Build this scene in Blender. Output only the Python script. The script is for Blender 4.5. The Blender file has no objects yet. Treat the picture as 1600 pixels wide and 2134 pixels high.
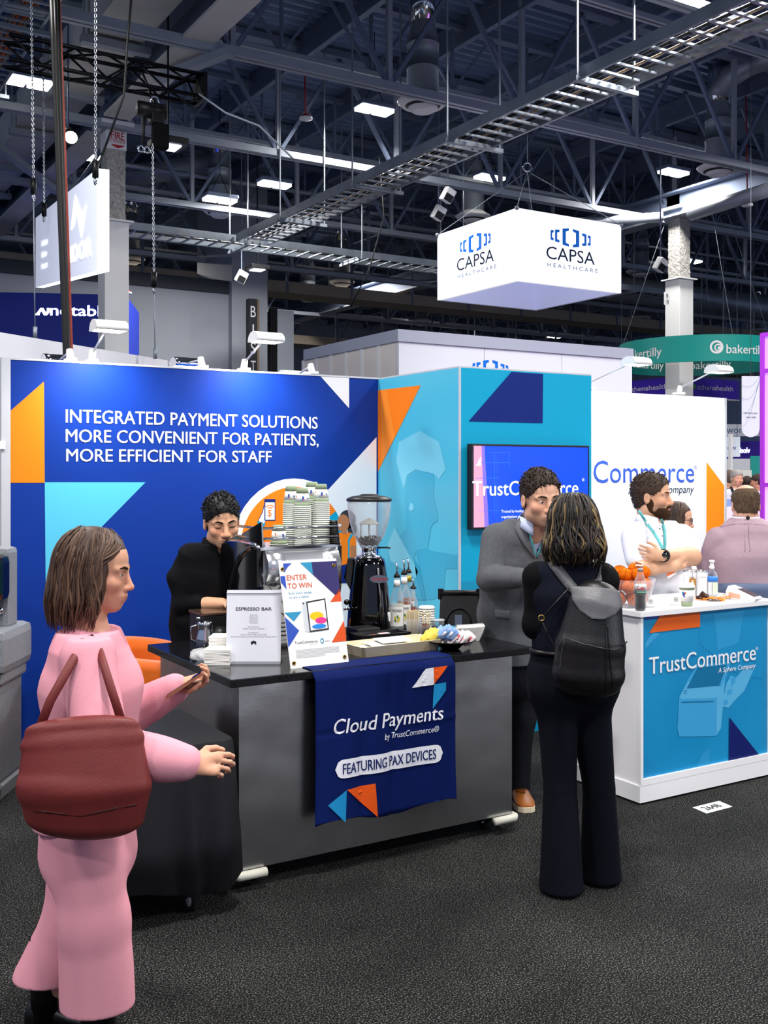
import bpy, bmesh, math, random
import numpy as np
from mathutils import Vector, Matrix
from mathutils.geometry import tessellate_polygon

SC = bpy.context.scene
COL = SC.collection
V = Vector
pi = math.pi
random.seed(7)
RNG = np.random.default_rng(7)

# ------------------------------------------------------------------ camera
TH = math.radians(31.3)
CS, SN = math.cos(TH), math.sin(TH)
FP, CX, HY, CAMZ = 2188.0, 800.0, 985.0, 1.75      # focal length in pixels of a 1600x2134 frame, horizon row, eye height
cam = bpy.data.cameras.new('camera')
cam_ob = bpy.data.objects.new('camera', cam)
COL.objects.link(cam_ob)
cam.sensor_fit = 'VERTICAL'
cam.sensor_height = 36.0
cam.lens = FP / 2134 * 36.0
cam.shift_y = -(1067 - HY) / 2134
cam.clip_end = 200
cam_ob.location = (0, 0, CAMZ)
cam_ob.rotation_euler = (pi / 2, 0, -TH)
SC.camera = cam_ob

# ------------------------------------------------------------------ world, exposure, lamps of the hall
SC.view_settings.view_transform = 'Standard'
SC.view_settings.look = 'None'
SC.view_settings.gamma = 1
SC.view_settings.use_curve_mapping = False
SC.view_settings.exposure = 0.0
SC.cycles.use_denoising = True
SC.cycles.max_bounces = 7
SC.cycles.diffuse_bounces = 3
SC.cycles.glossy_bounces = 4
SC.cycles.transmission_bounces = 8
SC.cycles.transparent_max_bounces = 8
SC.cycles.sample_clamp_indirect = 4
SC.cycles.caustics_reflective = False
SC.cycles.caustics_refractive = False
wd = bpy.data.worlds.new('hall_air')
SC.world = wd
wd.use_nodes = True
wd.node_tree.nodes['Background'].inputs[0].default_value = (0.42, 0.52, 0.80, 1)
wd.node_tree.nodes['Background'].inputs[1].default_value = 0.6
BAY_POWER = 390.0
BAY_COLOR = (1.0, 0.97, 0.93)
ARM_POWER = 9.0


def area_light(loc, power, size, rot=(0, 0, 0), color=(1, 1, 1), spread=None, size_y=None):
 l = bpy.data.lights.new('lamp_light', 'AREA')
 l.energy = power
 l.color = color
 l.size = size
 if size_y:
  l.shape = 'RECTANGLE'
  l.size_y = size_y
 if spread:
  l.spread = spread
 o = bpy.data.objects.new('lamp_light', l)
 o.location = loc
 o.rotation_euler = rot
 COL.objects.link(o)
 return o


# unseen high bay lamps run on; the last is added to brighten the white booth
for bx, by in [(-5, -4), (1.5, -4), (8, -4), (-5, 2.2), (1.2, 2.0), (8.5, 1.2), (-4.5, 8.5), (14.5, 3.0), (15.5, 9.5), (1.0, 8.3), (8.6, 7.6), (10.5, 5.2)]:
 area_light((bx, by, 7.4), BAY_POWER, 0.8, color=BAY_COLOR, spread=2.9)


# ------------------------------------------------------------------ pixel <-> place
def W(px, py, d):
 x = (px - CX) / FP * d
 return V((x * CS + d * SN, -x * SN + d * CS, CAMZ - (py - HY) / FP * d))


def onY(px, py, Y):
 k = (px - CX) / FP
 return W(px, py, Y / (CS - k * SN))


def onX(px, py, X):
 k = (px - CX) / FP
 return W(px, py, X / (k * CS + SN))


def onZ(px, py, Z):
 return W(px, py, (CAMZ - Z) * FP / (py - HY))


def toPX(p):
 x = p[0] * CS - p[1] * SN
 d = p[0] * SN + p[1] * CS
 return CX + x / d * FP, HY + (CAMZ - p[2]) / d * FP, d


# ------------------------------------------------------------------ materials
def lin(c):
 return c / 12.92 if c <= 0.04045 else ((c + 0.055) / 1.055) ** 2.4


def rgb(h):
 if isinstance(h, str):
  h = h.lstrip('#')
  return tuple(lin(int(h[i:i + 2], 16) / 255) for i in (0, 2, 4)) + (1,)
 return tuple(h) + (1,)


_M = {}


def mat(name, color='808080', rough=0.6, metal=0.0, emit=0.0, spec=0.4, trans=0.0, alpha=1.0, ior=1.45, bump=None, var=None, coat=0.0, sheen=0.0, attr=False, emitc=None):
 """A principled material; bump=(scale, strength), var=(scale, second colour, contrast)."""
 if name in _M:
  return _M[name]
 m = bpy.data.materials.new(name)
 m.use_nodes = True
 nt = m.node_tree
 b = nt.nodes['Principled BSDF']
 b.inputs['Base Color'].default_value = rgb(color)
 b.inputs['Roughness'].default_value = rough
 b.inputs['Metallic'].default_value = metal
 b.inputs['Specular IOR Level'].default_value = 0.1 if spec == 0.4 and rough >= 0.75 else spec
 b.inputs['IOR'].default_value = ior
 b.inputs['Transmission Weight'].default_value = trans
 b.inputs['Alpha'].default_value = alpha
 b.inputs['Coat Weight'].default_value = coat
 b.inputs['Sheen Weight'].default_value = sheen
 if emit:
  b.inputs['Emission Color'].default_value = rgb(emitc or color)
  b.inputs['Emission Strength'].default_value = emit
 tc = None
 if bump or var:
  tc = nt.nodes.new('ShaderNodeTexCoord')
 if var:
  n = nt.nodes.new('ShaderNodeTexNoise')
  n.inputs['Scale'].default_value = var[0]
  n.inputs['Detail'].default_value = 4
  r = nt.nodes.new('ShaderNodeValToRGB')
  w = var[2] if len(var) > 2 else 0.2
  r.color_ramp.elements[0].position = 0.5 - w
  r.color_ramp.elements[1].position = 0.5 + w
  r.color_ramp.elements[0].color = rgb(color)
  r.color_ramp.elements[1].color = rgb(var[1])
  nt.links.new(tc.outputs['Object'], n.inputs['Vector'])
  nt.links.new(n.outputs['Fac'], r.inputs['Fac'])
  nt.links.new(r.outputs['Color'], b.inputs['Base Color'])
 if attr:
  a = nt.nodes.new('ShaderNodeAttribute')
  a.attribute_name = 'tint'
  nt.links.new(a.outputs['Color'], b.inputs['Base Color'])
 if bump:
  n = nt.nodes.new('ShaderNodeTexNoise')
  n.inputs['Scale'].default_value = bump[0]
  n.inputs['Detail'].default_value = 3
  bp = nt.nodes.new('ShaderNodeBump')
  bp.inputs['Strength'].default_value = bump[1]
  bp.inputs['Distance'].default_value = 0.01
  nt.links.new(tc.outputs['Object'], n.inputs['Vector'])
  nt.links.new(n.outputs['Fac'], bp.inputs['Height'])
  nt.links.new(bp.outputs['Normal'], b.inputs['Normal'])
 _M[name] = m
 return m


def clear_edge(m, lo, hi):
 """thin clear walls: see-through face on, whitish along their edges"""
 nt = m.node_tree
 lw = nt.nodes.new('ShaderNodeLayerWeight')
 lw.inputs[0].default_value = 0.35
 mr = nt.nodes.new('ShaderNodeMapRange')
 mr.inputs[3].default_value, mr.inputs[4].default_value = lo, hi
 nt.links.new(lw.outputs['Facing'], mr.inputs[0])
 nt.links.new(mr.outputs[0], nt.nodes['Principled BSDF'].inputs['Alpha'])
 return m


# ------------------------------------------------------------------ mesh builder
class MB:
 def __init__(self, m=None):
  self.v, self.f, self.fm, self.fs, self.mats = [], [], [], [], []
  self.m = m

 def mi(self, m):
  m = m or self.m
  if m not in self.mats:
   self.mats.append(m)
  return self.mats.index(m)

 def add(self, vs, fs, m=None, smooth=False):
  o = len(self.v)
  i = self.mi(m)
  self.v.extend([tuple(p) for p in vs])
  for f in fs:
   self.f.append(tuple(o + a for a in f))
   self.fm.append(i)
   self.fs.append(smooth)
  return self

 def box(self, lo, hi, m=None, bev=0.0, rot=None, piv=None):
  x0, y0, z0 = lo
  x1, y1, z1 = hi
  if bev <= 0:
   vs = [V(p) for p in ((x0, y0, z0), (x1, y0, z0), (x1, y1, z0), (x0, y1, z0), (x0, y0, z1), (x1, y0, z1), (x1, y1, z1), (x0, y1, z1))]
   fs = [(3, 2, 1, 0), (4, 5, 6, 7), (0, 1, 5, 4), (1, 2, 6, 5), (2, 3, 7, 6), (3, 0, 4, 7)]
   sm = False
  else:
   bm = bmesh.new()
   bmesh.ops.create_cube(bm, size=1)
   for v in bm.verts:
    v.co = V(((x0 + x1) / 2 + v.co.x * (x1 - x0), (y0 + y1) / 2 + v.co.y * (y1 - y0), (z0 + z1) / 2 + v.co.z * (z1 - z0)))
   bmesh.ops.bevel(bm, geom=bm.edges[:], offset=bev, segments=2, profile=0.6, affect='EDGES')
   vs = [v.co.copy() for v in bm.verts]
   fs = [[v.index for v in f.verts] for f in bm.faces]
   bm.free()
   sm = False
  if rot is not None:
   R = rot.to_3x3() if hasattr(rot, 'to_3x3') else rot
   c = V(piv) if piv is not None else (V(lo) + V(hi)) / 2
   vs = [R @ (v - c) + c for v in vs]
  return self.add(vs, fs, m, sm)

 def bar(self, a, b, w, h=None, m=None, up=(0, 0, 1)):
  """a rectangular bar from a to b, w wide and h high"""
  a, b = V(a), V(b)
  h = h or w
  d = (b - a).normalized()
  up = V(up)
  if abs(d.dot(up)) > 0.99:
   up = V((0, 1, 0))
  s = d.cross(up).normalized()
  t = s.cross(d)
  vs = []
  for p in (a, b):
   for i, j in ((-1, -1), (1, -1), (1, 1), (-1, 1)):
    vs.append(p + s * (w / 2 * i) + t * (h / 2 * j))
  return self.add(vs, [(3, 2, 1, 0), (4, 5, 6, 7), (0, 1, 5, 4), (1, 2, 6, 5), (2, 3, 7, 6), (3, 0, 4, 7)], m)

 def tube(self, pts, r, n=8, m=None, caps=True, smooth=True, flat=None):
  """round tube along pts; r a number or one per point; flat=(axis, factor) squashes it"""
  pts = [V(p) for p in pts]
  k = len(pts)
  rs = r if hasattr(r, '__len__') else [r] * k
  vs = []
  ref = None
  for i, p in enumerate(pts):
   d = (pts[min(i + 1, k - 1)] - pts[max(i - 1, 0)])
   if d.length < 1e-9:
    d = V((0, 0, 1))
   d.normalize()
   if ref is None:
    ref = V((0, 0, 1)) if abs(d.z) < 0.9 else V((1, 0, 0))
   s = d.cross(ref)
   if s.length < 1e-6:
    s = d.orthogonal()
   s.normalize()
   t = s.cross(d).normalized()
   ref = t
   for j in range(n):
    a = 2 * pi * j / n
    o = s * (math.cos(a) * rs[i]) + t * (math.sin(a) * rs[i])
    if flat:
     ax = V(flat[0]).normalized()
     o = o - ax * (o.dot(ax) * (1 - flat[1]))
    vs.append(p + o)
  fs = []
  for i in range(k - 1):
   for j in range(n):
    a, b = i * n + j, i * n + (j + 1) % n
    fs.append((a, b, b + n, a + n))
  if caps:
   fs.append(tuple(range(n))[::-1])
   fs.append(tuple((k - 1) * n + j for j in range(n)))
  # outward orientation
  return self.add(vs, [f[::-1] for f in fs], m, smooth)

 def lathe(self, prof, c=(0, 0, 0), n=24, m=None, smooth=True, R=None, arc=None):
  """prof: (radius, height) pairs from the bottom to the top, about the z axis through c"""
  c = V(c)
  vs, fs = [], []
  k = len(prof)
  for r, z in prof:
   for j in range(n):
    a = 2 * pi * j / n
    p = V((math.cos(a) * r, math.sin(a) * r, z))
    vs.append((R @ p if R is not None else p) + c)
  for i in range(k - 1):
   for j in range(n):
    a, b = i * n + j, i * n + (j + 1) % n
    fs.append((a, b, b + n, a + n))
  if prof[0][0] > 1e-6:
   fs.append(tuple(range(n))[::-1])
  if prof[-1][0] > 1e-6:
   fs.append(tuple((k - 1) * n + j for j in range(n)))
  return self.add(vs, fs, m, smooth)

 def cyl(self, a, b, r, r2=None, n=14, m=None):
  return self.tube([a, b], [r, r if r2 is None else r2], n, m)

 def ball(self, c, r, m=None, n=14, R=None):
  rr = r if hasattr(r, '__len__') else (r, r, r)
  c = V(c)
  vs, fs = [], []
  k = n // 2
  for i in range(k + 1):
   t = pi * i / k
   for j in range(n):
    a = 2 * pi * j / n
    p = V((math.sin(t) * math.cos(a) * rr[0], math.sin(t) * math.sin(a) * rr[1], -math.cos(t) * rr[2]))
    vs.append((R @ p if R is not None else p) + c)
  for i in range(k):
   for j in range(n):
    a, b = i * n + j, i * n + (j + 1) % n
    fs.append((a, b, b + n, a + n))
  return self.add(vs, fs, m, True)

 def ring(self, c, R, r, m=None, n=20, k=8, ax=None):
  """torus about the axis ax"""
  q = V((0, 0, 1)).rotation_difference(V(ax if ax is not None else (0, 0, 1))).to_matrix()
  pts = [V(c) + q @ V((math.cos(2 * pi * i / n) * R, math.sin(2 * pi * i / n) * R, 0)) for i in range(n + 1)]
  return self.tube(pts, r, k, m, caps=False)

 def poly(self, pts, m=None, flip=False):
  """one flat, possibly concave polygon"""
  pts = [V(p) for p in pts]
  n = V((0, 0, 0))
  for i in range(len(pts)):
   a, b = pts[i], pts[(i + 1) % len(pts)]
   n += a.cross(b)
  tri = tessellate_polygon([pts])
  fs = []
  for t in tri:
   a, b, c = (pts[i] for i in t)
   ok = (b - a).cross(c - a).dot(n) > 0
   if flip:
    ok = not ok
   fs.append(tuple(t) if ok else tuple(t)[::-1])
  return self.add(pts, fs, m)

 def prism(self, pts, ext, m=None):
  """polygon pts extruded by the vector ext"""
  pts = [V(p) for p in pts]
  e = V(ext)
  n = V((0, 0, 0))
  for i in range(len(pts)):
   n += pts[i].cross(pts[(i + 1) % len(pts)])
  if n.dot(e) > 0:
   pts = pts[::-1]
  self.poly(pts, m)
  self.poly([p + e for p in pts][::-1], m)
  k = len(pts)
  self.add(pts + [p + e for p in pts], [(i, i + k, (i + 1) % k + k, (i + 1) % k) for i in range(k)], m)
  return self

 def sheet(self, rows, m=None, smooth=True, thick=0.0, close=False):
  """a grid of points (rows of equal length) as a surface, given a thickness along its normals"""
  h, w = len(rows), len(rows[0])
  P = [[V(p) for p in r] for r in rows]
  vs = [p for r in P for p in r]
  fs = [(i * w + j, i * w + j + 1, (i + 1) * w + j + 1, (i + 1) * w + j) for i in range(h - 1) for j in range(w - 1)]
  if thick:
   nv = []
   for i in range(h):
    for j in range(w):
     a = P[min(i + 1, h - 1)][j] - P[max(i - 1, 0)][j]
     b = P[i][min(j + 1, w - 1)] - P[i][max(j - 1, 0)]
     n = b.cross(a)
     n = n.normalized() if n.length > 1e-9 else V((0, 0, 1))
     nv.append(P[i][j] - n * thick)
   o = len(vs)
   vs = vs + nv
   fs += [tuple(o + a for a in f[::-1]) for f in fs]
   rim = [j for j in range(w)] + [i * w + w - 1 for i in range(1, h)] + [(h - 1) * w + j for j in range(w - 2, -1, -1)] + [i * w for i in range(h - 2, 0, -1)]
   for a, b in zip(rim, rim[1:] + rim[:1]):
    fs.append((b, a, a + o, b + o))
  return self.add(vs, fs, m, smooth)

 def mesh(self, name, off=None):
  me = bpy.data.meshes.new(name)
  vs = self.v if off is None else [(p[0] - off[0], p[1] - off[1], p[2] - off[2]) for p in self.v]
  me.from_pydata(vs, [], self.f)
  for m in self.mats:
   me.materials.append(m)
  me.polygons.foreach_set('material_index', self.fm)
  me.polygons.foreach_set('use_smooth', self.fs)
  me.update()
  return me


class Thing:
 """one thing: an Empty at its base and parts parented to it; local=True keeps the parts' own coordinates"""

 def __init__(self, name, label, cat, loc=(0, 0, 0), rz=0.0, group=None, local=False, kind=None):
  self.local, self.loc = local, V(loc)
  o = bpy.data.objects.new(name, None)
  o.empty_display_size = 0.1
  o.location = loc
  o.rotation_euler = (0, 0, rz)
  COL.objects.link(o)
  if label:
   o['label'] = label
  if cat:
   o['category'] = cat
  if group:
   o['group'] = group
  if kind:
   o['kind'] = kind
  self.o = o

 def part(self, name, mb, parent=None, label=None, kind=None):
  me = mb if isinstance(mb, bpy.types.Mesh) else mb.mesh(name, None if self.local else self.loc)
  p = bpy.data.objects.new(name, me)
  COL.objects.link(p)
  p.parent = parent or self.o
  if label:
   p['label'] = label
  if kind:
   p['kind'] = kind
  return p


def single(name, mb, label, cat, group=None, kind=None):
 """a thing that is one mesh"""
 me = mb if isinstance(mb, bpy.types.Mesh) else None
 if me is None:
  n = len(mb.v)
  c = V((sum(p[0] for p in mb.v) / n, sum(p[1] for p in mb.v) / n, min(p[2] for p in mb.v)))
  me = mb.mesh(name, c)
 o = bpy.data.objects.new(name, me)
 if not isinstance(mb, bpy.types.Mesh):
  o.location = c
 COL.objects.link(o)
 if label:
  o['label'] = label
 if cat:
  o['category'] = cat
 if group:
  o['group'] = group
 if kind:
  o['kind'] = kind
 return o


def struct(name, mb):
 return single(name, mb, None, None, kind='structure')


def copy_tree(o, parent=None):
 c = o.copy()
 COL.objects.link(c)
 if parent is not None:
  c.parent = parent
 for ch in list(o.children):
  copy_tree(ch, c)
 return c


def dup(o, loc, label=None, rz=None, group=None, scale=None):
 c = copy_tree(o)
 c.location = loc
 if rz is not None:
  c.rotation_euler = (0, 0, rz)
 if label:
  c['label'] = label
 if group:
  c['group'] = group
 if scale is not None:
  c.scale = scale
 return c


# ------------------------------------------------------------------ print and lettering on flat faces
class Frame:
 def __init__(self, O, U, Vv):
  self.O, self.U, self.Vv = V(O), V(U).normalized(), V(Vv).normalized()
  self.N = self.U.cross(self.Vv).normalized()

 def P(self, u, v, n=0.0):
  return self.O + self.U * u + self.Vv * v + self.N * n

 def px(self, px, py):
  d = W(px, py, 1.0) - V((0, 0, CAMZ))
  o = V((0, 0, CAMZ))
  t = (self.O - o).dot(self.N) / d.dot(self.N)
  p = o + d * t - self.O
  return p.dot(self.U), p.dot(self.Vv)

 def art(self, mb, pts, m, n=0.002, uv=False):
  q = pts if uv else [self.px(*p) for p in pts]
  q = [self.P(u, v, n) for u, v in q]
  nn = V((0, 0, 0))
  for i in range(len(q)):
   nn += (q[i] - q[0]).cross(q[(i + 1) % len(q)] - q[0])
  if nn.dot(self.N) < 0:
   q = q[::-1]
  mb.poly(q, m)

 def disc(self, mb, u, v, r, m, n=0.002, k=40, a0=0, a1=2 * pi, ry=None, r_in=0):
  ry = ry or r
  full = a1 - a0 > 6.28
  pts = [(u + r * math.cos(a0 + (a1 - a0) * i / k), v + ry * math.sin(a0 + (a1 - a0) * i / k)) for i in range(k if full else k + 1)]
  if r_in:
   q = r_in / r
   inn = [(u + (a - u) * q, v + (b - v) * q) for a, b in pts]
   if full:
    pts.append(pts[0])
    inn.append(inn[0])
   for i in range(len(pts) - 1):
    self.art(mb, [pts[i], pts[i + 1], inn[i + 1], inn[i]], m, n, True)
  else:
   self.art(mb, pts, m, n, True)

 def text(self, mb, s, u, v, w, cap, m, n=0.003, bold=0.0, shear=0.0, align='L', fn=None):
  """lettering: w wide, capitals cap high, baseline at (u, v); fn may bend the frame point (u, v, n) -> place"""
  vs, fs, wid, lo = glyphs(s)
  k = cap / CAPH
  kx = w / wid if w else k
  tot = wid * kx
  u0 = u - (tot / 2 if align == 'C' else tot if align == 'R' else 0)
  f = fn or self.P
  # heavier strokes: the same lettering set again beside itself, a hair in front
  sh = bold * 0.55 * k
  for i, dx in enumerate((0,) if bold < 0.003 else (-sh, sh) if bold < 0.01 else (-sh, 0, sh)):
   mb.add([f(u0 + (x - lo) * kx + y * k * shear + dx, v + y * k + (dx * 0.4), n + 0.0003 * i) for x, y in vs], fs, m)

 def textpx(self, mb, s, a, b, cap_px, m, bold=0.0, shear=0.0, n=0.003):
  """lettering between the baseline points a and b of the photograph"""
  ua, va = self.px(*a)
  ub, vb = self.px(*b)
  _, vc = self.px(a[0], a[1] - cap_px)
  self.text(mb, s, ua, (va + vb) / 2, ub - ua, vc - va, m, n, bold, shear)


_G = {}
CAPH = 0.7


def glyphs(s, bold=0.0, res=3):
 key = (s, bold)
 if key in _G:
  return _G[key]
 c = bpy.data.curves.new('lettering', 'FONT')
 c.body = s
 c.size = 1.0
 c.resolution_u = res
 c.offset = bold
 o = bpy.data.objects.new('lettering', c)
 COL.objects.link(o)
 dg = bpy.context.evaluated_depsgraph_get()
 me = o.evaluated_get(dg).to_mesh()
 vs = [(v.co.x, v.co.y) for v in me.vertices]
 fs = []
 for p in me.polygons:
  t = tuple(p.vertices)
  a, b, d = (vs[t[0]], vs[t[1]], vs[t[2]])
  cr = (b[0] - a[0]) * (d[1] - a[1]) - (b[1] - a[1]) * (d[0] - a[0])
  fs.append(t if cr >= 0 else t[::-1])
 o.evaluated_get(dg).to_mesh_clear()
 bpy.data.objects.remove(o)
 bpy.data.curves.remove(c)
 lo = min(v[0] for v in vs)
 hi = max(v[0] for v in vs)
 _G[key] = (vs, fs, hi - lo, lo)
 return _G[key]


_h = glyphs('H')
CAPH = max(v[1] for v in _h[0])


# ================================================================== the hall
m_carpet = mat('carpet', '202020', 0.95, spec=0.1)
nt = m_carpet.node_tree
tc = nt.nodes.new('ShaderNodeTexCoord')
nz = nt.nodes.new('ShaderNodeTexNoise'); nz.inputs['Scale'].default_value = 175; nz.inputs['Detail'].default_value = 2
rp = nt.nodes.new('ShaderNodeValToRGB')
rp.color_ramp.elements[0].position = 0.52; rp.color_ramp.elements[0].color = (0.005, 0.005, 0.0052, 1)
rp.color_ramp.elements[1].position = 0.74; rp.color_ramp.elements[1].color = (0.175, 0.175, 0.168, 1)
nt.links.new(tc.outputs['Object'], nz.inputs['Vector']); nt.links.new(nz.outputs['Fac'], rp.inputs['Fac'])
nz2 = nt.nodes.new('ShaderNodeTexNoise'); nz2.inputs['Scale'].default_value = 2.2; nz2.inputs['Detail'].default_value = 5
mr = nt.nodes.new('ShaderNodeMapRange'); mr.inputs[1].default_value = 0.3; mr.inputs[2].default_value = 0.7; mr.inputs[3].default_value = 0.7; mr.inputs[4].default_value = 1.2
nt.links.new(tc.outputs['Object'], nz2.inputs['Vector']); nt.links.new(nz2.outputs['Fac'], mr.inputs[0])
mx = nt.nodes.new('ShaderNodeVectorMath'); mx.operation = 'SCALE'
nt.links.new(rp.outputs['Color'], mx.inputs[0]); nt.links.new(mr.outputs[0], mx.inputs['Scale'])
nt.links.new(mx.outputs[0], nt.nodes['Principled BSDF'].inputs['Base Color'])

m_steel = mat('painted_steel', '6c7890', 0.55, 0.3, spec=0.4)
m_lsteel = mat('light_steel', 'a2a9b4', 0.5, 0.3)
m_galv = mat('galvanised', '9aa3ae', 0.42, 0.4, var=(3.0, '7f858d', 0.25))
m_deck = mat('roof_deck', '6c7f9f', 0.5, 0.4)
m_white = mat('white_paint', 'e9e9ea', 0.5)
m_offw = mat('white_duct', 'd5d3d0', 0.6, var=(2.0, 'c3bfba', 0.3))
m_black = mat('black_metal', '0b0b0d', 0.45, 0.3)
m_dark = mat('dark_plastic', '141416', 0.4)
m_conc = mat('rough_concrete', 'c2c0bb', 0.95, bump=(60, 0.9), var=(25, '8a8783', 0.25))
m_wallg = mat('hall_wall_paint', '8f949e', 0.7)
m_chrome = mat('chrome', 'd8dade', 0.12, 1.0)
m_lens = mat('lamp_lens', 'ffffff', 0.4, emit=14, emitc='fffaf0')

struct('floor', MB(m_carpet).box((-14, -9, -0.2), (60, 46, 0)))
# corrugated roof deck, ribs running along x
mb = MB(m_deck)
prof = []
y = -8.0
while y < 44:
 prof += [(y, 9.06), (y + 0.09, 9.06), (y + 0.12, 9.0), (y + 0.19, 9.0)]
 y += 0.22
prof = prof + [(44, 9.15), (-8, 9.15)]
k = len(prof)
vs = [(-10, a, b) for a, b in prof] + [(58, a, b) for a, b in prof]
fs = [(i, i + k, (i + 1) % k + k, (i + 1) % k) for i in range(k)]
mb.add(vs, fs)
struct('ceiling', mb)
struct('wall_back', MB(mat('far_wall', '9aa3b8', 0.8)).box((-14, 44, 0), (60, 44.4, 9.0)))
xr = onY(476, 900, 23).x
struct('wall_left', MB(m_wallg).box((-6, 23, 0), (xr, 23.3, 5.95)).box((-6, 22.95, 5.95), (xr, 23.35, 6.25), mat('parapet_cap', '2c313a', 0.7)))
xp = onY(557, 900, 22.8).x
struct('wall_pillar', MB(m_wallg).box((xr, 22.8, 0), (xp, 25.0, 8.6)))

# ---------------------------------------------------------------- roof trusses
TR_Y = [8.3, 10.1, 12.2, 13.7, 15.7, 17.6, 19.6, 21.8, 24.5, 27.5, 31, 35, 39]


def span(Y, pad=1.2):
 return onY(0, 900, Y).x - pad, onY(1600, 900, Y).x + pad


for i, Y in enumerate(TR_Y):
 x0, x1 = span(Y)
 deep = i % 2 == 0
 zb = 6.95 if deep else 7.75
 zt = 8.8
 t = Thing('roof_truss', 'grey steel roof truss with diagonal webs under the ribbed metal ceiling', 'truss', ((x0 + x1) / 2, Y, zb), group='steel trusses across the hall roof')
 w = 0.11 if deep else 0.07
 t.part('bottom_chord', MB(m_lsteel).box((x0, Y - w / 2 - 0.03, zb), (x1, Y - 0.02, zb + w)).box((x0, Y + 0.02, zb), (x1, Y + w / 2 + 0.03, zb + w)))
 t.part('top_chord', MB(m_steel).box((x0, Y - w, zt), (x1, Y + w, zt + w)))
 p = 2.3 if deep else 1.5
 X = math.floor(x0 / p) * p + 0.6
 n = 0
 while X < x1 and n < 40:
  if X > x0:
   t.part('vertical_strut', MB(m_steel).bar((X, Y, zb), (X, Y, zt), 0.07 if deep else 0.045, m=m_lsteel if deep else m_steel))
   e = X + p * (0.5 if n % 2 else 0.5)
   t.part('diagonal', MB(m_steel).bar((X, Y, zb + 0.05), (e, Y, zt), 0.06 if deep else 0.04))
   t.part('diagonal', MB(m_steel).bar((e, Y, zt), (X + p, Y, zb + 0.05), 0.06 if deep else 0.04))
  X += p
  n += 1

# purlins under the deck, along y
for X in np.arange(2.2, 40, 1.9):
 y0 = max(6.0, X / 1.35)
 y1 = min(43, X / 0.15)
 if y1 - y0 > 2:
  mb = MB(m_steel)
  mb.box((X - 0.05, y0, 8.9), (X + 0.05, y1, 8.99)).box((X - 0.012, y0, 8.62), (X + 0.012, y1, 8.9)).box((X - 0.05, y0, 8.58), (X + 0.05, y1, 8.62))
  single('roof_joist', mb, 'slim dark steel joist running front to back just under the ceiling deck', 'beam', 'joists under the roof deck')

# big white bottomed beam over the left column and one over the right column
for X, y0, y1, lab in ((4.72, 5.5, 15.4, 'broad pale steel beam above the fire sign column'), (16.46, 12.2, 42, 'grey steel beam above the column with the number plate')):
 mb = MB(m_offw if X < 5 else m_lsteel)
 mb.box((X - 0.2, y0, 7.02), (X + 0.2, y1, 7.06)).box((X - 0.2, y0, 7.5), (X + 0.2, y1, 7.54), m_steel).box((X - 0.02, y0, 7.06), (X + 0.02, y1, 7.5), m_steel)
 single('roof_beam', mb, lab, 'beam')
mb = MB(m_offw)
mb.box((4.52, 16.3, 7.02), (4.92, 40, 7.06)).box((4.52, 16.3, 7.5), (4.92, 40, 7.54), m_steel).box((4.7, 16.3, 7.06), (4.74, 40, 7.5), m_steel)
single('roof_beam', mb, 'pale steel beam running on behind the fire sign column', 'beam')
# slanting braces
for a, b, lab in (((-30, 285), (120, 400), 'long pale diagonal brace at the upper left, in front of the white duct'),
     ((330, 165), (482, 106), 'short pale brace rising from the big beam beside the black truss')):
 single('diagonal_brace', MB(m_lsteel).bar(onZ(a[0], a[1], 6.9), onZ(b[0], b[1], 6.9), 0.13, 0.1), lab, 'brace')
p0, p1 = onZ(1440, 446, 6.7), onZ(1640, 383, 6.7)
single('roof_pipe', MB(m_lsteel).tube([p0, p1], 0.13, 12), 'thick grey pipe leaving the right column toward the frame edge', 'pipe')
p0, p1 = onZ(1010, 478, 6.7), onZ(1380, 452, 6.9)
single('roof_pipe', MB(m_lsteel).tube([p0, p1], 0.1, 12), 'grey pipe behind the white cube sign leading to the right column', 'pipe')
for k, (Y, z, lab) in enumerate(((14.6, 8.2, 'long thin sprinkler pipe nearest the big round vent'), (20.6, 7.9, 'long thin sprinkler pipe halfway back under the roof'), (29.0, 7.2, 'long thin sprinkler pipe far back under the roof'))):
 x0, x1 = span(Y)
 single('sprinkler_pipe', MB(m_galv).tube([(x0, Y, z), (x1, Y, z)], 0.05, 8), lab, 'pipe')

# ---------------------------------------------------------------- rectangular duct at the upper left
t = Thing('ventilation_duct', 'wide white rectangular air duct in steps at the upper left', 'duct', (4.1, 14, 7.3))
yy = 5.0
for i in range(9):
 L = 2.1
 z = 7.28 + (0.05 if i % 2 else 0)
 t.part('duct_section', MB(m_offw).box((3.72, yy, z), (4.42, yy + L - 0.12, z + 0.55), bev=0.015))
 t.part('hanger', MB(m_lsteel).box((3.62, yy + L - 0.13, 7.19), (4.52, yy + L - 0.01, 7.29)).bar((3.66, yy + L - 0.07, 7.2), (3.66, yy + L - 0.07, 9), 0.03).bar((4.48, yy + L - 0.07, 7.2), (4.48, yy + L - 0.07, 9), 0.03))
 yy += L

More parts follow.
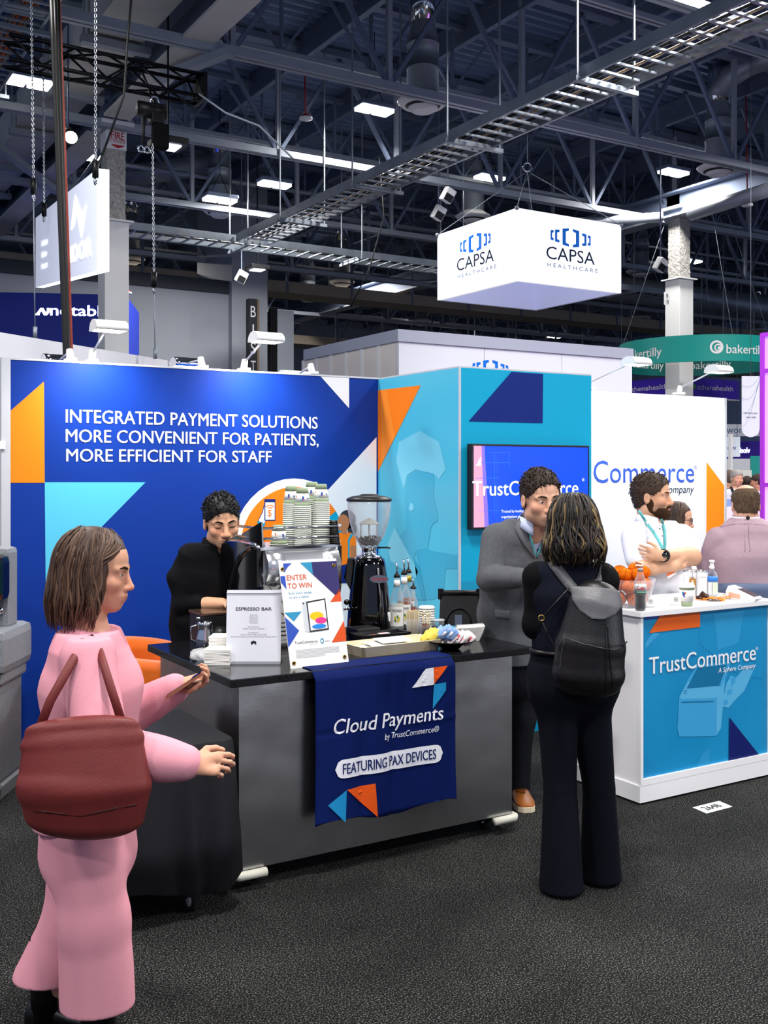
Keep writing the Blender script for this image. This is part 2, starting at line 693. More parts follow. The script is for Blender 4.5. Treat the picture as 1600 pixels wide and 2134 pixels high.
# ---------------------------------------------------------------- cable trays
def tray(name, lab, a, b, w, pitch, cables=(), hang=2.4, m=m_galv):
 a, b = V(a), V(b)
 d = (b - a).normalized()
 s = V((0, 0, 1)).cross(d)
 L = (b - a).length
 t = Thing('cable_tray', lab, 'cable tray', (a + b) / 2)
 for q in (-1, 1):
  o = s * (w / 2 * q)
  t.part('side_rail', MB(m).bar(a + o, b + o, 0.035, 0.13))
 n = int(L / pitch)
 for i in range(n):
  p = a + d * (pitch * (i + 0.5))
  t.part('rung', MB(m).bar(p - s * w / 2 - V((0, 0, 0.05)), p + s * w / 2 - V((0, 0, 0.05)), 0.035, 0.025))
 i = 0.8
 while i < L:
  p = a + d * i
  mb = MB(m).bar(p - s * (w / 2 + 0.14) - V((0, 0, 0.1)), p + s * (w / 2 + 0.14) - V((0, 0, 0.1)), 0.06, 0.05)
  mb.bar(p - s * (w / 2 + 0.1) - V((0, 0, 0.1)), p - s * (w / 2 + 0.1) + V((0, 0, 9 - p.z)), 0.02)
  mb.bar(p + s * (w / 2 + 0.1) - V((0, 0, 0.1)), p + s * (w / 2 + 0.1) + V((0, 0, 9 - p.z)), 0.02)
  t.part('support_strut', mb)
  i += hang
 for off, r, mm in cables:
  pts = [a + d * (L * j / 14) + s * (off * w + random.uniform(-0.02, 0.02)) + V((0, 0, 0.01)) for j in range(15)]
  t.part('cable', MB(mm).tube(pts, r, 6))
 return t


m_cab = mat('black_cable', '0c0c0e', 0.5)
m_cab2 = mat('orange_cable', 'e06a2a', 0.5)
m_cab3 = mat('blue_cable', '2b62b8', 0.5)
m_cab4 = mat('tan_cable', 'a98f78', 0.6)
tray('cable_tray', 'long ladder cable tray crossing the picture from upper right to the middle left', (7.9, 5.2, 6.0), (7.9, 17.6, 6.0), 0.62, 0.24, ((-0.3, 0.018, m_cab), (-0.1, 0.015, m_cab4), (0.15, 0.02, m_cab), (0.3, 0.014, m_cab)))
tray('cable_tray', 'ladder cable tray running sideways behind the left column', (4.6, 18.0, 6.0), (20, 18.0, 6.0), 0.62, 0.26, ((-0.2, 0.02, m_cab), (0.2, 0.02, m_cab)))
tray('cable_tray', 'cable tray full of orange and blue cables at the upper left corner', (2.7, 7.0, 7.0), (2.7, 16.5, 7.0), 0.5, 0.2,
  ((-0.35, 0.02, m_cab3), (-0.2, 0.025, m_cab4), (-0.08, 0.025, m_cab2), (0.02, 0.022, m_cab2), (0.14, 0.024, m_cab4), (0.3, 0.022, m_cab3)))
# catwalk far back
for Y, z, lab in ((26.0, 6.6, 'pale boxed catwalk hanging across the back of the hall'), (33.0, 6.2, 'second pale catwalk farther back across the hall')):
 x0, x1 = span(Y)
 t = Thing('catwalk', lab, 'catwalk', ((x0 + x1) / 2, Y, z))
 t.part('deck', MB(mat('catwalk_tan', 'a59a8b', 0.8)).box((x0, Y - 0.5, z), (x1, Y + 0.5, z + 0.3)))
 t.part('rail', MB(m_steel).tube([(x0, Y - 0.5, z + 1.1), (x1, Y - 0.5, z + 1.1)], 0.03, 6).tube([(x0, Y - 0.5, z + 0.7), (x1, Y - 0.5, z + 0.7)], 0.03, 6))
 X = x0 + 0.5
 while X < x1:
  t.part('post', MB(m_steel).bar((X, Y - 0.5, z), (X, Y - 0.5, 8.6), 0.06))
  X += 2.0

# ---------------------------------------------------------------- round air diffusers
def make_diffuser():
 t = Thing('air_diffuser', '', 'air vent', local=True)
 r = 0.235
 t.part('duct', MB(m_galv).lathe([(r, 0.14), (r, 0.5), (r + 0.006, 0.5), (r + 0.006, 0.53), (r, 0.53), (r, 0.86), (r + 0.006, 0.86), (r + 0.006, 0.88), (r, 0.88), (r * 0.94, 1.0), (r * 0.74, 1.18), (r * 0.74, 1.5)], n=24))
 t.part('collar', MB(m_chrome).lathe([(r * 0.74 + 0.008, 1.2), (r * 0.74 + 0.008, 1.85)], n=20))
 t.part('outer_ring', MB(m_white).lathe([(0.26, -0.02), (0.30, -0.03), (0.37, 0.03), (0.378, 0.05), (0.33, 0.07), (0.24, 0.14), (0.2, 0.14)], n=30))
 t.part('dark_gap', MB(m_black).lathe([(0.0, 0.02), (0.265, 0.02), (0.262, -0.02)], n=24))
 t.part('inner_ring', MB(m_white).lathe([(0.12, -0.1), (0.16, -0.105), (0.215, -0.06), (0.22, -0.045), (0.17, -0.03), (0.12, 0.0)], n=28))
 mb = MB(m_galv)
 for a in range(6):
  c, s = math.cos(a * pi / 3), math.sin(a * pi / 3)
  mb.bar((0, 0, -0.06), (c * 0.15, s * 0.15, -0.06), 0.05, 0.01)
 mb.lathe([(0.0, -0.08), (0.035, -0.08), (0.035, -0.03)], n=14)
 t.part('swirl_vane', mb)
 return t.o


dif = [((881, 218), 'big round air vent hanging above the middle of the booth, nearest of all'),
  ((1497, 354), 'round air vent beside the right column lamp'),
  ((459, 442), 'round air vent with a bright lamp in front, left of the cable tray'),
  ((1333, 568), 'round air vent behind the right edge of the white cube sign'),
  ((641, 622), 'round air vent right of the vertical dark sign'),
  ((272, 543), 'round air vent just right of the left column'),
  ((1334, 664), 'round air vent above the green ring sign'),
  ((985, 455), 'round air vent showing above the left face of the cube sign'),
  ((712, 590), 'round air vent beside the lamp halfway between left column and cube sign'),
  ((878, 672), 'round air vent just above the white booth roof corner'),
  ((1575, 690), 'round air vent beside the glowing pink tower top'),
  ((1184, 660), 'round air vent under the cube sign')]
d0 = make_diffuser()
for i, (p, lab) in enumerate(dif):
 q = onZ(p[0], p[1], 7.15)
 if i == 0:
  d0.location = q
  d0['label'] = lab
  D1 = d0
 else:
  dup(d0, q, lab, rz=i * 0.7)
# elbow and main of the right hand vent
q = onZ(1497, 354, 7.15)
pts = [q + V((0, 0, 1.3)), q + V((0, -0.05, 1.45)), q + V((0.02, -0.25, 1.6)), q + V((0.05, -0.6, 1.68)), q + V((0.1, -6, 1.7))]
single('main_duct', MB(m_galv).tube(pts, 0.2, 20), 'shiny round duct bending from the right vent toward the top right corner', 'duct')
q = onZ(459, 442, 7.15)
single('main_duct', MB(m_galv).tube([q + V((0.2, 0.5, 1.2)), q + V((-3, 5, 1.1))], 0.24, 18), 'dull round duct behind the left vent under the roof', 'duct')
q = onZ(1333, 568, 7.15)
single('main_duct', MB(m_galv).tube([q + V((0.5, 3, 0.2)), q + V((12, 3, 0.2))], 0.4, 18), 'long round duct far back right of the column', 'duct')

# ---------------------------------------------------------------- high bay lamps
def make_bay():
 t = Thing('high_bay_lamp', '', 'ceiling lamp', local=True)
 t.part('housing', MB(m_steel).box((-0.32, -0.17, 0.03), (0.32, 0.17, 0.11), bev=0.02))
 for x in (-0.16, 0.16):
  t.part('lens', MB(m_lens).box((x - 0.14, -0.14, -0.02), (x + 0.14, 0.14, 0.03), bev=0.01))
 t.part('hanger', MB(m_black).bar((-0.2, 0, 0.1), (0, 0, 0.5), 0.01).bar((0.2, 0, 0.1), (0, 0, 0.5), 0.01).bar((0, 0, 0.5), (0, 0, 1.4), 0.01))
 return t.o


bay = [((780, 231), 'brightest square ceiling lamp left of the biggest vent'), ((458, 418), 'bright ceiling lamp in front of the left round vent'),
  ((1403, 361), 'bright ceiling lamp in front of the right column'), ((272, 531), 'bright ceiling lamp just right of the left column'),
  ((720, 578), 'small bright ceiling lamp between left column and cube sign'), ((572, 386), 'ceiling lamp left of the cable tray behind steel webs'),
  ((868, 672), 'small bright ceiling lamp left above the white booth roof'), ((1155, 703), 'small bright ceiling lamp under the cube sign'),
  ((57, 173), 'ceiling lamp beside the orange cables at the upper left'), ((172, 327), 'ceiling lamp behind the black cables left of the fire sign'),
  ((1440, 545), 'small far ceiling lamp right of the right column'), ((1020, 372), 'dim ceiling lamp above the cube sign')]
b0 = make_bay()
for i, (p, lab) in enumerate(bay):
 q = onZ(p[0], p[1], {1: 6.9, 5: 7.3, 8: 7.0}.get(i, 7.7))
 if i == 0:
  b0.location = q
  b0['label'] = lab
 else:
  o = dup(b0, q, lab)
  if i == 1:
   single('lamp_rod', MB(m_black).bar(q + V((0, 0, 1.3)), (q.x, q.y, 9.0), 0.012), 'thin rod carrying the lamp before the left vent', 'rod')
 if i < 8:
  area_light(q - V((0, 0, 0.06)), BAY_POWER * (0.45 if i in (0, 1, 2) else 1), 0.5, color=BAY_COLOR, spread=2.9)

# ---------------------------------------------------------------- columns
def column(X, Y, zc, ztop, s, lab):
 t = Thing('column', lab, 'column', (X, Y, 0))
 r = s / 2
 t.part('cladding', MB(mat('column_cladding', 'f0f0ee', 0.6)).box((X - r, Y - r, 0), (X + r, Y + r, zc), bev=0.008))
 t.part('cladding_cap', MB(m_white).box((X - r - 0.06, Y - r - 0.06, zc), (X + r + 0.06, Y + r + 0.06, zc + 0.025)))
 q = r * 0.78
 mb = MB(m_conc)
 rows = []
 for i in range(40):
  z = zc + (ztop - zc) * i / 39
  ring = []
  for j in range(33):
   a = 2 * pi * (j % 32) / 32
   c, sn = math.cos(a), math.sin(a)
   k = q / max(abs(c), abs(sn)) * (1 + random.uniform(-0.03, 0.03) * (j < 32))
   ring.append((X + c * k, Y + sn * k, z))
  ring[32] = ring[0]
  rows.append(ring)
 mb.sheet(rows[::-1], smooth=False)
 t.part('rough_shaft', mb)
 t.part('cap_plate', MB(m_white).box((X - r * 1.35, Y - r * 1.35, ztop), (X + r * 1.35, Y + r * 1.35, ztop + 0.06)).box((X - r * 0.9, Y - r * 0.9, ztop + 0.06), (X + r * 0.9, Y + r * 0.9, ztop + 0.3), m_steel))
 return t


c1 = column(4.80, 15.85, 5.55, 7.0, 0.37, 'square column with a red and white fire sign wrapped round its rough top')
m_red = mat('sign_red', 'b3202c', 0.5)
# the fire sign wraps the rough shaft
z0, z1 = onY(240, 310, 15.68).z, onY(240, 272, 15.68).z
q = 0.37 / 2 * 0.78 + 0.012
mb = MB(mat('sign_paper', 'e4e4e8', 0.5))
mb.box((4.8 - q, 15.85 - q, z0), (4.8 + q, 15.85 + q, z1))
fr = Frame((4.8 - q, 15.85 - q, z0), (1, 0, 0), (0, 0, 1))
h = z1 - z0
fr.text(mb, 'FIRE', q + 0.02, h * 0.55, 0.2, 0.11, m_red, bold=0.02, align='C')
fr.text(mb, 'EXTINGUISHER', q + 0.01, h * 0.36, 0.26, 0.05, m_red, align='C')
fr.art(mb, [(q - 0.06, h * 0.25), (q + 0.1, h * 0.25), (q + 0.1, h * 0.28), (q + 0.12, h * 0.2), (q + 0.02, h * 0.06), (q - 0.08, h * 0.2)], m_red, uv=True)
c1.part('fire_sign', mb, label='white paper sign reading FIRE EXTINGUISHER in red')
c2 = column(16.62, 15.5, 5.75, 7.2, 0.40, 'square column with a white lower cladding and a small number plate')
Yf = 15.5 - 0.2
a = onY(1383, 635, Yf)
pw = 0.17
mb = MB(m_white).box((a.x, Yf - 0.012, a.z), (a.x + pw, Yf, a.z + 0.26))
fr = Frame((a.x, Yf - 0.012, a.z), (1, 0, 0), (0, 0, 1))
fr.text(mb, 'B', pw / 2, 0.15, 0.055, 0.08, m_dark, align='C')
fr.text(mb, '18', pw / 2, 0.03, 0.07, 0.08, m_dark, align='C')
c2.part('number_plate', mb)

# ---------------------------------------------------------------- black stage truss, hoists, chains and cables at the left
z = 6.3
A, B = onZ(30, 105, z), onZ(424, 205, z)
A.y = B.y = 12.0
t = Thing('stage_truss', 'black box truss hanging across the upper left', 'truss', (A + B) / 2)
m_ltr = mat('truss_black', '101114', 0.4, 0.5)
hh = 0.27
for dy in (0, hh):
 for dz in (0, hh):
  t.part('main_tube', MB(m_ltr).tube([(A.x, 12 + dy, z + dz), (B.x, 12 + dy, z + dz)], 0.025, 8))
X = A.x
n = 0
while X < B.x - 0.1:
 e = min(X + 0.36, B.x)
 mb = MB(m_ltr)
 for dy in (0, hh):
  mb.tube([(X, 12 + dy, z + (0 if n % 2 else hh)), (e, 12 + dy, z + (hh if n % 2 else 0))], 0.014, 6)
 for dz in (0, hh):
  mb.tube([(X, 12 + (0 if n % 2 else hh), z + dz), (e, 12 + (hh if n % 2 else 0), z + dz)], 0.014, 6)
 t.part('brace', mb)
 X = e
 n += 1
t.part('end_frame', MB(m_ltr).box((B.x - 0.03, 12 - 0.03, z - 0.03), (B.x + 0.02, 12 + hh + 0.03, z + hh + 0.03)))

m_chain = mat('chain_steel', 'b9bcc2', 0.3, 0.9)


def chain_links(mb, a, b, link=0.038, r=0.005):
 a, b = V(a), V(b)
 L = (b - a).length
 n = int(L / (link * 0.72))
 d = (b - a).normalized()
 for i in range(n):
  c = a + d * (L * (i + 0.5) / n)
  u = V((CS, -SN, 0)) if i % 2 else V((SN, CS, 0))
  pts = [c + u * (math.cos(t) * link * 0.3) + d * (math.sin(t) * link * 0.5) for t in [2 * pi * j / 8 for j in range(9)]]
  mb.tube(pts, r, 4, caps=False)


def hang_chain(px, pxb, ytop, ymid, ybot, d, lab, wire=True):
 t = Thing('hanging_chain', lab, 'chain', W(pxb, ybot, d))
 top, mid = W(px, ytop, d), W(px + (pxb - px) * 0.6, ymid, d)
 mb = MB(m_chain)
 chain_links(mb, top, mid)
 t.part('chain', mb)
 t.part('hook', MB(m_black).cyl(mid, mid - V((0, 0, 0.16)), 0.03).ring(mid - V((0, 0, 0.2)), 0.03, 0.01, m_chrome, ax=(CS, -SN, 0)))
 if wire:
  t.part('wire', MB(m_galv).tube([mid - V((0, 0, 0.2)), W(pxb, ybot, d)], 0.007, 6))
  t.part('clamp', MB(m_galv).cyl(W(pxb, ybot, d), W(pxb, ybot, d) + V((0, 0, 0.12)), 0.022))
 return t


hang_chain(65, 73, -25, 372, 705, 11.0, 'chain and wire left of the white light box, ending at the angled white wall')
hang_chain(89, 94, -25, 424, 440, 13.2, 'chain carrying the far end of the white light box', False)
hang_chain(199, 199, -25, 335, 348, 9.9, 'chain carrying the near end of the white light box', False)
hang_chain(318, 323, 300, 568, 748, 11.6, 'chain and wire below the black hoist, right of the fire sign column')
# two hoists
q = W(322, 250, 12.2)
t = Thing('chain_hoist', 'black chain hoist and its chain bag below the stage truss', 'hoist', q - V((0, 0, 0.4)))
t.part('chain', MB(m_black).bar(q + V((0, 0, 0.2)), (q.x, 12.27, 6.57), 0.02))
t.part('motor', MB(m_black).cyl(q + V((-0.2, 0, 0.1)), q + V((0.12, 0, 0.1)), 0.09).box((q.x - 0.06, q.y - 0.08, q.z - 0.05), (q.x + 0.1, q.y + 0.08, q.z + 0.18), bev=0.02))
t.part('hook_block', MB(m_chrome).ring(q + V((0, 0, 0.22)), 0.05, 0.014, ax=(0, 1, 0)))
t.part('chain_bag', MB(mat('bag_fabric', '0d0d10', 0.85)).box((q.x - 0.02, q.y - 0.07, q.z - 0.33), (q.x + 0.16, q.y + 0.08, q.z - 0.04), bev=0.03))
t.part('cable', MB(m_cab).tube([q + V((-0.12, 0, 0.05)), q + V((-0.14, 0, -0.3))], 0.018, 6))
t.part('plug', MB(m_chrome).ring(q + V((-0.16, 0, -0.36)), 0.035, 0.014, ax=(0, 1, 0)).ring(q + V((-0.09, 0, -0.36)), 0.035, 0.014, ax=(0, 1, 0)))
# small flat panels that face down
m_panel = mat('panel_lamp', 'dfe6f5', 0.4, emit=1.6)
for (px, py, d, lab) in ((350, 305, 13, 'small black flat floodlight beside the hoist'), (536, 562, 22, 'small black flat floodlight above the wall pillar')):
 q = W(px, py, d)
 t = Thing('flat_floodlight', lab, 'lamp', q)
 t.part('housing', MB(m_dark).box((q.x - 0.2, q.y - 0.2, q.z), (q.x + 0.2, q.y + 0.2, q.z + 0.08), bev=0.01))
 t.part('bracket', MB(m_black).bar(q + V((0, 0, 0.07)), (q.x, q.y, 9.0), 0.02))
 t.part('lens', MB(m_panel).box((q.x - 0.13, q.y - 0.13, q.z - 0.02), (q.x + 0.13, q.y + 0.13, q.z)))
for (px, py, d, lab) in ((148, 286, 14, 'round bright spotlight left of the fire sign'), (933, 407, 19, 'small white wall speaker hanging left above the cube sign'), (914, 444, 19.5, 'small white tilted speaker left of the cube sign'), (503, 577, 22.0, 'small white loudspeaker on the wall pillar'), (1376, 552, 20.5, 'small white camera beside the right column')):
 q = W(px, py, d)
 if 'spotlight' in lab:
  t = Thing('spotlight', lab, 'lamp', q)
  t.part('can', MB(m_dark).tube([q + V((0.0, 0.25, 0.12)), q + V((0, 0.02, 0))], 0.1, 16))
  t.part('lens', MB(m_lens).ball(q, (0.085, 0.04, 0.085)))
  t.part('bracket', MB(m_steel).bar(q + V((0, 0.15, 0.1)), (q.x, q.y + 0.15, 9.0), 0.02))
 else:
  t = Thing('loudspeaker', lab, 'speaker', q)
  r = Matrix.Rotation(0.4, 3, 'Y') @ Matrix.Rotation(0.3, 3, 'X')
  t.part('cabinet', MB(m_white).box(q - V((0.1, 0.08, 0.13)), q + V((0.1, 0.08, 0.13)), bev=0.02, rot=r))
  t.part('grille', MB(m_dark).box(q - V((0.08, 0.095, 0.11)), q + V((0.08, -0.075, 0.02)), rot=r, piv=q))
  t.part('bracket', MB(m_steel).bar(q + V((0, 0, 0.1)), (q.x, q.y, 9.0), 0.02))
# red smoke-alarm cones on drop cables
for (px, py, pt, d, lab) in ((637, 246, 130, 16, 'small red and white detector on a red cord, left of the bright lamp'), (1557, 427, 200, 19, 'small red and white detector on a red cord at the upper right'), (264, 610, 560, 21, 'small red detector on a cord right of the left column')):
 q = W(px, py, d)
 t = Thing('ceiling_detector', lab, 'detector', q)
 t.part('cup', MB(m_red).lathe([(0.04, 0.06), (0.09, 0.02), (0.09, 0)], q, 16))
 t.part('face', MB(m_white).lathe([(0.0, -0.03), (0.1, -0.02), (0.1, 0.01), (0, 0.01)], q, 16))
 t.part('cord', MB(m_red).tube([q + V((0, 0, 0.05)), W(px - 3, pt, d)], 0.012, 5))
# the bundle of thick cables that drops behind the blue wall
t = Thing('cable_bundle', 'thick black and red cables dropping from the ceiling behind the blue wall', 'cable', W(160, 1360, 8.6))
for off, r, mm in ((-7, 0.018, m_cab), (0, 0.02, m_cab), (8, 0.016, m_cab), (13, 0.009, mat('red_cable', 'a8402e', 0.5)), (4, 0.012, mat('brown_cable', '5b463c', 0.5))):
 pts = []
 for j in range(12):
  f = j / 11
  y = -40 + f * 1400
  pts.append(W(112 + off * 0.75 + (36 + off * 0.1) * f * 1.55 + 2.0 * math.sin(f * 5 + off) - 3.5 * math.sin(f * 3.14), y, 8.6 + 0.01 * off))
 t.part('cable', MB(mm).tube(pts, r, 8))
# loose thin cables drooping from the roof
for k, (pts, d, lab) in enumerate(((((274, -10), (265, 90), (258, 200), (205, 345)), 10.2, 'thin black cable hanging from the roof to the light box'),
         (((415, 196), (470, 235), (540, 262), (610, 330)), 12.1, 'thin pale cable drooping right of the stage truss'),
         (((730, 640), (770, 560), (800, 450), (790, 330)), 18.0, 'thin black cable hanging left of the cable tray'))):
 single('drooping_cable', MB(m_cab if k != 1 else m_lsteel).tube([W(a, b, d) for a, b in pts], 0.012, 6), lab, 'cable')

# ---------------------------------------------------------------- white light box with raised letters, upper left
m_box = mat('lightbox_face', 'e3e7f6', 0.5, emit=0.42, emitc='dfe6ff')
m_boxe = mat('lightbox_edge', 'ffffff', 0.5, emit=1.6, emitc='e6fbff')
m_boxl = mat('lightbox_letter', 'ffffff', 0.5, emit=1.1)
dn, df = 10.0, 14.8
a, b = W(203, 351, dn), W(203, 564, dn)
c, d = W(74, 454.5, df), W(74, 599, df)
ln = (c - a)
nrm = V((ln.y, -ln.x, 0)).normalized() * 0.11
if nrm.dot(V((CS, -SN, 0))) < 0:
 nrm = -nrm
t = Thing('light_box', 'glowing white box sign with raised letters hanging at the left', 'hanging sign', b)
mb = MB(m_box)
mb.add([a, b, d, c], [(0, 3, 2, 1)], m_box)
mb.add([a + nrm, b + nrm, d + nrm, c + nrm], [(0, 1, 2, 3)], m_box)
mb.add([a, b, b + nrm, a + nrm], [(0, 1, 2, 3)], m_boxe)
mb.add([c, d, d + nrm, c + nrm], [(0, 3, 2, 1)], m_boxe)
mb.add([b, d, d + nrm, b + nrm], [(0, 1, 2, 3)], m_boxe)
mb.add([a, c, c + nrm, a + nrm], [(0, 3, 2, 1)], m_boxe)
U = (b - d).normalized()
Lb = (b - d).length
Hb = (a - b).length


def boxP(u, v, n=0.0):
 return d + U * u + V((0, 0, 1)) * v - nrm.normalized() * (n + 0.01)


fr = Frame(d, U, (0, 0, 1))
fr.text(mb, 'NDOR', Lb - 0.35, 0.17, 1.75, 0.17, m_boxl, fn=boxP, align='R', bold=0.01)
for i, s in enumerate(('AI Healthcare', 'AI Software', 'Infrastructure')):
 fr.text(mb, s, 0.75, 0.52 - 0.15 * i, None, 0.085, m_boxl, fn=boxP)
u0 = Lb - 1.0
for pl in (((-0.75, .52), (-0.45, .88), (0.15, .44), (0.05, .62), (0.35, .7), (0.0, .38), (-0.35, .72), (-0.45, .6), (-0.55, .55)),):
 mb.poly([boxP(u0 + x, y) for x, y in pl], m_boxl)
t.part('box', mb)

# ---------------------------------------------------------------- white cube sign in the middle
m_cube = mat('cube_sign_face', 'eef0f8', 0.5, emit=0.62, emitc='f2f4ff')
m_navyt = mat('print_navy_text', '14283f', 0.8)
m_bluet = mat('print_bright_blue', '1670d8', 0.8)
C0 = onZ(1077, 585, 4.67)
side = 2.15
h = 1.11
t = Thing('cube_sign', 'large white cube sign with blue brackets logo hanging from the roof', 'hanging sign', C0)
x0, y0, z0 = C0
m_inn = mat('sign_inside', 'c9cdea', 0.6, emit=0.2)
mb = MB(m_cube)
th = 0.06
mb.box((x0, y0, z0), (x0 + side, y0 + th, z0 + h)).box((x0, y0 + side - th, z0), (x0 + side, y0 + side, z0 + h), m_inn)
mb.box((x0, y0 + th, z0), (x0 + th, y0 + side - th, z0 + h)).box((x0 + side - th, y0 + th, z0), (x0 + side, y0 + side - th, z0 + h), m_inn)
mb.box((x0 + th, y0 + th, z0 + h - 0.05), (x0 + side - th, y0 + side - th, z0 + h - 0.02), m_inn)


def bracket_logo(fr, mb, cu, cv, w, hh, m):
 """three brackets facing left and three facing right, tallest in the middle"""
 for k, (x, ht, bw, lw) in enumerate(((0.05, 0.97, 0.16, 0.055), (0.285, 0.68, 0.11, 0.035), (0.43, 0.55, 0.075, 0.025))):
  for s in (-1, 1):
   xo = cu + s * x * w
   xi = cu + s * (x + bw) * w
   H = ht * hh / 2
   H2 = H * (0.86 if k == 0 else 0.9)
   l = lw * w
   q = hh * 0.13
   if s < 0:
    xo, xi = xi, xo
   # the closed side lies outward on the right half and outward on the left half
   out, inn = (xi, xo) if s > 0 else (xo, xi)
   g = 1 if s > 0 else -1
   pts = [(inn, H), (out, H2), (out, -H2), (inn, -H), (inn, -H + q), (out - g * l * 1.5, -H2 + q), (out - g * l * 1.5, H2 - q), (inn, H - q)]
   fr.art(mb, [(a_, cv + b_) for a_, b_ in pts], m, uv=True)


fr = Frame((x0, y0, z0), (1, 0, 0), (0, 0, 1))
fl = Frame((x0, y0 + side, z0), (0, -1, 0), (0, 0, 1))
for f, wcap in ((fr, 0), (fl, 0)):
 bracket_logo(f, mb, side * 0.5, h * 0.70, 0.82, 0.30, m_bluet)
 f.text(mb, 'CAPSA', side * 0.5, h * 0.36, 1.0, 0.195, m_navyt, align='C', bold=-0.002)
 f.text(mb, 'H E A L T H C A R E', side * 0.52, h * 0.25, 1.04, 0.062, mat('print_slate', '4a6a96', 0.5), align='C')
t.part('fabric_box', mb)
ring = V((x0 + side / 2, y0 + side / 2, z0 + h + 1.05))
t.part('ring', MB(m_chrome).ring(ring, 0.07, 0.015, ax=(SN, CS, 0)))
for dx in (0, side):
 for dy in (0, side):
  t.part('wire', MB(m_galv).tube([(x0 + dx, y0 + dy, z0 + h), ring - V((0, 0, 0.07))], 0.006, 5))
  t.part('corner_bracket', MB(m_galv).ball((x0 + dx, y0 + dy, z0 + h), 0.035))
t.part('wire', MB(m_galv).tube([ring + V((0, 0, 0.07)), (ring.x, ring.y, 9)], 0.006, 5))

# ---------------------------------------------------------------- booths behind
# white booth with the bracket logo
m_bw = mat('booth_white', 'dfe2ec', 0.6, spec=0.2)
m_bcap = mat('booth_cap_strip', 'a9aec0', 0.5)
kx, ky = 7.44, 11.86
xe = onY(1317, 728, ky).x
ye = 14.6
t = Thing('white_booth', 'large white booth with a grey cap strip behind the teal tower', 'booth', (kx, ky, 0))
zt = 3.66
mb = MB(m_bw)
n = 3
for i in range(n):
 a, b = kx + (xe - kx) * i / n, kx + (xe - kx) * (i + 1) / n
 t.part('front_panel', MB(m_bw).box((a + 0.004, ky, 0), (b - 0.004, ky + 0.06, zt - 0.16)))
for i in range(6):
 a, b = ky + 0.06 + (ye - ky) * i / 6, ky + 0.06 + (ye - ky) * (i + 1) / 6
 t.part('side_panel', MB(mat('booth_warm_white', 'e6dfd8', 0.5)).box((kx, a + 0.01, 0), (kx + 0.05, b - 0.01, zt - 0.16)))
 t.part('seam_post', MB(m_white).box((kx - 0.015, b - 0.03, 0), (kx + 0.03, b + 0.03, zt - 0.16)))
t.part('cap_strip', MB(m_bcap).box((kx - 0.03, ky - 0.03, zt - 0.16), (xe, ky + 0.07, zt)).box((kx - 0.03, ky + 0.07, zt - 0.16), (kx + 0.07, ye, zt)))
fr = Frame((kx, ky, 0), (1, 0, 0), (0, 0, 1))
mb = MB(m_bluet)
u, v = fr.px(1022, 770)
bracket_logo(fr, mb, u, v, 0.62, 0.28, m_bluet)
t.part('logo', mb)
# angled white wall of the next booth at the left
a = V((4.12, 11.77, 0))
b = V((2.05, 10.30, 0))
e = (b - a).normalized()
b = a + e * 4.2
nv = V((-e.y, e.x, 0)) * 0.1
t = Thing('angled_white_wall', 'plain white booth wall set at an angle behind the blue wall, far left', 'booth wall', (a + b) / 2)
mb = MB(mat('bright_white_wall', 'f0f1f6', 0.5))
mb.prism([a, b, b + V((0, 0, 3.05)), a + V((0, 0, 3.05))], nv)
t.part('panel', mb)
t.part('end_post', MB(m_white).box((a.x - 0.03, a.y - 0.03, 0), (a.x + 0.05, a.y + 0.1, 3.02)))
# blue booth with glowing letters
m_nb = mat('booth_royal_blue', '1a2f9c', 0.55)
m_glow = mat('glowing_letter', 'ffffff', 0.5, emit=5, emitc='eef4ff')
R = W(262, 640, 19)
al = math.radians(83) - 0
dirv = V((CS * math.sin(al) + SN * math.cos(al), -SN * math.sin(al) + CS * math.cos(al), 0))
back = V((-dirv.y, dirv.x, 0))
zt = 4.97
p = V((R.x, R.y, 0))
l = p - dirv * 3.8
t = Thing('royal_blue_booth', 'royal blue booth wall with glowing white letters behind the left column', 'booth wall', p)
mb = MB(m_nb).prism([l, p, p + V((0, 0, zt)), l + V((0, 0, zt))], back * 2.2)
t.part('panel', mb)
fr = Frame(l, dirv, (0, 0, 1))
if fr.N.dot(back) > 0:
 fr.N = -fr.N
mb = MB(m_glow)
u1, v1 = fr.px(105, 657)
u2, v2 = fr.px(193, 658)
fr.text(mb, 'notable', u1, v1, (u2 - u1) * 1.42, 0.19, m_glow, bold=0.03)
u, v = fr.px(88, 650)
fr.art(mb, [(u - .13, v - .06), (u - .08, v + .0), (u - .03, v + .07), (u + .02, v + .07), (u + .06, v - .0), (u + .08, v - .0), (u + .08, v + .07), (u + .13, v + .07), (u + .13, v + .0), (u + .08, v - .06), (u + .03, v - .06), (u - .01, v + .01), (u - .03, v + .0), (u - .05, v - .06)], m_glow, uv=True)
t.part('lettering', mb)
fs_ = Frame(p, back, (0, 0, 1))
mb = MB(m_glow)
fs_.text(mb, 'no', 0.35, 3.75, 0.8, 0.25, m_glow, bold=0.03)
t.part('side_lettering', mb)
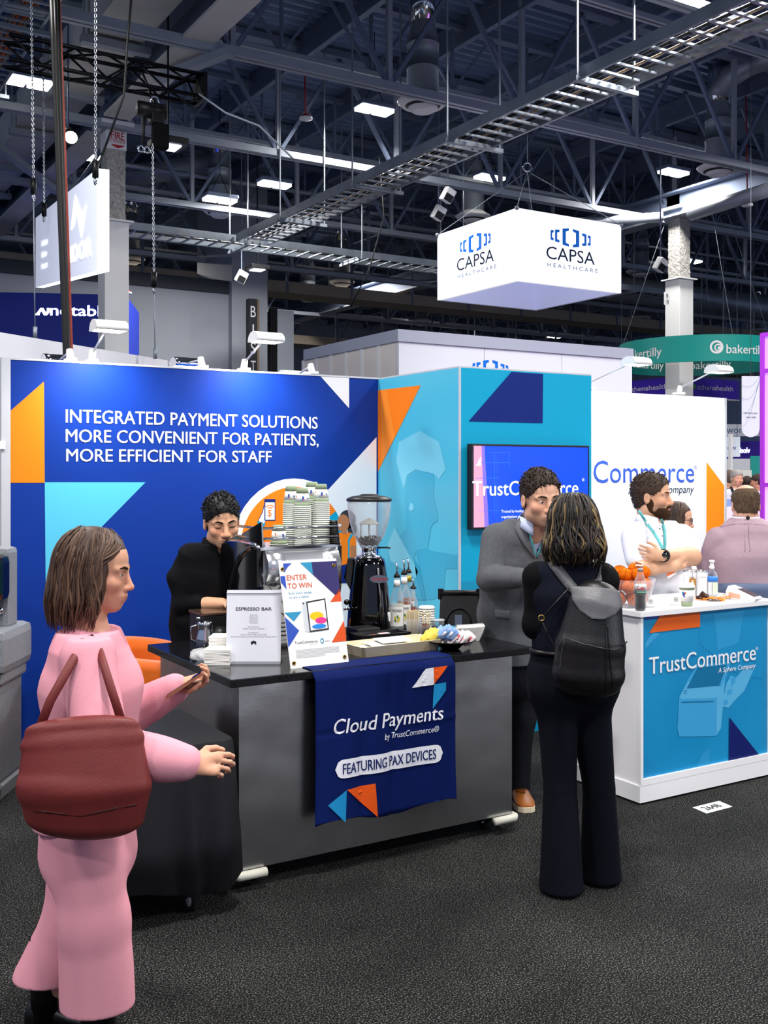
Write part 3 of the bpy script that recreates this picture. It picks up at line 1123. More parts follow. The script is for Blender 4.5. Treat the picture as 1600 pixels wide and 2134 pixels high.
# dark vertical sign on the pillar
Yb = 22.62
a, b = onY(519, 622, Yb), onY(536, 790, Yb)
t = Thing('blade_sign', 'tall dark sign with stacked white letters on the wall pillar', 'sign', (a.x, Yb, b.z - 1.2))
mb = MB(mat('sign_dark', '26292f', 0.5)).box((a.x, Yb, b.z - 1.2), (b.x, Yb + 0.18, a.z))
fr = Frame((a.x, Yb, b.z - 1.2), (1, 0, 0), (0, 0, 1))
for i, ch in enumerate('BISTRO'):
 u, v = fr.px(528, 661 + i * 38.0)
 fr.text(mb, ch, (b.x - a.x) / 2, v, 0.13 if ch != 'I' else 0.035, 0.26, m_white, align='C')
t.part('board', mb)
t.part('bronze_edge', MB(mat('bronze', '8a7458', 0.4, 0.6)).box((b.x, Yb + 0.01, b.z - 1.2), (b.x + 0.05, Yb + 0.17, a.z)))
# folding partition right of the pillar
a, b = onY(559, 690, 23.4), onY(612, 665, 23.4)
t = Thing('folding_partition', 'grey folding partition parked right of the wall pillar', 'partition', (a.x, 23.4, 0))
for i in range(4):
 t.part('panel_edge', MB(m_black).box((a.x + 0.05 * i + 0.01, 23.3, 0), (a.x + 0.05 * i + 0.045, 23.42, b.z + 0.2)))
t.part('panel', MB(mat('partition_grey', 'a2a8b4', 0.7)).box((a.x + 0.22, 23.4, 0), (b.x, 23.5, b.z + 0.2)))

# unseen white walls added behind the photographer to brighten reflections in the steel
for x0, x1, y, h, lab, mm in ((3.6, 6.6, -3.0, 3.0, 'unseen white wall added for reflections behind the photographer, left', m_bw), (8.1, 11.5, -3.0, 3.0, 'unseen white wall added for reflections behind the photographer, right', m_bw)):
 single('booth_wall', MB(mm).box((x0, y - 0.1, 0), (x1, y, h)), lab, 'booth wall')
for x in (4.6, 5.8, 9.2):  # fill lamps added out of view so those walls mirror brighter
 area_light((x, -2.5, 3.2), 150, 0.3, rot=(math.radians(-30), 0, 0))
# green ring sign
m_green = mat('ring_green', '0f8f86', 0.5, emit=0.08)
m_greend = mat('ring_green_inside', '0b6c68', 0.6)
cc = W(1455, 700, 22)
zb, zt, Rr = 3.92, 4.44, 1.62
t = Thing('ring_sign', 'green ring shaped sign hanging at the right', 'hanging sign', (cc.x, cc.y, zb))
mb = MB(m_green)
n = 64
vs = []
for i in range(n):
 c, s = math.cos(2 * pi * i / n), math.sin(2 * pi * i / n)
 vs += [(cc.x + c * Rr, cc.y + s * Rr, zb), (cc.x + c * Rr, cc.y + s * Rr, zt), (cc.x + c * (Rr - .05), cc.y + s * (Rr - .05), zb), (cc.x + c * (Rr - .05), cc.y + s * (Rr - .05), zt)]
for i in range(n):
 a, b = 4 * i, 4 * ((i + 1) % n)
 mb.add([], [])
 o = 0
base = len(mb.v)
mb.add(vs, [(4 * i, 4 * ((i + 1) % n), 4 * ((i + 1) % n) + 1, 4 * i + 1) for i in range(n)], m_green, True)
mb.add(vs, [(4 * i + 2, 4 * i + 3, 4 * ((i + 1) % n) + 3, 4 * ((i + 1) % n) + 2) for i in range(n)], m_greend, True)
mb.add(vs, [f for i in range(n) for f in ((4 * i, 4 * i + 2, 4 * ((i + 1) % n) + 2, 4 * ((i + 1) % n)), (4 * i + 1, 4 * ((i + 1) % n) + 1, 4 * ((i + 1) % n) + 3, 4 * i + 3))], m_green)


def ringP(a0, inner=False):
 def f(u, v, nn):
  a = a0 + u / Rr
  q = Rr + 0.004 if not inner else Rr - 0.056
  if inner:
   a = a0 - u / Rr
  return V((cc.x + math.cos(a) * q, cc.y + math.sin(a) * q, zb + v))
 return f


toc = math.atan2(-cc.y, -cc.x)            # the angle of the ring point nearest the camera
fr = Frame(cc, (1, 0, 0), (0, 0, 1))
fr.text(mb, 'bakertilly', 0.45, 0.15, None, 0.17, m_white, fn=ringP(toc + 0.05), bold=0.015)
fr.text(mb, 'bakertilly', -1.55, 0.15, None, 0.17, m_white, fn=ringP(toc - 0.05), bold=0.015)
fr.text(mb, 'bakertilly', -0.5, 0.15, None, 0.17, m_white, fn=ringP(toc + pi - 0.2, True), bold=0.015)
fr.text(mb, 'bakertilly', -0.5, 0.15, None, 0.17, m_white, fn=ringP(toc + pi + 0.75, True), bold=0.015)
f = ringP(toc + 0.05)
for r, ox, oy in ((0.13, 0.26, 0.27),):
 for ri, ro, e in ((0.09, 0.13, 0.0), (0.05, 0.075, 0.03), (0.0, 0.032, 0.05)):
  mb.add([f(ox + e + r_ * math.cos(a_), oy - e * 0.4 + r_ * math.sin(a_), 0) for a_ in [2 * pi * j / 20 for j in range(20)] for r_ in (ri, ro)],
    [(2 * j, 2 * j + 1, 2 * ((j + 1) % 20) + 1, 2 * ((j + 1) % 20)) for j in range(20)], m_white)
t.part('ring_band', mb)
for k in range(4):
 a_ = toc + 0.4 + k * pi / 2
 t.part('wire', MB(m_galv).tube([(cc.x + math.cos(a_) * Rr, cc.y + math.sin(a_) * Rr, zt), (cc.x, cc.y, 9.0)], 0.006, 5))

# violet box sign
m_vio = mat('box_violet', '3a22a0', 0.5, emit=0.12)
C = W(1405, 835, 24)
x0, y0 = C.x, C.y
zb = onY(1540, 833, y0).z
zt = onY(1540, 794, y0).z
xe = onY(1540, 800, y0).x
ye = y0 + 2.2
t = Thing('violet_box_sign', 'violet box sign with a small leaf logo hanging below the green ring', 'hanging sign', (x0, y0, zb))
mb = MB(m_vio).box((x0, y0, zb), (xe, ye, zt)).box((x0, y0, zb - 0.03), (xe, ye, zb), m_white)
m_leaf = mat('leaf_green', '6fc04a', 0.5)
for fr, L in ((Frame((x0, y0, zb), (1, 0, 0), (0, 0, 1)), xe - x0), (Frame((x0, ye, zb), (0, -1, 0), (0, 0, 1)), ye - y0)):
 w = L * 0.56
 fr.text(mb, 'athenahealth', L * 0.62, 0.19, w, 0.115, m_white, align='C', bold=0.01)
 for sx, q in ((-1, 0.0), (1, 0.0), (0, 0.03)):
  u = L * 0.62 - w / 2 - 0.11
  fr.art(mb, [(u, 0.17), (u + sx * .07 + .02, 0.25 + q), (u + sx * 0.05, 0.31 + q), (u - .02, 0.24)], m_leaf, uv=True)
t.part('fabric_box', mb)
for a, b in ((0.1, 0.1), (1.0, 0.1), (0.1, 1.8)):
 t.part('wire', MB(m_galv).tube([(x0 + a, y0 + b, zt), (x0 + a, y0 + b, 9.0)], 0.006, 5))

# glowing pink tower at the right edge
d = 12.0
pa = W(1584, 900, d)
ztop = W(1584, 676, d).z
t = Thing('pink_tower', 'tall glowing pink and violet fabric tower at the right frame edge', 'light tower', (pa.x + 0.6, pa.y + 0.4, 0))
m_pk = mat('tower_fabric', 'e59af0', 0.6, emit=0.9)
nt = m_pk.node_tree
tcn = nt.nodes.new('ShaderNodeTexCoord'); sp = nt.nodes.new('ShaderNodeSeparateXYZ'); rr = nt.nodes.new('ShaderNodeValToRGB'); mp = nt.nodes.new('ShaderNodeMapRange')
mp.inputs[1].default_value = 0; mp.inputs[2].default_value = 3.4
rr.color_ramp.elements[0].color = rgb('fbd0ee'); rr.color_ramp.elements[1].color = rgb('b98af0'); rr.color_ramp.elements.new(0.55).color = rgb('f09ae8')
nt.links.new(tcn.outputs['Object'], sp.inputs[0]); nt.links.new(sp.outputs['Z'], mp.inputs[0]); nt.links.new(mp.outputs[0], rr.inputs[0])
nt.links.new(rr.outputs[0], nt.nodes['Principled BSDF'].inputs['Emission Color']); nt.links.new(rr.outputs[0], nt.nodes['Principled BSDF'].inputs['Base Color'])
m_pf = mat('tower_frame', '9a2fc0', 0.4, emit=0.25)
x0, y0 = pa.x + 0.80, pa.y - 0.3
for (a, b) in (((x0, y0), (x0 + 1.2, y0)), ((x0, y0), (x0, y0 + 0.9)), ((x0 + 1.2, y0), (x0 + 1.2, y0 + 0.9)), ((x0, y0 + 0.9), (x0 + 1.2, y0 + 0.9))):
 t.part('fabric_panel', MB(m_pk).box((min(a[0], b[0]) - 0.01, min(a[1], b[1]) - 0.01, 0), (max(a[0], b[0]) + 0.01, max(a[1], b[1]) + 0.01, ztop)))
for (a, b) in ((0, 0), (1.2, 0), (0, 0.9), (1.2, 0.9)):
 t.part('frame_post', MB(m_pf).box((x0 + a - 0.03, y0 + b - 0.03, 0), (x0 + a + 0.03, y0 + b + 0.03, ztop + 0.02)))
for z in (0.75, 1.6, 3.0, ztop):
 t.part('frame_rail', MB(m_pf).box((x0 - 0.025, y0 - 0.025, z - 0.025), (x0 + 1.22, y0 + 0.92, z + 0.025)))

# far right corridor: banners and booth walls between the white wall and the pink tower
q = W(1564, 785, 17)
xw = 0.29
t = Thing('hanging_banner', 'narrow white banner with a rounded lower end beside the pink tower', 'banner', (q.x, q.y, 2.3))
pts = []
zt, zb = W(0, 784, 17).z, W(0, 911, 17).z
m_ban = mat('banner_white', 'dfe2ee', 0.6)
pts = [(-xw / 2, zt), (xw / 2, zt)] + [(xw / 2 * math.cos(a), zb + 0.14 - 0.14 * math.sin(a)) for a in np.linspace(0, pi, 13)]
mb = MB(m_ban).prism([(q.x + x * CS, q.y - x * SN, z) for x, z in pts], V((SN, CS, 0)) * 0.01)
fr = Frame((q.x, q.y, 0), (CS, -SN, 0), (0, 0, 1))
for s, yy in (("AI that's just", 862.5), ('your style', 871)):
 fr.text(mb, s, 0, W(0, yy, 17).z, None, 0.028, m_navyt, align='C', bold=0.02, n=0.004)
m_ln = mat('print_line_blue', '6f88b8', 0.6)
for k in range(4):
 pts = [fr.P(-0.14 + 0.28 * j / 10, zt - 0.15 - 0.1 * k - 0.35 * math.sin(j / 10 * 2.2 + k * 0.4) * (0.5 + 0.2 * k) + 0.3 * j / 10, 0.004) for j in range(11)]
 mb.tube(pts, 0.0016, 4, m_ln)
t.part('banner_sheet', mb)
t.part('wire', MB(m_galv).tube([(q.x, q.y, zt), (q.x, q.y, 9.0)], 0.005, 5))


def far_panel(name, lab, px0, px1, y0, y1, d, m, txt=None, tm=None, cap=0.1, bold=0.0, wtext=None):
 a, b = W(px0, y1, d), W(px1, y0, d)
 u = V((CS, -SN, 0))
 f = V((SN, CS, 0))
 z0, z1 = a.z, b.z
 mb = MB(m).prism([V((a.x, a.y, z0)), V((b.x, b.y, z0)), V((b.x, b.y, z1)), V((a.x, a.y, z1))], f * 0.06)
 fr = Frame((a.x, a.y, z0), u, (0, 0, 1))
 if txt:
  for i, s in enumerate(txt):
   fr.text(mb, s, (b - a).xy.length / 2, (z1 - z0) * (0.62 if len(txt) > 1 else 0.42) - i * cap * 1.7 - cap * 0.3, wtext, cap, tm, align='C', bold=bold)
 t = Thing(name, lab, 'sign panel', (a.x, a.y, z0))
 t.part('panel', mb)
 if 'header' in name or 'screen' in name:
  for p in (a + (b - a) * 0.15, a + (b - a) * 0.85):
   t.part('wire', MB(m_galv).tube([(p.x, p.y, z1 - 0.01), (p.x, p.y, 9.0)], 0.006, 5))
 return t


m_wp = mat('far_white_panel', 'dcdfe8', 0.5, emit=0.15)
far_panel('booth_header', 'pale header sign with thin blue letters beyond the white wall', 1495, 1582, 884, 909, 26, m_wp, ('works', ), mat('print_soft_blue', '5b7fae', 0.5), 0.17, wtext=0.6)
far_panel('booth_screen', 'white wall screen with small letters beyond the white wall end', 1500, 1542, 910, 952, 24, mat('far_screen', 'dfe6f2', 0.5, emit=0.4), ('new', ), mat('print_mid_blue', '3a66b0', 0.5), 0.12)
far_panel('booth_header', 'violet header with a row of glowing white letters near the pink tower', 1500, 1584, 919, 956, 27, m_vio, ('medisolv',), m_glow, 0.14, 0.03, wtext=0.5)
far_panel('booth_wall', 'grey white booth wall behind the distant visitors', 1500, 1563, 956, 1155, 22.0, mat('far_grey_panel', 'c2c5cc', 0.6))
far_panel('booth_wall', 'teal booth wall behind the distant visitors beside the pink tower', 1564, 1584, 950, 1150, 23, mat('far_teal_panel', '1f9a92', 0.6, emit=0.05))
far_panel('booth_wall', 'broad dark blue booth wall far down the aisle', 1440, 1600, 985, 1110, 30, mat('far_navy_panel', '1d2340', 0.7))
far_panel('popup_display', 'white folded pop-up screen behind the distant visitors', 1526, 1566, 980, 1173, 20, mat('far_cream_panel', 'd9d9d4', 0.6))
far_panel('display_counter', 'low white lit counter beyond the white wall end', 1505, 1600, 1056, 1268, 13.5, m_wp)
far_panel('display_counter', 'pale blue counter front behind the balding man', 1498, 1545, 1040, 1254, 14.2, mat('far_blue_counter', '8fb0dc', 0.5, emit=0.1))
single('sign_post', MB(m_white).bar(W(1522, 905, 20.5), W(1522, 1171, 20.5), 0.06), 'thin white post in the aisle behind the white wall end', 'post')


# ================================================================== the booth
m_bluew = mat('print_royal', '0a3592', 0.5, spec=0.2, bump=(900, 0.05))
m_cyan = mat('print_cyan', '58c3e6', 0.5, spec=0.2)
m_orange = mat('print_orange', 'ff8418', 0.5, spec=0.2)
m_navy = mat('print_navy', '0b2474', 0.5, spec=0.2)
m_teal = mat('print_teal', '10a2cb', 0.5, spec=0.2)
m_teall = mat('print_light_teal', '4fbfde', 0.28)
m_pw = mat('print_white', 'eef0f4', 0.5)
m_skinp = mat('print_skin', 'b9794f', 0.6)
m_hairp = mat('print_hair', '2f3036', 0.6)
m_frame = mat('alu_frame', 'd7d9dd', 0.4, 0.4)
YW, ZT = 6.56, 2.43
XL, XT = onY(22, 900, YW).x, 3.94
t = Thing('display_wall', 'royal blue booth wall with white slogan and orange and cyan shapes', 'booth wall', ((XL + XT) / 2, YW, 0))
mb = MB(m_bluew).box((XL, YW, 0.0), (XT, YW + 0.08, ZT))
fr = Frame((XL, YW, 0), (1, 0, 0), (0, 0, 1))
fr.art(mb, [(22, 856), (91.5, 795), (93, 1006), (22, 1006)], m_orange)
fr.art(mb, [(93, 1005), (303, 1005), (95, 1217)], m_cyan)
fr.art(mb, [(667, 783.5), (727, 787), (727, 851)], m_pw)
fr.art(mb, [(784, 911), (683, 1021), (560, 1150), (560, 1500), (784, 1500)], m_pw, 0.002)
u, v = fr.px(612, 1135)
_, v2 = fr.px(612, 997)
r = v2 - v
fr.disc(mb, u, v, r, m_pw, 0.003)
fr.disc(mb, u, v, r * 0.87, m_orange, 0.004, a0=0.62, a1=pi + 0.25)
fr.art(mb, [(u, v)] + [(u + r * 0.87 * math.cos(a), v + r * 0.87 * math.sin(a)) for a in np.linspace(-0.6, 0.66, 16)], m_teal, 0.004, True)
fr.art(mb, [(u, v)] + [(u + r * 0.87 * math.cos(a), v + r * 0.87 * math.sin(a)) for a in np.linspace(0.6, 1.3, 10)], m_orange, 0.0045, True)
# phone in a hand
fr.art(mb, [(545, 1068), (549, 1052), (556, 1052), (556, 1082), (548, 1096), (536, 1086)], m_navy, 0.005)
fr.art(mb, [(546.5, 1068), (550, 1055), (555, 1055), (555, 1082), (548, 1093), (538, 1085)], m_pw, 0.0055)
fr.art(mb, [(550, 1040), (573, 1040), (573, 1085), (550, 1085)], m_navy, 0.006)
fr.art(mb, [(552, 1047), (571.5, 1047), (571.5, 1083), (552, 1083)], m_pw, 0.0065)
fr.art(mb, [(536, 1086), (552, 1092), (550, 1096), (548, 1098), (535, 1090)], m_teal, 0.0065)
pu, pv = fr.px(561.5, 1060)
for rr in (0.022, 0.038):
 fr.disc(mb, pu, pv - 0.01, rr, m_orange, 0.007, 10, 0.6, 2.5, r_in=rr - 0.007)
fr.textpx(mb, '$', (556.5, 1076), (565, 1076), 14, m_orange, n=0.007)
fr.art(mb, [(680, 1052), (685, 1052), (685, 1086), (680, 1086)], m_navy, 0.006)
fr.art(mb, [(680, 1056), (683.5, 1056), (683.5, 1083), (680, 1083)], m_pw, 0.0065)
# drawn woman with a ponytail
hu, hv = fr.px(714, 1090)
fr.disc(mb, hu + 0.035, hv + 0.025, 0.068, m_hairp, 0.0052, 24)
fr.disc(mb, hu + 0.075, hv - 0.045, 0.038, m_hairp, 0.0052, 18, ry=0.05)
fr.disc(mb, hu, hv, 0.05, m_skinp, 0.006, 24, ry=0.062)
fr.art(mb, [(711, 1098), (722, 1092), (722, 1113), (713, 1113)], m_skinp, 0.0062)
fr.art(mb, [(703, 1091), (711, 1093), (708, 1098), (704, 1097)], m_pw, 0.0066)
fr.art(mb, [(696, 1114), (706, 1110), (731, 1110), (741, 1119), (742, 1172), (698, 1180), (697, 1150)], m_orange, 0.0056)
fr.art(mb, [(730, 1112), (736, 1114), (728, 1125), (727, 1155), (733, 1185), (724, 1185), (724, 1125)], m_teal, 0.0062)
fr.art(mb, [(729, 1137), (741, 1137), (742, 1165), (730, 1165)], m_skinp, 0.0064)
fr.art(mb, [(697, 1130), (706, 1124), (709, 1128), (700, 1142)], m_pw, 0.0066)
fr.art(mb, [(698, 1180), (742, 1172), (740, 1215), (700, 1215)], m_navy, 0.0056)
fr.art(mb, [(722, 1178), (740, 1172), (740, 1206), (726, 1200)], m_cyan, 0.0058)
fr.textpx(mb, 'INTEGRATED PAYMENT SOLUTIONS', (137, 880.5), (661, 893.5), 27.5, m_pw, 0.016)
fr.textpx(mb, 'MORE CONVENIENT FOR PATIENTS,', (137, 921.5), (663, 928.5), 26.5, m_pw, 0.016)
fr.textpx(mb, 'MORE EFFICIENT FOR STAFF', (138, 961.5), (565, 963.7), 26, m_pw, 0.016)
t.part('panel', mb)
t.part('left_frame', MB(m_frame).box((XL - 0.055, YW - 0.01, 0), (XL - 0.002, YW + 0.1, ZT)))
a = onY(14, 930, YW)
t.part('frame_lock', MB(m_white).box((XL - 0.075, YW - 0.03, a.z - 0.02), (XL - 0.035, YW + 0.0, a.z + 0.03), bev=0.004))
t.part('top_rail', MB(m_frame).box((XL - 0.05, YW - 0.005, ZT), (XT, YW + 0.09, ZT + 0.012)))

# teal tower
YT = 5.54
XR = onY(1232, 900, YT).x
t = Thing('display_tower', 'teal booth tower with an orange corner and a navy shape', 'booth wall', ((XT + XR) / 2, (YT + YW) / 2, 0))
mb = MB(m_teal).box((XT, YT, 0), (XR, YW + 0.08, ZT))
fs_ = Frame((XT, YW, 0), (0, -1, 0), (0, 0, 1))
fs_.art(mb, [(0.0, 0), (YW - YT, 0), (YW - YT, ZT), (0, ZT)], m_teall, 0.0015, True)
fs_.art(mb, [(788, 813.5), (877, 803), (788, 983)], m_orange, 0.003)
fs_.art(mb, [(793, 812.8), (806, 811.5), (824, 910), (797, 965)], mat('print_orange_pale', 'ff9126', 0.5), 0.004)  # slightly paler orange ink on the printed corner
m_tp1, m_tp2, m_tp3 = mat('print_teal_figure', '45b2d4', 0.28), mat('print_teal_deep', '2fa3c9', 0.28), mat('print_teal_pale', '79d0e8', 0.28)  # deeper and paler inks of the printed figure
z6 = lambda L: [(780 + x / 3.478, 760 + y / 3.478) for x, y in L]
fs_.art(mb, z6([(180, 560), (330, 480), (470, 560), (520, 760), (470, 830), (430, 790), (300, 760), (240, 800), (215, 900), (160, 700)]), m_tp3, 0.003)
fs_.art(mb, z6([(240, 800), (300, 770), (430, 790), (437, 880), (428, 950), (455, 1060), (465, 1130), (430, 1150), (412, 1180), (405, 1230), (390, 1330), (310, 1345), (290, 1400), (360, 1704), (60, 1704), (40, 1560), (120, 1350), (230, 1180), (225, 950)]), m_tp1, 0.0035)
fs_.art(mb, z6([(265, 1000), (285, 1010), (290, 1050), (268, 1062), (254, 1040)]), m_tp3, 0.005)
fs_.art(mb, z6([(150, 1180), (300, 1460), (320, 1500), (300, 1550), (120, 1420), (100, 1300)]), m_tp3, 0.0045)
fs_.art(mb, z6([(290, 1400), (330, 1470), (380, 1704), (350, 1704), (310, 1560)]), m_tp2, 0.0045)
fs_.art(mb, z6([(300, 1345), (390, 1330), (420, 1350), (600, 1380), (600, 1480), (520, 1480), (505, 1640), (430, 1704), (390, 1704)]), mat('print_teal_mid', '37abd0', 0.28), 0.003)
ff = Frame((XT, YT, 0), (1, 0, 0), (0, 0, 1))
ff.art(mb, [(1065, 775), (1131, 779.5), (1130, 882), (976, 878)], m_navy, 0.003)
ff.art(mb, [(1226.5, 1042), (1232, 1042), (1232, 1150), (1226.5, 1150)], m_orange, 0.003)
ff.art(mb, [(958, 1212), (1075, 1206), (1075, 1400), (958, 1420)], mat('print_teal_low', '0f8fb8', 0.5), 0.002)
t.part('tower_body', mb)
t.part('corner_seam', MB(m_frame).box((XT - 0.006, YT - 0.006, 0), (XT + 0.006, YT + 0.006, ZT)))
t.part('top_rail', MB(m_frame).box((XT, YT, ZT), (XR, YT + 0.05, ZT + 0.01)).box((XT, YT + 0.05, ZT), (XT + 0.05, YW, ZT + 0.01)))
# television on the tower
yv = YT - 0.075
a, b = onY(983, 924.5, yv), onY(1228, 927, yv)
zb_, zt_ = onY(980, 1104, yv).z, a.z
t = Thing('television', 'wall television showing a blue screen with white company lettering', 'television', (a.x, yv, zb_))
t.part('casing', MB(m_dark).box((a.x, yv, zb_), (b.x, YT - 0.02, zt_), bev=0.006))
t.part('wall_mount', MB(m_steel).box((a.x + 0.3, YT - 0.02, zb_ + 0.15), (b.x - 0.3, YT, zt_ - 0.15)))
E = 0.75
m_scr = mat('screen_blue', '0b3fe0', 0.3, emit=E, emitc='0a45ea')
m_scr2 = mat('screen_pink', 'e08fa8', 0.3, emit=E)
m_scr3 = mat('screen_violet', '7a62d8', 0.3, emit=E)
m_scr4 = mat('screen_white', 'eef2ff', 0.3, emit=E)
m_scr5 = mat('screen_mid_blue', '2a6af0', 0.3, emit=E)
fr = Frame((a.x, yv, zb_), (1, 0, 0), (0, 0, 1))
Wt, Ht = b.x - a.x, zt_ - zb_
q = 0.014
mb = MB(m_scr)
fr.art(mb, [(q, q), (Wt - q, q), (Wt - q, Ht - q), (q, Ht - q)], m_scr, 0.001, True)
fr.art(mb, [(q, q), (0.10, q), (0.075, Ht - q), (q, Ht - q)], m_scr2, 0.0015, True)
fr.art(mb, [(0.10, q), (0.135, q), (0.10, Ht - q), (0.075, Ht - q)], m_scr3, 0.0015, True)
for (x0, y0, x1, y1) in ((0.03, 0.43, 0.3, 0.433), (0.03, 0.33, 0.22, 0.333), (0.1, 0.28, 0.103, 0.50), (0.18, 0.1, 0.183, 0.5), (0.2, 0.1, 0.202, 0.46), (0.05, 0.12, 0.28, 0.122), (0.3, 0.40, 0.303, 0.5), (0.14, 0.496, 0.303, 0.499)):
 fr.art(mb, [(x0, y0), (x1, y0), (x1, y1), (x0, y1)], m_scr5, 0.002, True)
fr.art(mb, [(0.03, 0.41), (0.07, 0.41), (0.07, 0.47)], m_scr4, 0.002, True)
fr.textpx(mb, 'TrustCommerce', (984, 1033), (1204, 1030), 30, m_scr4, 0.012, n=0.003)
fr.text(mb, '®', Wt * 0.93, Ht * 0.555, 0.022, 0.02, m_scr4)
for i, (s, yy) in enumerate((('Trusted by leading healthcare', 0.105), ('organizations since 2000', 0.07))):
 fr.text(mb, s, 0.235, yy, None, 0.017, m_scr4, n=0.003)
t.part('screen', mb)

# white wall with the company name
XE = onY(1510, 900, YW).x
t = Thing('display_wall', 'white booth wall with blue company lettering and an orange stripe at the right', 'booth wall', ((XR + XE) / 2, YW, 0))
m_wall = mat('print_wall_white', 'e2e3e9', 0.6, spec=0.2)
mb = MB(m_wall).box((XR - 0.4, YW, 0), (XE, YW + 0.08, ZT))
fr = Frame((XR, YW, 0), (1, 0, 0), (0, 0, 1))
m_tb = mat('print_text_blue', '2c50b4', 0.5)
fr.textpx(mb, 'Commerce', (1236, 1007), (1446, 1004), 46, m_tb, 0.0)
fr.textpx(mb, '®', (1444.5, 978), (1452, 978), 8, m_tb)
u, v = fr.px(1444, 1027)
fr.text(mb, 'A Sphere Company', u, v, None, 0.068, m_navyt, shear=0.2, align='R')
fr.art(mb, [(1471.5, 962.5), (1508.5, 1012), (1508.5, 1225), (1471.5, 1225)], m_orange)
t.part('panel', mb)
t.part('end_frame', MB(m_frame).box((XE, YW - 0.005, 0), (XE + 0.02, YW + 0.09, ZT)))


# ---------------------------------------------------------------- arm lamps on the wall tops
m_shade = mat('lamp_shade', 'f2f2f2', 0.35)
m_tube = mat('arm_lamp_light', 'ffffff', 0.4, emit=9, emitc='fff6ea')


def arm_lamp(px, lab, s=-1, reach=0.36, rise=0.17, hw=0.095, chrome=False, lens_px=None):
 p = onY(px, 760, YW)
 p = V((p.x, YW + 0.04, ZT + 0.012))
 t = Thing('arm_lamp', lab, 'lamp', p)
 sh = m_chrome if chrome else m_shade
 t.part('clamp', MB(m_shade).box((p.x - 0.03, p.y - 0.05, p.z), (p.x + 0.03, p.y + 0.05, p.z + 0.02), bev=0.004).tube([p + V((0, 0, 0.02)), p + V((0, s * 0.02, 0.075))], [0.026, 0.02], 12))
 h = p + V((0, s * reach, rise))
 t.part('arm', MB(m_frame).tube([p + V((0, s * 0.02, 0.06)), p + V((0, s * reach * 0.9, rise + 0.01))], 0.007, 8))
 rows = []
 for i in range(9):
  a_ = math.radians(-15 + 210 * i / 8)
  rows.append([h + V((x * (1 if 0 < a_ < pi else 1.04), -s * math.cos(a_) * 0.075, math.sin(a_) * 0.05)) for x in (-hw, -hw * 0.6, 0, hw * 0.6, hw)])
 mb = MB(sh).sheet(rows if s < 0 else rows[::-1], thick=0.004)
 for x in (-hw, hw):
  mb.prism([h + V((x, -s * math.cos(a_) * 0.075, math.sin(a_) * 0.05)) for a_ in np.radians(np.linspace(-15, 195, 12))], V((0.004, 0, 0)))
 t.part('shade', mb)
 t.part('light_tube', MB(m_tube).box((h.x - hw * 0.85, h.y - 0.05, h.z - 0.016), (h.x + hw * 0.85, h.y + 0.05, h.z - 0.004)))
 area_light(h - V((0, 0, 0.03)), ARM_POWER, 0.16, rot=(math.radians(28 if s < 0 else -28), 0, 0), color=(1, 0.97, 0.95), size_y=0.08, spread=2.2)
 return t


arm_lamp(195, 'white arm lamp over the blue wall, left of the slogan')
arm_lamp(513, 'white arm lamp over the blue wall in front of the tall dark sign')
arm_lamp(1233, 'white arm lamp just right of the teal tower', reach=0.55)
arm_lamp(1421, 'white arm lamp over the white wall near the violet sign', reach=0.45)
arm_lamp(425, 'small chrome arm lamp facing backwards between the two white ones', s=1, reach=0.3, rise=0.05, chrome=True)
arm_lamp(655, 'arm lamp facing backwards near the white booth corner, only its glow showing', s=1, reach=0.3, rise=0.0)
arm_lamp(150, 'chrome arm lamp facing backwards at the left end of the blue wall', s=1, reach=0.3, rise=0.02, chrome=True)

# ---------------------------------------------------------------- espresso cart
m_brush = mat('brushed_steel', 'bdbdbf', 0.27, 1.0)
nt = m_brush.node_tree
tc = nt.nodes.new('ShaderNodeTexCoord'); mpg = nt.nodes.new('ShaderNodeMapping'); mpg.inputs['Scale'].default_value = (3, 3, 260)
nz = nt.nodes.new('ShaderNodeTexNoise'); nz.inputs['Scale'].default_value = 4; nz.inputs['Detail'].default_value = 4
bp = nt.nodes.new('ShaderNodeBump'); bp.inputs['Strength'].default_value = 0.06; bp.inputs['Distance'].default_value = 0.004
nz3 = nt.nodes.new('ShaderNodeTexNoise'); nz3.inputs['Scale'].default_value = 2.2
bp2 = nt.nodes.new('ShaderNodeBump'); bp2.inputs['Strength'].default_value = 0.25; bp2.inputs['Distance'].default_value = 0.06
nt.links.new(tc.outputs['Object'], mpg.inputs[0]); nt.links.new(mpg.outputs[0], nz.inputs['Vector']); nt.links.new(nz.outputs['Fac'], bp.inputs['Height'])
nt.links.new(tc.outputs['Object'], nz3.inputs['Vector']); nt.links.new(nz3.outputs['Fac'], bp2.inputs['Height'])
nt.links.new(bp2.outputs[0], bp.inputs['Normal']); nt.links.new(bp.outputs[0], nt.nodes['Principled BSDF'].inputs['Normal'])
m_gran = mat('black_granite', '08080a', 0.12, spec=0.6, var=(160, '1d1d22', 0.1))
m_bump = mat('bumper_plastic', 'd3d2c4', 0.5)
m_rub = mat('rubber', '121213', 0.7)
CT = 0.895
x0, x1, y0, y1 = 1.76, 3.20, 4.06, 5.03
t = Thing('espresso_cart', 'stainless steel espresso cart with a black stone top', 'cart', ((x0 + x1) / 2, (y0 + y1) / 2, 0))
t.part('front_panel', MB(m_brush).box((x0, y0, 0.085), (x1, y0 + 0.012, CT - 0.035)))
t.part('side_panel', MB(m_brush).box((x0, y0 + 0.012, 0.085), (x0 + 0.012, y1, CT - 0.035)))
t.part('side_panel', MB(m_brush).box((x1 - 0.012, y0 + 0.012, 0.085), (x1, y1, CT - 0.035)))
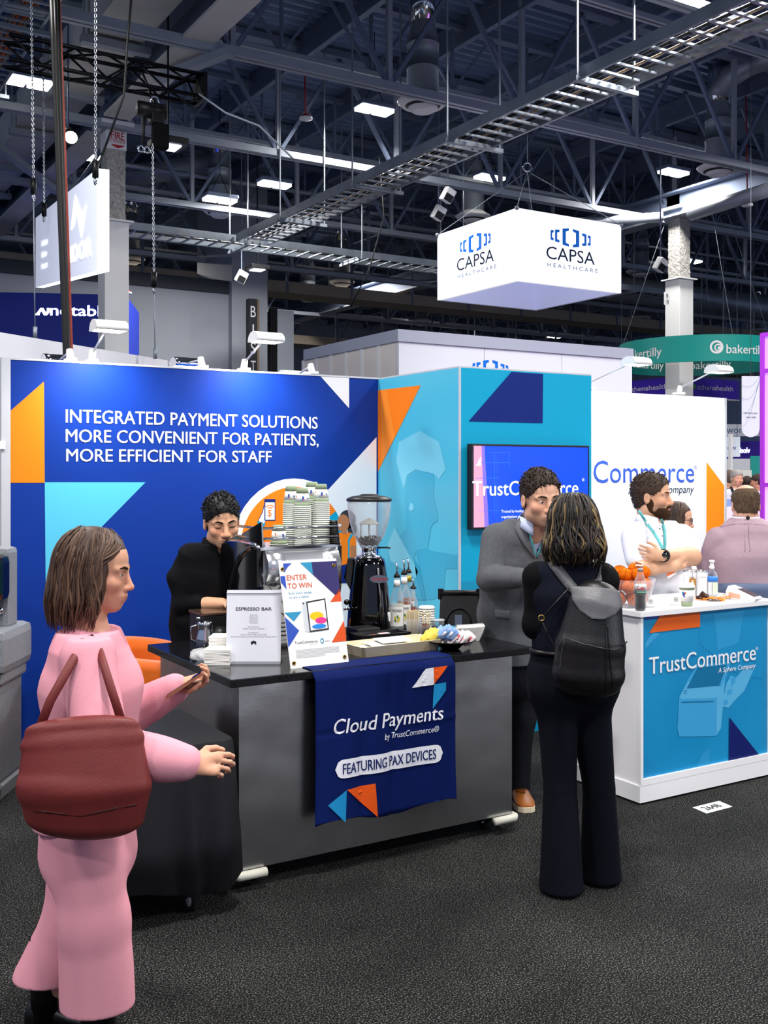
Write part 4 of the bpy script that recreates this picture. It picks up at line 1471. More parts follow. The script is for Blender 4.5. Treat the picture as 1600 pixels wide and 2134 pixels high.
t.part('back_panel', MB(m_dark).box((x0 + 0.012, y1 - 0.012, 0.085), (x1 - 0.012, y1, CT - 0.035)))
t.part('base_shelf', MB(m_black).box((x0 + 0.012, y0 + 0.012, 0.1), (x1 - 0.012, y1 - 0.012, 0.13)))
t.part('stone_top', MB(m_gran).box((x0 - 0.05, y0 - 0.035, CT - 0.035), (x1 + 0.10, y1 + 0.05, CT), bev=0.004))
for (cx_, cy_, sx, sy) in ((x0, y0, -1, -1), (x1, y0, 1, -1), (x0, y1, -1, 1), (x1, y1, 1, 1)):
 z = 0.068
 t.part('corner_bumper', MB(m_bump).tube([(cx_ + sx * 0.012 - sx * 0.13, cy_ + sy * 0.016, z), (cx_ + sx * 0.004, cy_ + sy * 0.016, z), (cx_ + sx * 0.016, cy_ + sy * 0.004, z), (cx_ + sx * 0.016, cy_ - sy * 0.12, z)], 0.019, 10))
 wx, wy = cx_ - sx * 0.1, cy_ - sy * 0.09
 c = t.part('caster', MB(m_black).box((wx - 0.03, wy - 0.03, 0.075), (wx + 0.03, wy + 0.03, 0.1)).bar((wx - 0.018, wy, 0.08), (wx - 0.018, wy, 0.03), 0.012).bar((wx + 0.018, wy, 0.08), (wx + 0.018, wy, 0.03), 0.012))
 t.part('wheel', MB(m_rub).cyl((wx - 0.014, wy, 0.037), (wx + 0.014, wy, 0.037), 0.037, n=18).cyl((wx - 0.02, wy, 0.037), (wx + 0.02, wy, 0.037), 0.012, m=m_chrome), parent=c)

# navy banner cloth over the front edge
m_cloth = mat('navy_cloth', '071850', 0.75, bump=(700, 0.08))
m_cw = mat('cloth_print_white', 'e6e8f0', 0.75)
m_co = mat('cloth_print_orange', 'e0561c', 0.75)
m_cb = mat('cloth_print_blue', '1f86bd', 0.75)
m_cn = mat('cloth_print_navy', '14235c', 0.75)
bx0, bx1 = 2.085, 2.815
yF = y0 - 0.044
zbot = 0.235


def clothP(u, v, n=0.0):
 """u across, v: length down from the top edge of the counter (negative on the counter top)"""
 x = bx0 + u
 f = (0.012 * math.sin(u * 13 + 0.5) + 0.008 * math.sin(u * 27 + 2 + v * 2)) * min(1, max(0, v) * 3) + 0.006 * math.sin(u * 40) * math.exp(-(v - 0.1) ** 2 * 40)
 crease = -0.006 * math.exp(-((u - 0.38) / 0.012) ** 2) - 0.004 * math.exp(-((v - 0.26) / 0.01) ** 2) * math.cos(u * 4)
 x += -0.012 * max(0, v) * math.sin(v * 5) * (1 if u > 0.4 else 0) + 0.01 * v * (u - 0.36)
 if v < -0.02:
  return V((x, yF + 0.005 + (-v), CT + 0.004 + n))
 if v < 0.02:
  a = (v + 0.02) / 0.04 * pi / 2
  return V((x, yF + 0.025 - 0.022 * math.sin(a) - n * math.sin(a), CT + 0.004 - 0.022 * (1 - math.cos(a)) + n * math.cos(a)))
 return V((x, yF - 0.004 - abs(f) * 0.8 - 0.016 + crease * -1 - n, CT - 0.012 - v))


Hc = CT - zbot
rows = []
for i in range(70):
 v = -0.14 + (Hc + 0.14 - 0.01) * i / 69
 rows.append([clothP(0.73 * j / 60, v - (0.012 * math.sin(j / 60 * 9) if i == 69 else 0)) for j in range(61)])
t = Thing('banner_cloth', 'navy cloth banner with white lettering draped over the cart front', 'banner', (2.45, yF, zbot))
mb = MB(m_cloth).sheet(rows, thick=-0.0025)
fr = Frame((bx0, yF - 0.012, 0), (1, 0, 0), (0, 0, 1))
ctop = CT - 0.012


def cfn(u, v, n=0.0):
 return clothP(u, ctop - v, 0.0045)


def cpts(pts, m):
 q = [fr.px(*p) for p in pts]
 out = []
 for i in range(len(q)):
  a_, b_ = q[i], q[(i + 1) % len(q)]
  for k in range(6):
   out.append((a_[0] + (b_[0] - a_[0]) * k / 6, a_[1] + (b_[1] - a_[1]) * k / 6))
 tri = [[V((out[i][0], out[i][1])) for i in t_] for t_ in tessellate_polygon([[V((a_, b_, 0)) for a_, b_ in out]])]
 while tri:
  t_ = tri.pop()
  L = [(t_[(i + 1) % 3] - t_[i]).length for i in range(3)]
  i = L.index(max(L))
  if L[i] > 0.03:
   h_ = (t_[i] + t_[(i + 1) % 3]) / 2
   tri += [[t_[i], h_, t_[(i + 2) % 3]], [h_, t_[(i + 1) % 3], t_[(i + 2) % 3]]]
  else:
   c_ = (t_[1] - t_[0]).cross(t_[2] - t_[0])
   mb.add([cfn(*p) for p in (t_ if c_ > 0 else t_[::-1])], [(0, 1, 2)], m)


def ctext(s, a, b, cap, m, bold=0.0, shear=0.0):
 ua, va = fr.px(*a)
 ub, vb = fr.px(*b)
 _, vc = fr.px(a[0], a[1] - cap)
 fr.text(mb, s, ua, (va + vb) / 2, ub - ua, vc - va, m, 0.004, bold, shear, fn=cfn)


s7 = lambda L: [(640 + x / 5, 1340 + y / 5 + (11 if y < 700 else 0)) for x, y in L]
cpts(s7([(1070, 405), (1220, 207), (1298, 195), (1305, 373)]), m_cw)
cpts(s7([(1300, 195), (1443, 175), (1305, 372)]), m_co)
cpts(s7([(1305, 372), (1422, 345), (1420, 430), (1292, 625)]), m_cb)
cpts(s7([(388, 1518), (203, 1684), (376, 1855)]), m_cb)
cpts(s7([(392, 1516), (680, 1447), (705, 1798)]), m_co)
ctext('Cloud Payments', (691, 1535), (917, 1492), 30, m_cw, 0.018, 0.16)
ctext('by TrustCommerce®', (796, 1541), (909, 1521), 12, m_cw, 0.008, 0.16)
# white pill with lettering
ul, vl = fr.px(695, 1602)
ur, vr = fr.px(918, 1562)
_, vt = fr.px(806, 1565)
_, vb = fr.px(806, 1603)
pr = (vt - vb) / 2
vm = (vl + vr) / 2 - 0.005
pill = [(ul + pr + pr * math.cos(a_), vm + pr * math.sin(a_)) for a_ in np.linspace(pi / 2, 3 * pi / 2, 14)]
pill += [(ul + pr + (ur - ul - 2 * pr) * k / 12, vm - pr) for k in range(1, 12)]
pill += [(ur - pr + pr * math.cos(a_), vm + pr * math.sin(a_)) for a_ in np.linspace(-pi / 2, pi / 2, 14)]
pill += [(ur - pr - (ur - ul - 2 * pr) * k / 12, vm + pr) for k in range(1, 12)]
# as a strip of quads so that it follows the cloth
n = 40
top = []
bot = []
for k in range(n + 1):
 u = ul + (ur - ul) * k / n
 dx = min(u - ul, ur - u)
 h = pr if dx >= pr else math.sqrt(max(0, pr * pr - (pr - dx) ** 2))
 top.append(cfn(u, vm + h))
 bot.append(cfn(u, vm - h))
mb.add(top + bot, [(k, k + n + 1, k + n + 2, k + 1) for k in range(n)], m_cw)
fr.text(mb, 'FEATURING PAX DEVICES', ul + 0.035, vm - 0.022, (ur - ul) - 0.075, 0.044, m_cn, 0.004, 0.02, fn=lambda u, v, n: clothP(u, ctop - v, 0.007))
t.part('cloth', mb)

# ---------------------------------------------------------------- cart under a black cloth at the left
m_bcl = mat('black_navy_cloth', '06070f', 0.7)
x0c, x1c, y0c, y1c, zc = 1.12, 1.665, 3.92, 4.50, 0.69
t = Thing('covered_cart', 'wheeled table under a black and navy cloth left of the steel cart', 'cart', ((x0c + x1c) / 2, (y0c + y1c) / 2, 0))
def ring_pts(z, g, wav):
 pts = []
 per = [(x0c, y0c), (x1c, y0c), (x1c, y1c), (x0c, y1c)]
 N = 36
 for s in range(4):
  a, b = per[s], per[(s + 1) % 4]
  nx, ny = (b[1] - a[1]), -(b[0] - a[0])
  l = math.hypot(nx, ny)
  for k in range(N):
   f = k / N
   off = g + wav * (0.5 + 0.5 * math.sin(f * 21 + s * 1.7 + math.sin(f * 9) * 1.5))
   cor = g * (max(0, 1 - f * 12) + max(0, 1 - (1 - f) * 12))
   pts.append(V((a[0] + (b[0] - a[0]) * f + nx / l * off - (b[0] - a[0]) / l * 0, a[1] + (b[1] - a[1]) * f + ny / l * off, z + (0.03 * math.sin(f * 6 + s) if wav > 0.025 else 0))))
 return pts + [pts[0]]
rows = [ring_pts(zc, 0.0, 0), ring_pts(zc - 0.012, 0.008, 0.0), ring_pts(zc - 0.1, 0.014, 0.006), ring_pts(zc - 0.3, 0.018, 0.016), ring_pts(0.3, 0.022, 0.022), ring_pts(0.12, 0.024, 0.028)]
mb = MB(m_bcl).sheet(rows, thick=-0.003)
mb.poly([p for p in rows[0][:-1]], m_bcl)
p = Frame((x0c, y0c - 0.03, 0), (1, 0, 0), (0, 0, 1))
u, v = p.px(253, 1758)
p.disc(mb, u, v, 0.03, m_pw, 0.03, 20, r_in=0.018)
u, v = p.px(245, 1738)
p.disc(mb, u, v, 0.007, m_pw, 0.03, 12)
t.part('cloth', mb)
t.part('table_frame', MB(m_steel).box((x0c + 0.01, y0c + 0.01, zc - 0.05), (x1c - 0.01, y1c - 0.01, zc - 0.01)))
for (a, b) in ((x0c + 0.05, y0c + 0.05), (x1c - 0.14, y0c + 0.09), (x0c + 0.05, y1c - 0.05), (x1c - 0.06, y1c - 0.05)):
 t.part('leg', MB(m_steel).bar((a, b, 0.12), (a, b, zc - 0.05), 0.03))
 w = t.part('caster', MB(m_chrome).box((a - 0.022, b - 0.02, 0.1), (a + 0.022, b + 0.02, 0.125)).bar((a - 0.018, b, 0.1), (a - 0.018, b - 0.02, 0.05), 0.006, 0.03).bar((a + 0.018, b, 0.1), (a + 0.018, b - 0.02, 0.05), 0.006, 0.03))
 t.part('wheel', MB(m_rub).cyl((a - 0.013, b - 0.02, 0.05), (a + 0.013, b - 0.02, 0.05), 0.05, n=20).cyl((a - 0.015, b - 0.02, 0.05), (a + 0.015, b - 0.02, 0.05), 0.033, m=m_bump), parent=w)

# ---------------------------------------------------------------- orange tub chair
m_ov = mat('orange_velvet', 'd96812', 0.8, sheen=0.6, var=(6, 'c25708', 0.3))
c = W(283, 1400, 6.1)
c.z = 0
t = Thing('tub_chair', 'orange velvet tub chair behind the covered cart', 'armchair', c)
ex, ey = V((CS, -SN, 0)), V((SN, CS, 0))
rows = []
R0, R1 = 0.40, 0.28
prof = [(R0 - 0.02, 0.2), (R0, 0.3), (R0 + 0.01, 0.6), (R0 + 0.01, 0.76), (R0 - 0.02, 0.81), (0.345, 0.825), (R1 + 0.02, 0.8), (R1, 0.74), (R1 + 0.01, 0.5), (R1 + 0.02, 0.28), (R1 + 0.04, 0.2)]
for i in range(33):
 a_ = math.radians(48 + 264 * i / 32)
 drop = 0.06 * (abs(i - 16) / 16) ** 3
 rows.append([c + ex * (math.cos(a_) * r * 1.02) + ey * (math.sin(a_) * r) + V((0, 0, z - (drop if z > 0.55 else 0))) for r, z in [(r_, z_ * 0.92) for r_, z_ in prof + prof[:1]]])
mb = MB(m_ov).sheet(rows)
mb.poly(rows[0][:-1], m_ov).poly(rows[-1][:-1][::-1], m_ov)
t.part('back_shell', mb)
t.part('seat', MB(m_ov).lathe([(0.0, 0.27), (0.3, 0.27), (0.325, 0.3), (0.325, 0.42), (0.3, 0.455), (0.0, 0.465)], c + ex * 0.06, 28))
for a_ in (0.8, 2.4, 3.9, 5.5):
 p = c + ex * math.cos(a_) * 0.26 + ey * math.sin(a_) * 0.26
 t.part('leg', MB(m_black).tube([p + V((0, 0, 0.28)), p * 1.0 + ex * math.cos(a_) * 0.03 + ey * math.sin(a_) * 0.03], [0.018, 0.012], 10))

# ---------------------------------------------------------------- hand wash stand at the left frame edge
m_gp = mat('speckled_grey_plastic', '8b8e93', 0.55, var=(140, '6d7076', 0.2))
c = W(-6, 1645, 5.85)
c.z = 0
R = Matrix.Rotation(-TH, 3, 'Z')
t = Thing('hand_wash_stand', 'grey speckled portable hand wash stand with a black dispenser, cut by the left edge', 'hand wash stand', c)


def zrot(mb_):
 mb_.v = [tuple(R @ (V(p) - c) + c) for p in mb_.v]
 return mb_


t.part('body', zrot(MB(m_gp).box((c.x - 0.3, c.y - 0.2, 0.05), (c.x + 0.075, c.y + 0.2, 0.62), bev=0.03)))
t.part('basin', zrot(MB(m_gp).box((c.x - 0.32, c.y - 0.24, 0.66), (c.x + 0.125, c.y + 0.24, 0.9), bev=0.05).box((c.x - 0.3, c.y - 0.2, 0.6), (c.x + 0.1, c.y + 0.2, 0.68), bev=0.02)))
t.part('upper_panel', zrot(MB(m_gp).box((c.x - 0.3, c.y - 0.06, 0.88), (c.x + 0.085, c.y + 0.1, 1.335), bev=0.03)))
t.part('towel_dispenser', zrot(MB(mat('gloss_black', '060607', 0.15)).box((c.x - 0.26, c.y - 0.22, 1.055), (c.x + 0.1, c.y - 0.05, 1.30), bev=0.04)))
t.part('tap_button', zrot(MB(m_chrome).ball((c.x + 0.045, c.y - 0.075, 0.99), (0.02, 0.02, 0.02))))
t.part('foot_pedal', zrot(MB(m_gp).ball((c.x + 0.03, c.y - 0.28, 0.06), (0.09, 0.12, 0.055)).box((c.x - 0.2, c.y - 0.25, 0), (c.x + 0.1, c.y + 0.2, 0.06))))

# ---------------------------------------------------------------- white counter
m_ctr = mat('counter_white', 'f0f0f2', 0.35)
wx0, wx1, wy0, wy1, wz = 4.02, 5.055, 4.02, 4.52, 1.02
t = Thing('white_counter', 'white reception counter with a blue printed front panel', 'counter', ((wx0 + wx1) / 2, (wy0 + wy1) / 2, 0))
t.part('body', MB(m_ctr).box((wx0 + 0.005, wy0 + 0.012, 0.1), (wx1 - 0.005, wy1 - 0.005, wz - 0.03)))
t.part('plinth', MB(m_ctr).box((wx0 - 0.005, wy0 - 0.005, 0.012), (wx1 + 0.005, wy1, 0.1)))
t.part('top', MB(m_ctr).box((wx0 - 0.015, wy0 - 0.02, wz - 0.03), (wx1 + 0.015, wy1 + 0.01, wz), bev=0.003))
t.part('frame_rim', MB(m_ctr).box((wx0, wy0 - 0.006, 0.1), (wx0 + 0.018, wy0 + 0.012, wz - 0.03)).box((wx1 - 0.018, wy0 - 0.006, 0.1), (wx1, wy0 + 0.012, wz - 0.03)).box((wx0 + 0.018, wy0 - 0.006, 0.1), (wx1 - 0.018, wy0 + 0.012, 0.135)))
for a in (wx0 + 0.05, wx1 - 0.05):
 for b in (wy0 + 0.05, wy1 - 0.05):
  t.part('foot', MB(m_galv).cyl((a, b, 0), (a, b, 0.014), 0.02))
m_cp = mat('counter_print_blue', '0c7fb4', 0.35, var=(2.2, '1a8fc4', 0.25))
m_cp2 = mat('counter_print_mid', '3a9bd0', 0.35)
m_cp3 = mat('counter_print_dark', '0b6a98', 0.35)
m_cp4 = mat('counter_print_light', '55acd9', 0.35)
m_cpn = mat('counter_print_navy', '0c1a5e', 0.35)
m_cpo = mat('counter_print_orange', 'e0601a', 0.35)
mb = MB(m_cp)
yy = wy0 + 0.008
mb.box((wx0 + 0.018, yy, 0.135), (wx1 - 0.018, wy0 + 0.012, wz - 0.03))
fr = Frame((wx0, yy, 0), (1, 0, 0), (0, 0, 1))
s5 = lambda L: [(1200 + x / 4, 1200 + y / 4) for x, y in L]
fr.art(mb, s5([(1035, 330), (1550, 240), (1550, 860), (1310, 800), (1020, 560)]), mat('counter_print_photo', '1588bd', 0.35), 0.001)
fr.art(mb, s5([(1150, 320), (1400, 285), (1350, 560), (1180, 620)]), mat('counter_print_photo2', '2a93c7', 0.35), 0.0013)
fr.art(mb, s5([(1250, 900), (1290, 830), (1330, 850), (1390, 780), (1480, 780), (1400, 960), (1330, 1030), (1270, 1100), (1220, 1090), (1230, 1000)]), m_cp4, 0.0016)
for a in (((1262, 950), (1300, 945), (1300, 985), (1255, 990)), ((1285, 850), (1330, 840), (1325, 890), (1290, 930)), ((1230, 1040), (1262, 1030), (1262, 1070), (1230, 1080))):
 fr.art(mb, s5(a), m_cp2, 0.0019)
fr.art(mb, s5([(930, 860), (1010, 740), (1290, 720), (1240, 880), (1230, 1000), (1205, 1270), (1165, 1335), (860, 1340), (842, 1270), (858, 1010)]), m_cp2, 0.002)
fr.art(mb, s5([(858, 1010), (930, 880), (1225, 930), (1180, 1010), (1150, 1020), (880, 1025)]), m_cp4, 0.0024)
fr.art(mb, s5([(918, 940), (1010, 765), (1255, 740), (1190, 915)]), m_cp3, 0.0028)
fr.art(mb, s5([(1170, 1010), (1235, 860), (1230, 1000), (1205, 1270), (1165, 1330)]), m_cp4, 0.0026)
fr.art(mb, s5([(876, 1048), (1142, 1040), (1142, 1049), (876, 1057)]), m_cp3, 0.0032)
u, v = fr.px(1427, 1442)
fr.disc(mb, u, v, 0.011, m_cp3, 0.0032, 16, r_in=0.007)
fr.art(mb, s5([(1050, 1480), (1110, 1440), (1110, 1620), (970, 1665)]), mat('counter_print_pale', '2a90c4', 0.35), 0.0016)
fr.art(mb, s5([(575, 560), (640, 470), (700, 480), (575, 610)]), m_cp2, 0.0016)
fr.art(mb, s5([(695, 332), (1030, 302), (1030, 424), (607, 476)]), m_cpo, 0.0036)
fr.art(mb, s5([(575, 346), (695, 334), (672, 356), (575, 366)]), m_tb, 0.003)
fr.art(mb, s5([(1274, 1178), (1545, 1520), (1268, 1586)]), m_cpn, 0.0036)
fr.textpx(mb, 'TrustCommerce', (1351, 1406), (1573, 1374), 35, m_pw, 0.012, n=0.0045)
fr.textpx(mb, '®', (1573, 1355), (1578, 1354), 6, m_pw, n=0.0045)
fr.textpx(mb, 'A Sphere Company', (1495, 1403), (1572, 1390), 10, m_pw, 0.006, 0.2, n=0.0045)
t.part('print_panel', mb)

# floor number
p = [onZ(1443, 1683, 0.0), onZ(1472, 1695.5, 0.0), onZ(1526, 1681.5, 0.0), onZ(1498, 1669.5, 0.0)]
mb = MB(mat('sticker_white', 'e9eae6', 0.5)).prism([q + V((0, 0, 0.0005)) for q in p], (0, 0, 0.001))
U = (p[2] - p[1]).normalized()
Vv = V((-U.y, U.x, 0))
fr = Frame(p[1] + V((0, 0, 0.0016)), U, Vv)
fr.text(mb, '2648', (p[2] - p[1]).length * 0.5, (p[0] - p[1]).length * 0.27, (p[2] - p[1]).length * 0.6, 0.05, m_dark, 0.0006, align='C', bold=0.02)
single('floor_sticker', mb, 'white booth number sticker reading 2648 on the carpet', 'sticker')


# ================================================================== things on the cart
def on(px, py, z=CT):
 return onZ(px, py, z)


m_glassy = mat('clear_plastic', 'e4e8ee', 0.06, alpha=0.10, spec=0.8)
m_glass = mat('clear_glass', 'd4dadc', 0.04, alpha=0.14, spec=0.9)
clear_edge(m_glassy, 0.07, 0.62)
clear_edge(m_glass, 0.1, 0.7)
m_gloss = mat('gloss_black_paint', '050507', 0.08, spec=0.6, coat=0.5)
m_kraft = mat('wood_pale', 'e8dcc0', 0.6, var=(9, 'd6c49c', 0.25))
m_paper = mat('paper_white', 'f2f1ee', 0.7)
m_napk = mat('napkin_white', 'efece6', 0.85)

# --- espresso machine
MX0, MX1, MY0, MY1 = 2.13, 2.525, 4.62, 5.0
t = Thing('espresso_machine', 'chrome and black espresso machine on the cart with stacked paper cups on top', 'coffee machine', ((MX0 + MX1) / 2, (MY0 + MY1) / 2, CT))
zb = CT
# curved black side shield with a chrome edge
side = [(MY0 + 0.0, 1.385), (MY0 + 0.06, 1.40), (MY0 + 0.2, 1.405), (MY0 + 0.36, 1.40), (MY0 + 0.43, 1.385), (MY0 + 0.46, 1.33), (MY0 + 0.44, 1.25), (MY0 + 0.36, 1.14), (MY0 + 0.31, 1.0), (MY0 + 0.31, CT + 0.03), (MY0 + 0.02, CT + 0.03), (MY0 + 0.02, 1.1), (MY0 + 0.0, 1.2)]
for x, nm in ((MX0 - 0.035, 'side_shield'), (MX1 + 0.0, 'side_shield')):
 t.part(nm, MB(m_gloss).prism([(x, a, b) for a, b in side], V((0.035, 0, 0))))
 t.part('chrome_edge', MB(m_chrome).tube([(x + 0.017, a, b) for a, b in side[:9]], 0.012, 8))
t.part('curved_band', MB(m_gloss).sheet([[V((MX0 - 0.045 + dx, MY0 + 0.02 + 0.34 * math.sin(a_), 1.0 + 0.4 * math.cos(a_))) for dx in (0.0, 0.06)] for a_ in np.linspace(0.0, 1.45, 14)], thick=0.02))
m_pol = mat('polished_steel', 'cfd2d8', 0.2, 0.8)
t.part('body', MB(m_pol).box((MX0, MY0 + 0.01, CT + 0.05), (MX1, MY1 - 0.1, 1.375), bev=0.01))
rows = []
for i in range(9):
 f = i / 8
 z = 1.21 + 0.165 * f
 yv = MY0 - 0.012 - 0.045 * math.sin(f * pi)
 rows.append([V((x, yv, z)) for x in np.linspace(MX0, MX1, 5)])
mb = MB(m_pol).sheet(rows, thick=-0.004)
fr = Frame((MX0, MY0 - 0.062, 1.21), (1, 0, 0), (0, 0, 1))
m_emb = mat('embossed_chrome', 'b9bcc4', 0.25, 1.0)
fr.text(mb, 'ROYAL', 0.04, 0.045, 0.14, 0.035, m_emb, n=0.002)
for k in range(5):
 a_ = pi * (0.15 + 0.7 * k / 4)
 mb.ball(fr.P(0.105 + 0.02 * math.cos(a_), 0.09 + 0.018 * math.sin(a_), 0.002), 0.006, m_emb, 8)
mb.bar(fr.P(0.085, 0.09, 0.002), fr.P(0.125, 0.09, 0.002), 0.006, 0.006, m_emb)
t.part('chrome_back', mb)
m_bk = mat('satin_steel', 'b9b8b4', 0.4, 0.45)
mb = MB(m_bk).box((MX0, MY0 - 0.014, CT + 0.13), (MX1, MY0 + 0.01, 1.205))
fr = Frame((MX0, MY0 - 0.014, CT + 0.05), (1, 0, 0), (0, 0, 1))
fr.textpx(mb, 'Synchro', (563, 1222), (680, 1216), 18, m_black, n=0.001)
for a, b in (((0.0, 0.2), (0.12, 0.10)), ((0.02, 0.26), (0.1, 0.17)), ((0.1, 0.12), (0.3, 0.02))):
 p, q = fr.P(a[0], a[1], 0.001), fr.P(b[0], b[1], 0.001)
 mb.bar(p, q, 0.004, 0.002, m_black)
t.part('back_plate', mb)
for k in range(5):
 t.part('vent_slat', MB(m_bk).box((MX0 + 0.02, MY0 - 0.02, CT + 0.03 + 0.02 * k), (MX1 - 0.02, MY0 + 0.0, CT + 0.042 + 0.02 * k)))
for a in (MX0 + 0.04, MX1 - 0.04):
 for b in (MY0 + 0.06, MY0 + 0.26):
  t.part('foot', MB(m_black).cyl((a, b, CT), (a, b, CT + 0.05), 0.02))
t.part('drip_tray', MB(m_black).box((MX0 + 0.01, MY0 + 0.25, CT + 0.04), (MX1 - 0.01, MY1 + 0.0, CT + 0.1), bev=0.006))
for x in (MX0 + 0.1, MX1 - 0.1):
 g = t.part('group_head', MB(m_chrome).cyl((x, MY1 - 0.06, CT + 0.3), (x, MY1 - 0.06, CT + 0.22), 0.035))
 t.part('handle', MB(m_black).tube([(x, MY1 - 0.05, CT + 0.23), (x - 0.02, MY1 + 0.06, CT + 0.22)], [0.012, 0.016], 8), parent=g)
# cup rack: deck and two rails
t.part('cup_deck', MB(m_chrome).box((MX0 - 0.02, MY0 - 0.01, 1.375), (MX1 + 0.01, MY1 - 0.06, 1.392)))
for z in (1.432, 1.482):
 t.part('cup_rail', MB(m_chrome).tube([(MX0 - 0.02, MY0 + 0.28, z), (MX0 - 0.01, MY0 - 0.02, z), (MX1 + 0.0, MY0 - 0.02, z), (MX1 + 0.005, MY0 + 0.28, z)], 0.0065, 8))
t.part('rack_end', MB(m_gloss).prism([(MX0 - 0.02, MY0 - 0.03, 1.39), (MX0 - 0.02, MY0 + 0.27, 1.39), (MX0 - 0.02, MY0 + 0.2, 1.45), (MX0 - 0.02, MY0 - 0.02, 1.515)], V((0.008, 0, 0))))
t.part('rack_end', MB(m_gloss).prism([(MX1 - 0.002, MY0 - 0.03, 1.39), (MX1 - 0.002, MY0 + 0.2, 1.39), (MX1 - 0.002, MY0 + 0.15, 1.51), (MX1 - 0.002, MY0 - 0.0, 1.51)], V((0.012, 0, 0))))
t.part('top_badge', MB(mat('badge_blue', '2f9fc4', 0.4)).box((MX0 + 0.02, MY0 + 0.36, 1.40), (MX0 + 0.06, MY0 + 0.40, 1.43), bev=0.005))
t.part('grab_handle', MB(m_dark).tube([(MX0 - 0.02, MY0 + 0.40, 1.39), (MX0 - 0.01, MY0 + 0.34, 1.405), (MX0 + 0.04, MY0 + 0.28, 1.405)], 0.016, 10))

# --- paper cups, upside down in stacks
m_cupg = mat('cup_sage', '93a383', 0.7)
m_cupw = mat('cup_white', 'eef0ea', 0.6)
m_cupb = mat('cup_print_blue', '2b4fa8', 0.6)


def make_cup():
 t = Thing('paper_cup', '', 'paper cup', local=True)
 h, rb, rt = 0.095, 0.041, 0.028     # standing on its rim
 mb = MB(m_cupg)
 mb.lathe([(rb - 0.001, 0.004), (rb * 0.96, 0.013), (rb * 0.93, 0.024)], n=24, m=m_cupg)
 q = lambda f: rb * 0.93 + (rt - rb * 0.93) * f
 mb.lathe([(q(0.0), 0.024), (q(0.62), 0.068)], n=24, m=m_cupw)
 mb.lathe([(q(0.62), 0.068), (q(1), 0.093), (rt - 0.003, h), (rt - 0.004, h - 0.006), (0.0, h - 0.006)], n=24, m=m_cupg)
 for a0, z0, w_, mm in ((-1.75, 0.036, 0.28, m_cupb), (-1.62, 0.031, 0.12, m_co), (-1.95, 0.03, 0.14, m_cb), (-0.95, 0.04, 0.2, m_cupb), (-2.8, 0.05, 0.22, m_co), (2.0, 0.04, 0.3, m_cupb), (0.5, 0.04, 0.3, m_cupb)):
  hh_ = 0.018 if w_ > 0.25 else 0.008
  pts = []
  for z in (z0, z0 + hh_):
   r = q((z - 0.024) / 0.07) + 0.0006
   pts.append([V((math.cos(a0 + w_ * j / 5) * r, math.sin(a0 + w_ * j / 5) * r, z)) for j in range(6)])
  mb.sheet(pts, mm)
 t.part('sleeve', mb)
 t.part('rolled_rim', MB(m_cupw).ring((0, 0, 0.0032), rb, 0.0032, n=24, k=8))
 return t.o


cup = make_cup()
cup['group'] = 'paper cups stacked on the espresso machine'
cup['label'] = 'sage and white paper cup turned upside down in the stacks on the espresso machine'
zt = 1.392
RK = {'a': 24, 'b': 23, 'c': 23, 'd': 26, 'e': 1}
spots = {'a': on(600, 1000, 2.5), }
def mach(px, yoff):
 p = onY(px, 1100, MY0 + yoff)
 return p.x, p.y
first = True
for px, yo, n, lab in ((607, 0.15, 21, ''), (630, 0.075, 20, ''), (669, 0.075, 22, ''), (650, 0.17, 23, ''), (581, 0.07, 1, 'single paper cup upside down beside the cup stacks')):
 X, Y = mach(px, yo)
 # cups nest 9 mm apart
 for k in range(n):
  loc = (X, Y, zt + k * 0.0098)
  if first:
   cup.location = loc
   first = False
  else:
   c = dup(cup, loc, rz=random.uniform(-0.25, 0.25) - (0.55 if n > 1 else 0))
   if lab:
    c['label'] = lab
    del c['group']
    c.scale = (1.05, 1.05, 1.05)

# --- coffee grinder
g = on(772, 1311)
g = V((2.885, 4.90, CT))
t = Thing('coffee_grinder', 'tall black coffee grinder with a clear bean hopper', 'grinder', g)
ex, ey = V((CS, -SN, 0)), V((SN, CS, 0))


def GP(x, y, z):
 return g + ex * x + ey * y + V((0, 0, z))


rows = []
for z, r, rx in ((0.0, 0.118, 1.0), (0.02, 0.122, 1.0), (0.12, 0.118, 0.98), (0.25, 0.108, 0.95), (0.34, 0.10, 0.92), (0.385, 0.095, 0.9), (0.395, 0.085, 0.9)):
 rows.append([GP(math.copysign(abs(math.cos(a_)) ** 0.75, math.cos(a_)) * r * rx, math.copysign(abs(math.sin(a_)) ** 0.75, math.sin(a_)) * r, z) for a_ in [2 * pi * j / 32 for j in range(33)]])
mb = MB(m_gloss).sheet(rows[::-1])
mb.poly(rows[-1][:-1], m_gloss)
t.part('body', mb)
t.part('dosing_head', MB(m_gloss).prism([GP(x, -0.04, z) for x, z in ((-0.03, 0.39), (-0.115, 0.39), (-0.135, 0.29), (-0.10, 0.22), (-0.03, 0.2))], ey * 0.1))
rows = []
mb = MB(m_emb)
o = GP(0.055, -0.108, 0.29)
fr = Frame(o, ex, V((0, 0, 1)))
fr.disc(mb, 0, 0, 0.05, m_emb, 0.004, 28, ry=0.021)
fr.disc(mb, 0, 0, 0.05, m_emb, 0.0, 28, ry=0.021)
fr.text(mb, 'Fiorenzato', 0, -0.008, 0.075, 0.02, m_red, 0.006, 0.006, 0.2, align='C')
t.part('badge', mb)
t.part('collar', MB(m_chrome).lathe([(0.07, 0.395), (0.07, 0.405), (0.042, 0.41), (0.04, 0.445), (0.045, 0.45)], g, 24))
hop = [(0.038, 0.445), (0.052, 0.46), (0.085, 0.52), (0.107, 0.59), (0.117, 0.66), (0.119, 0.705)]
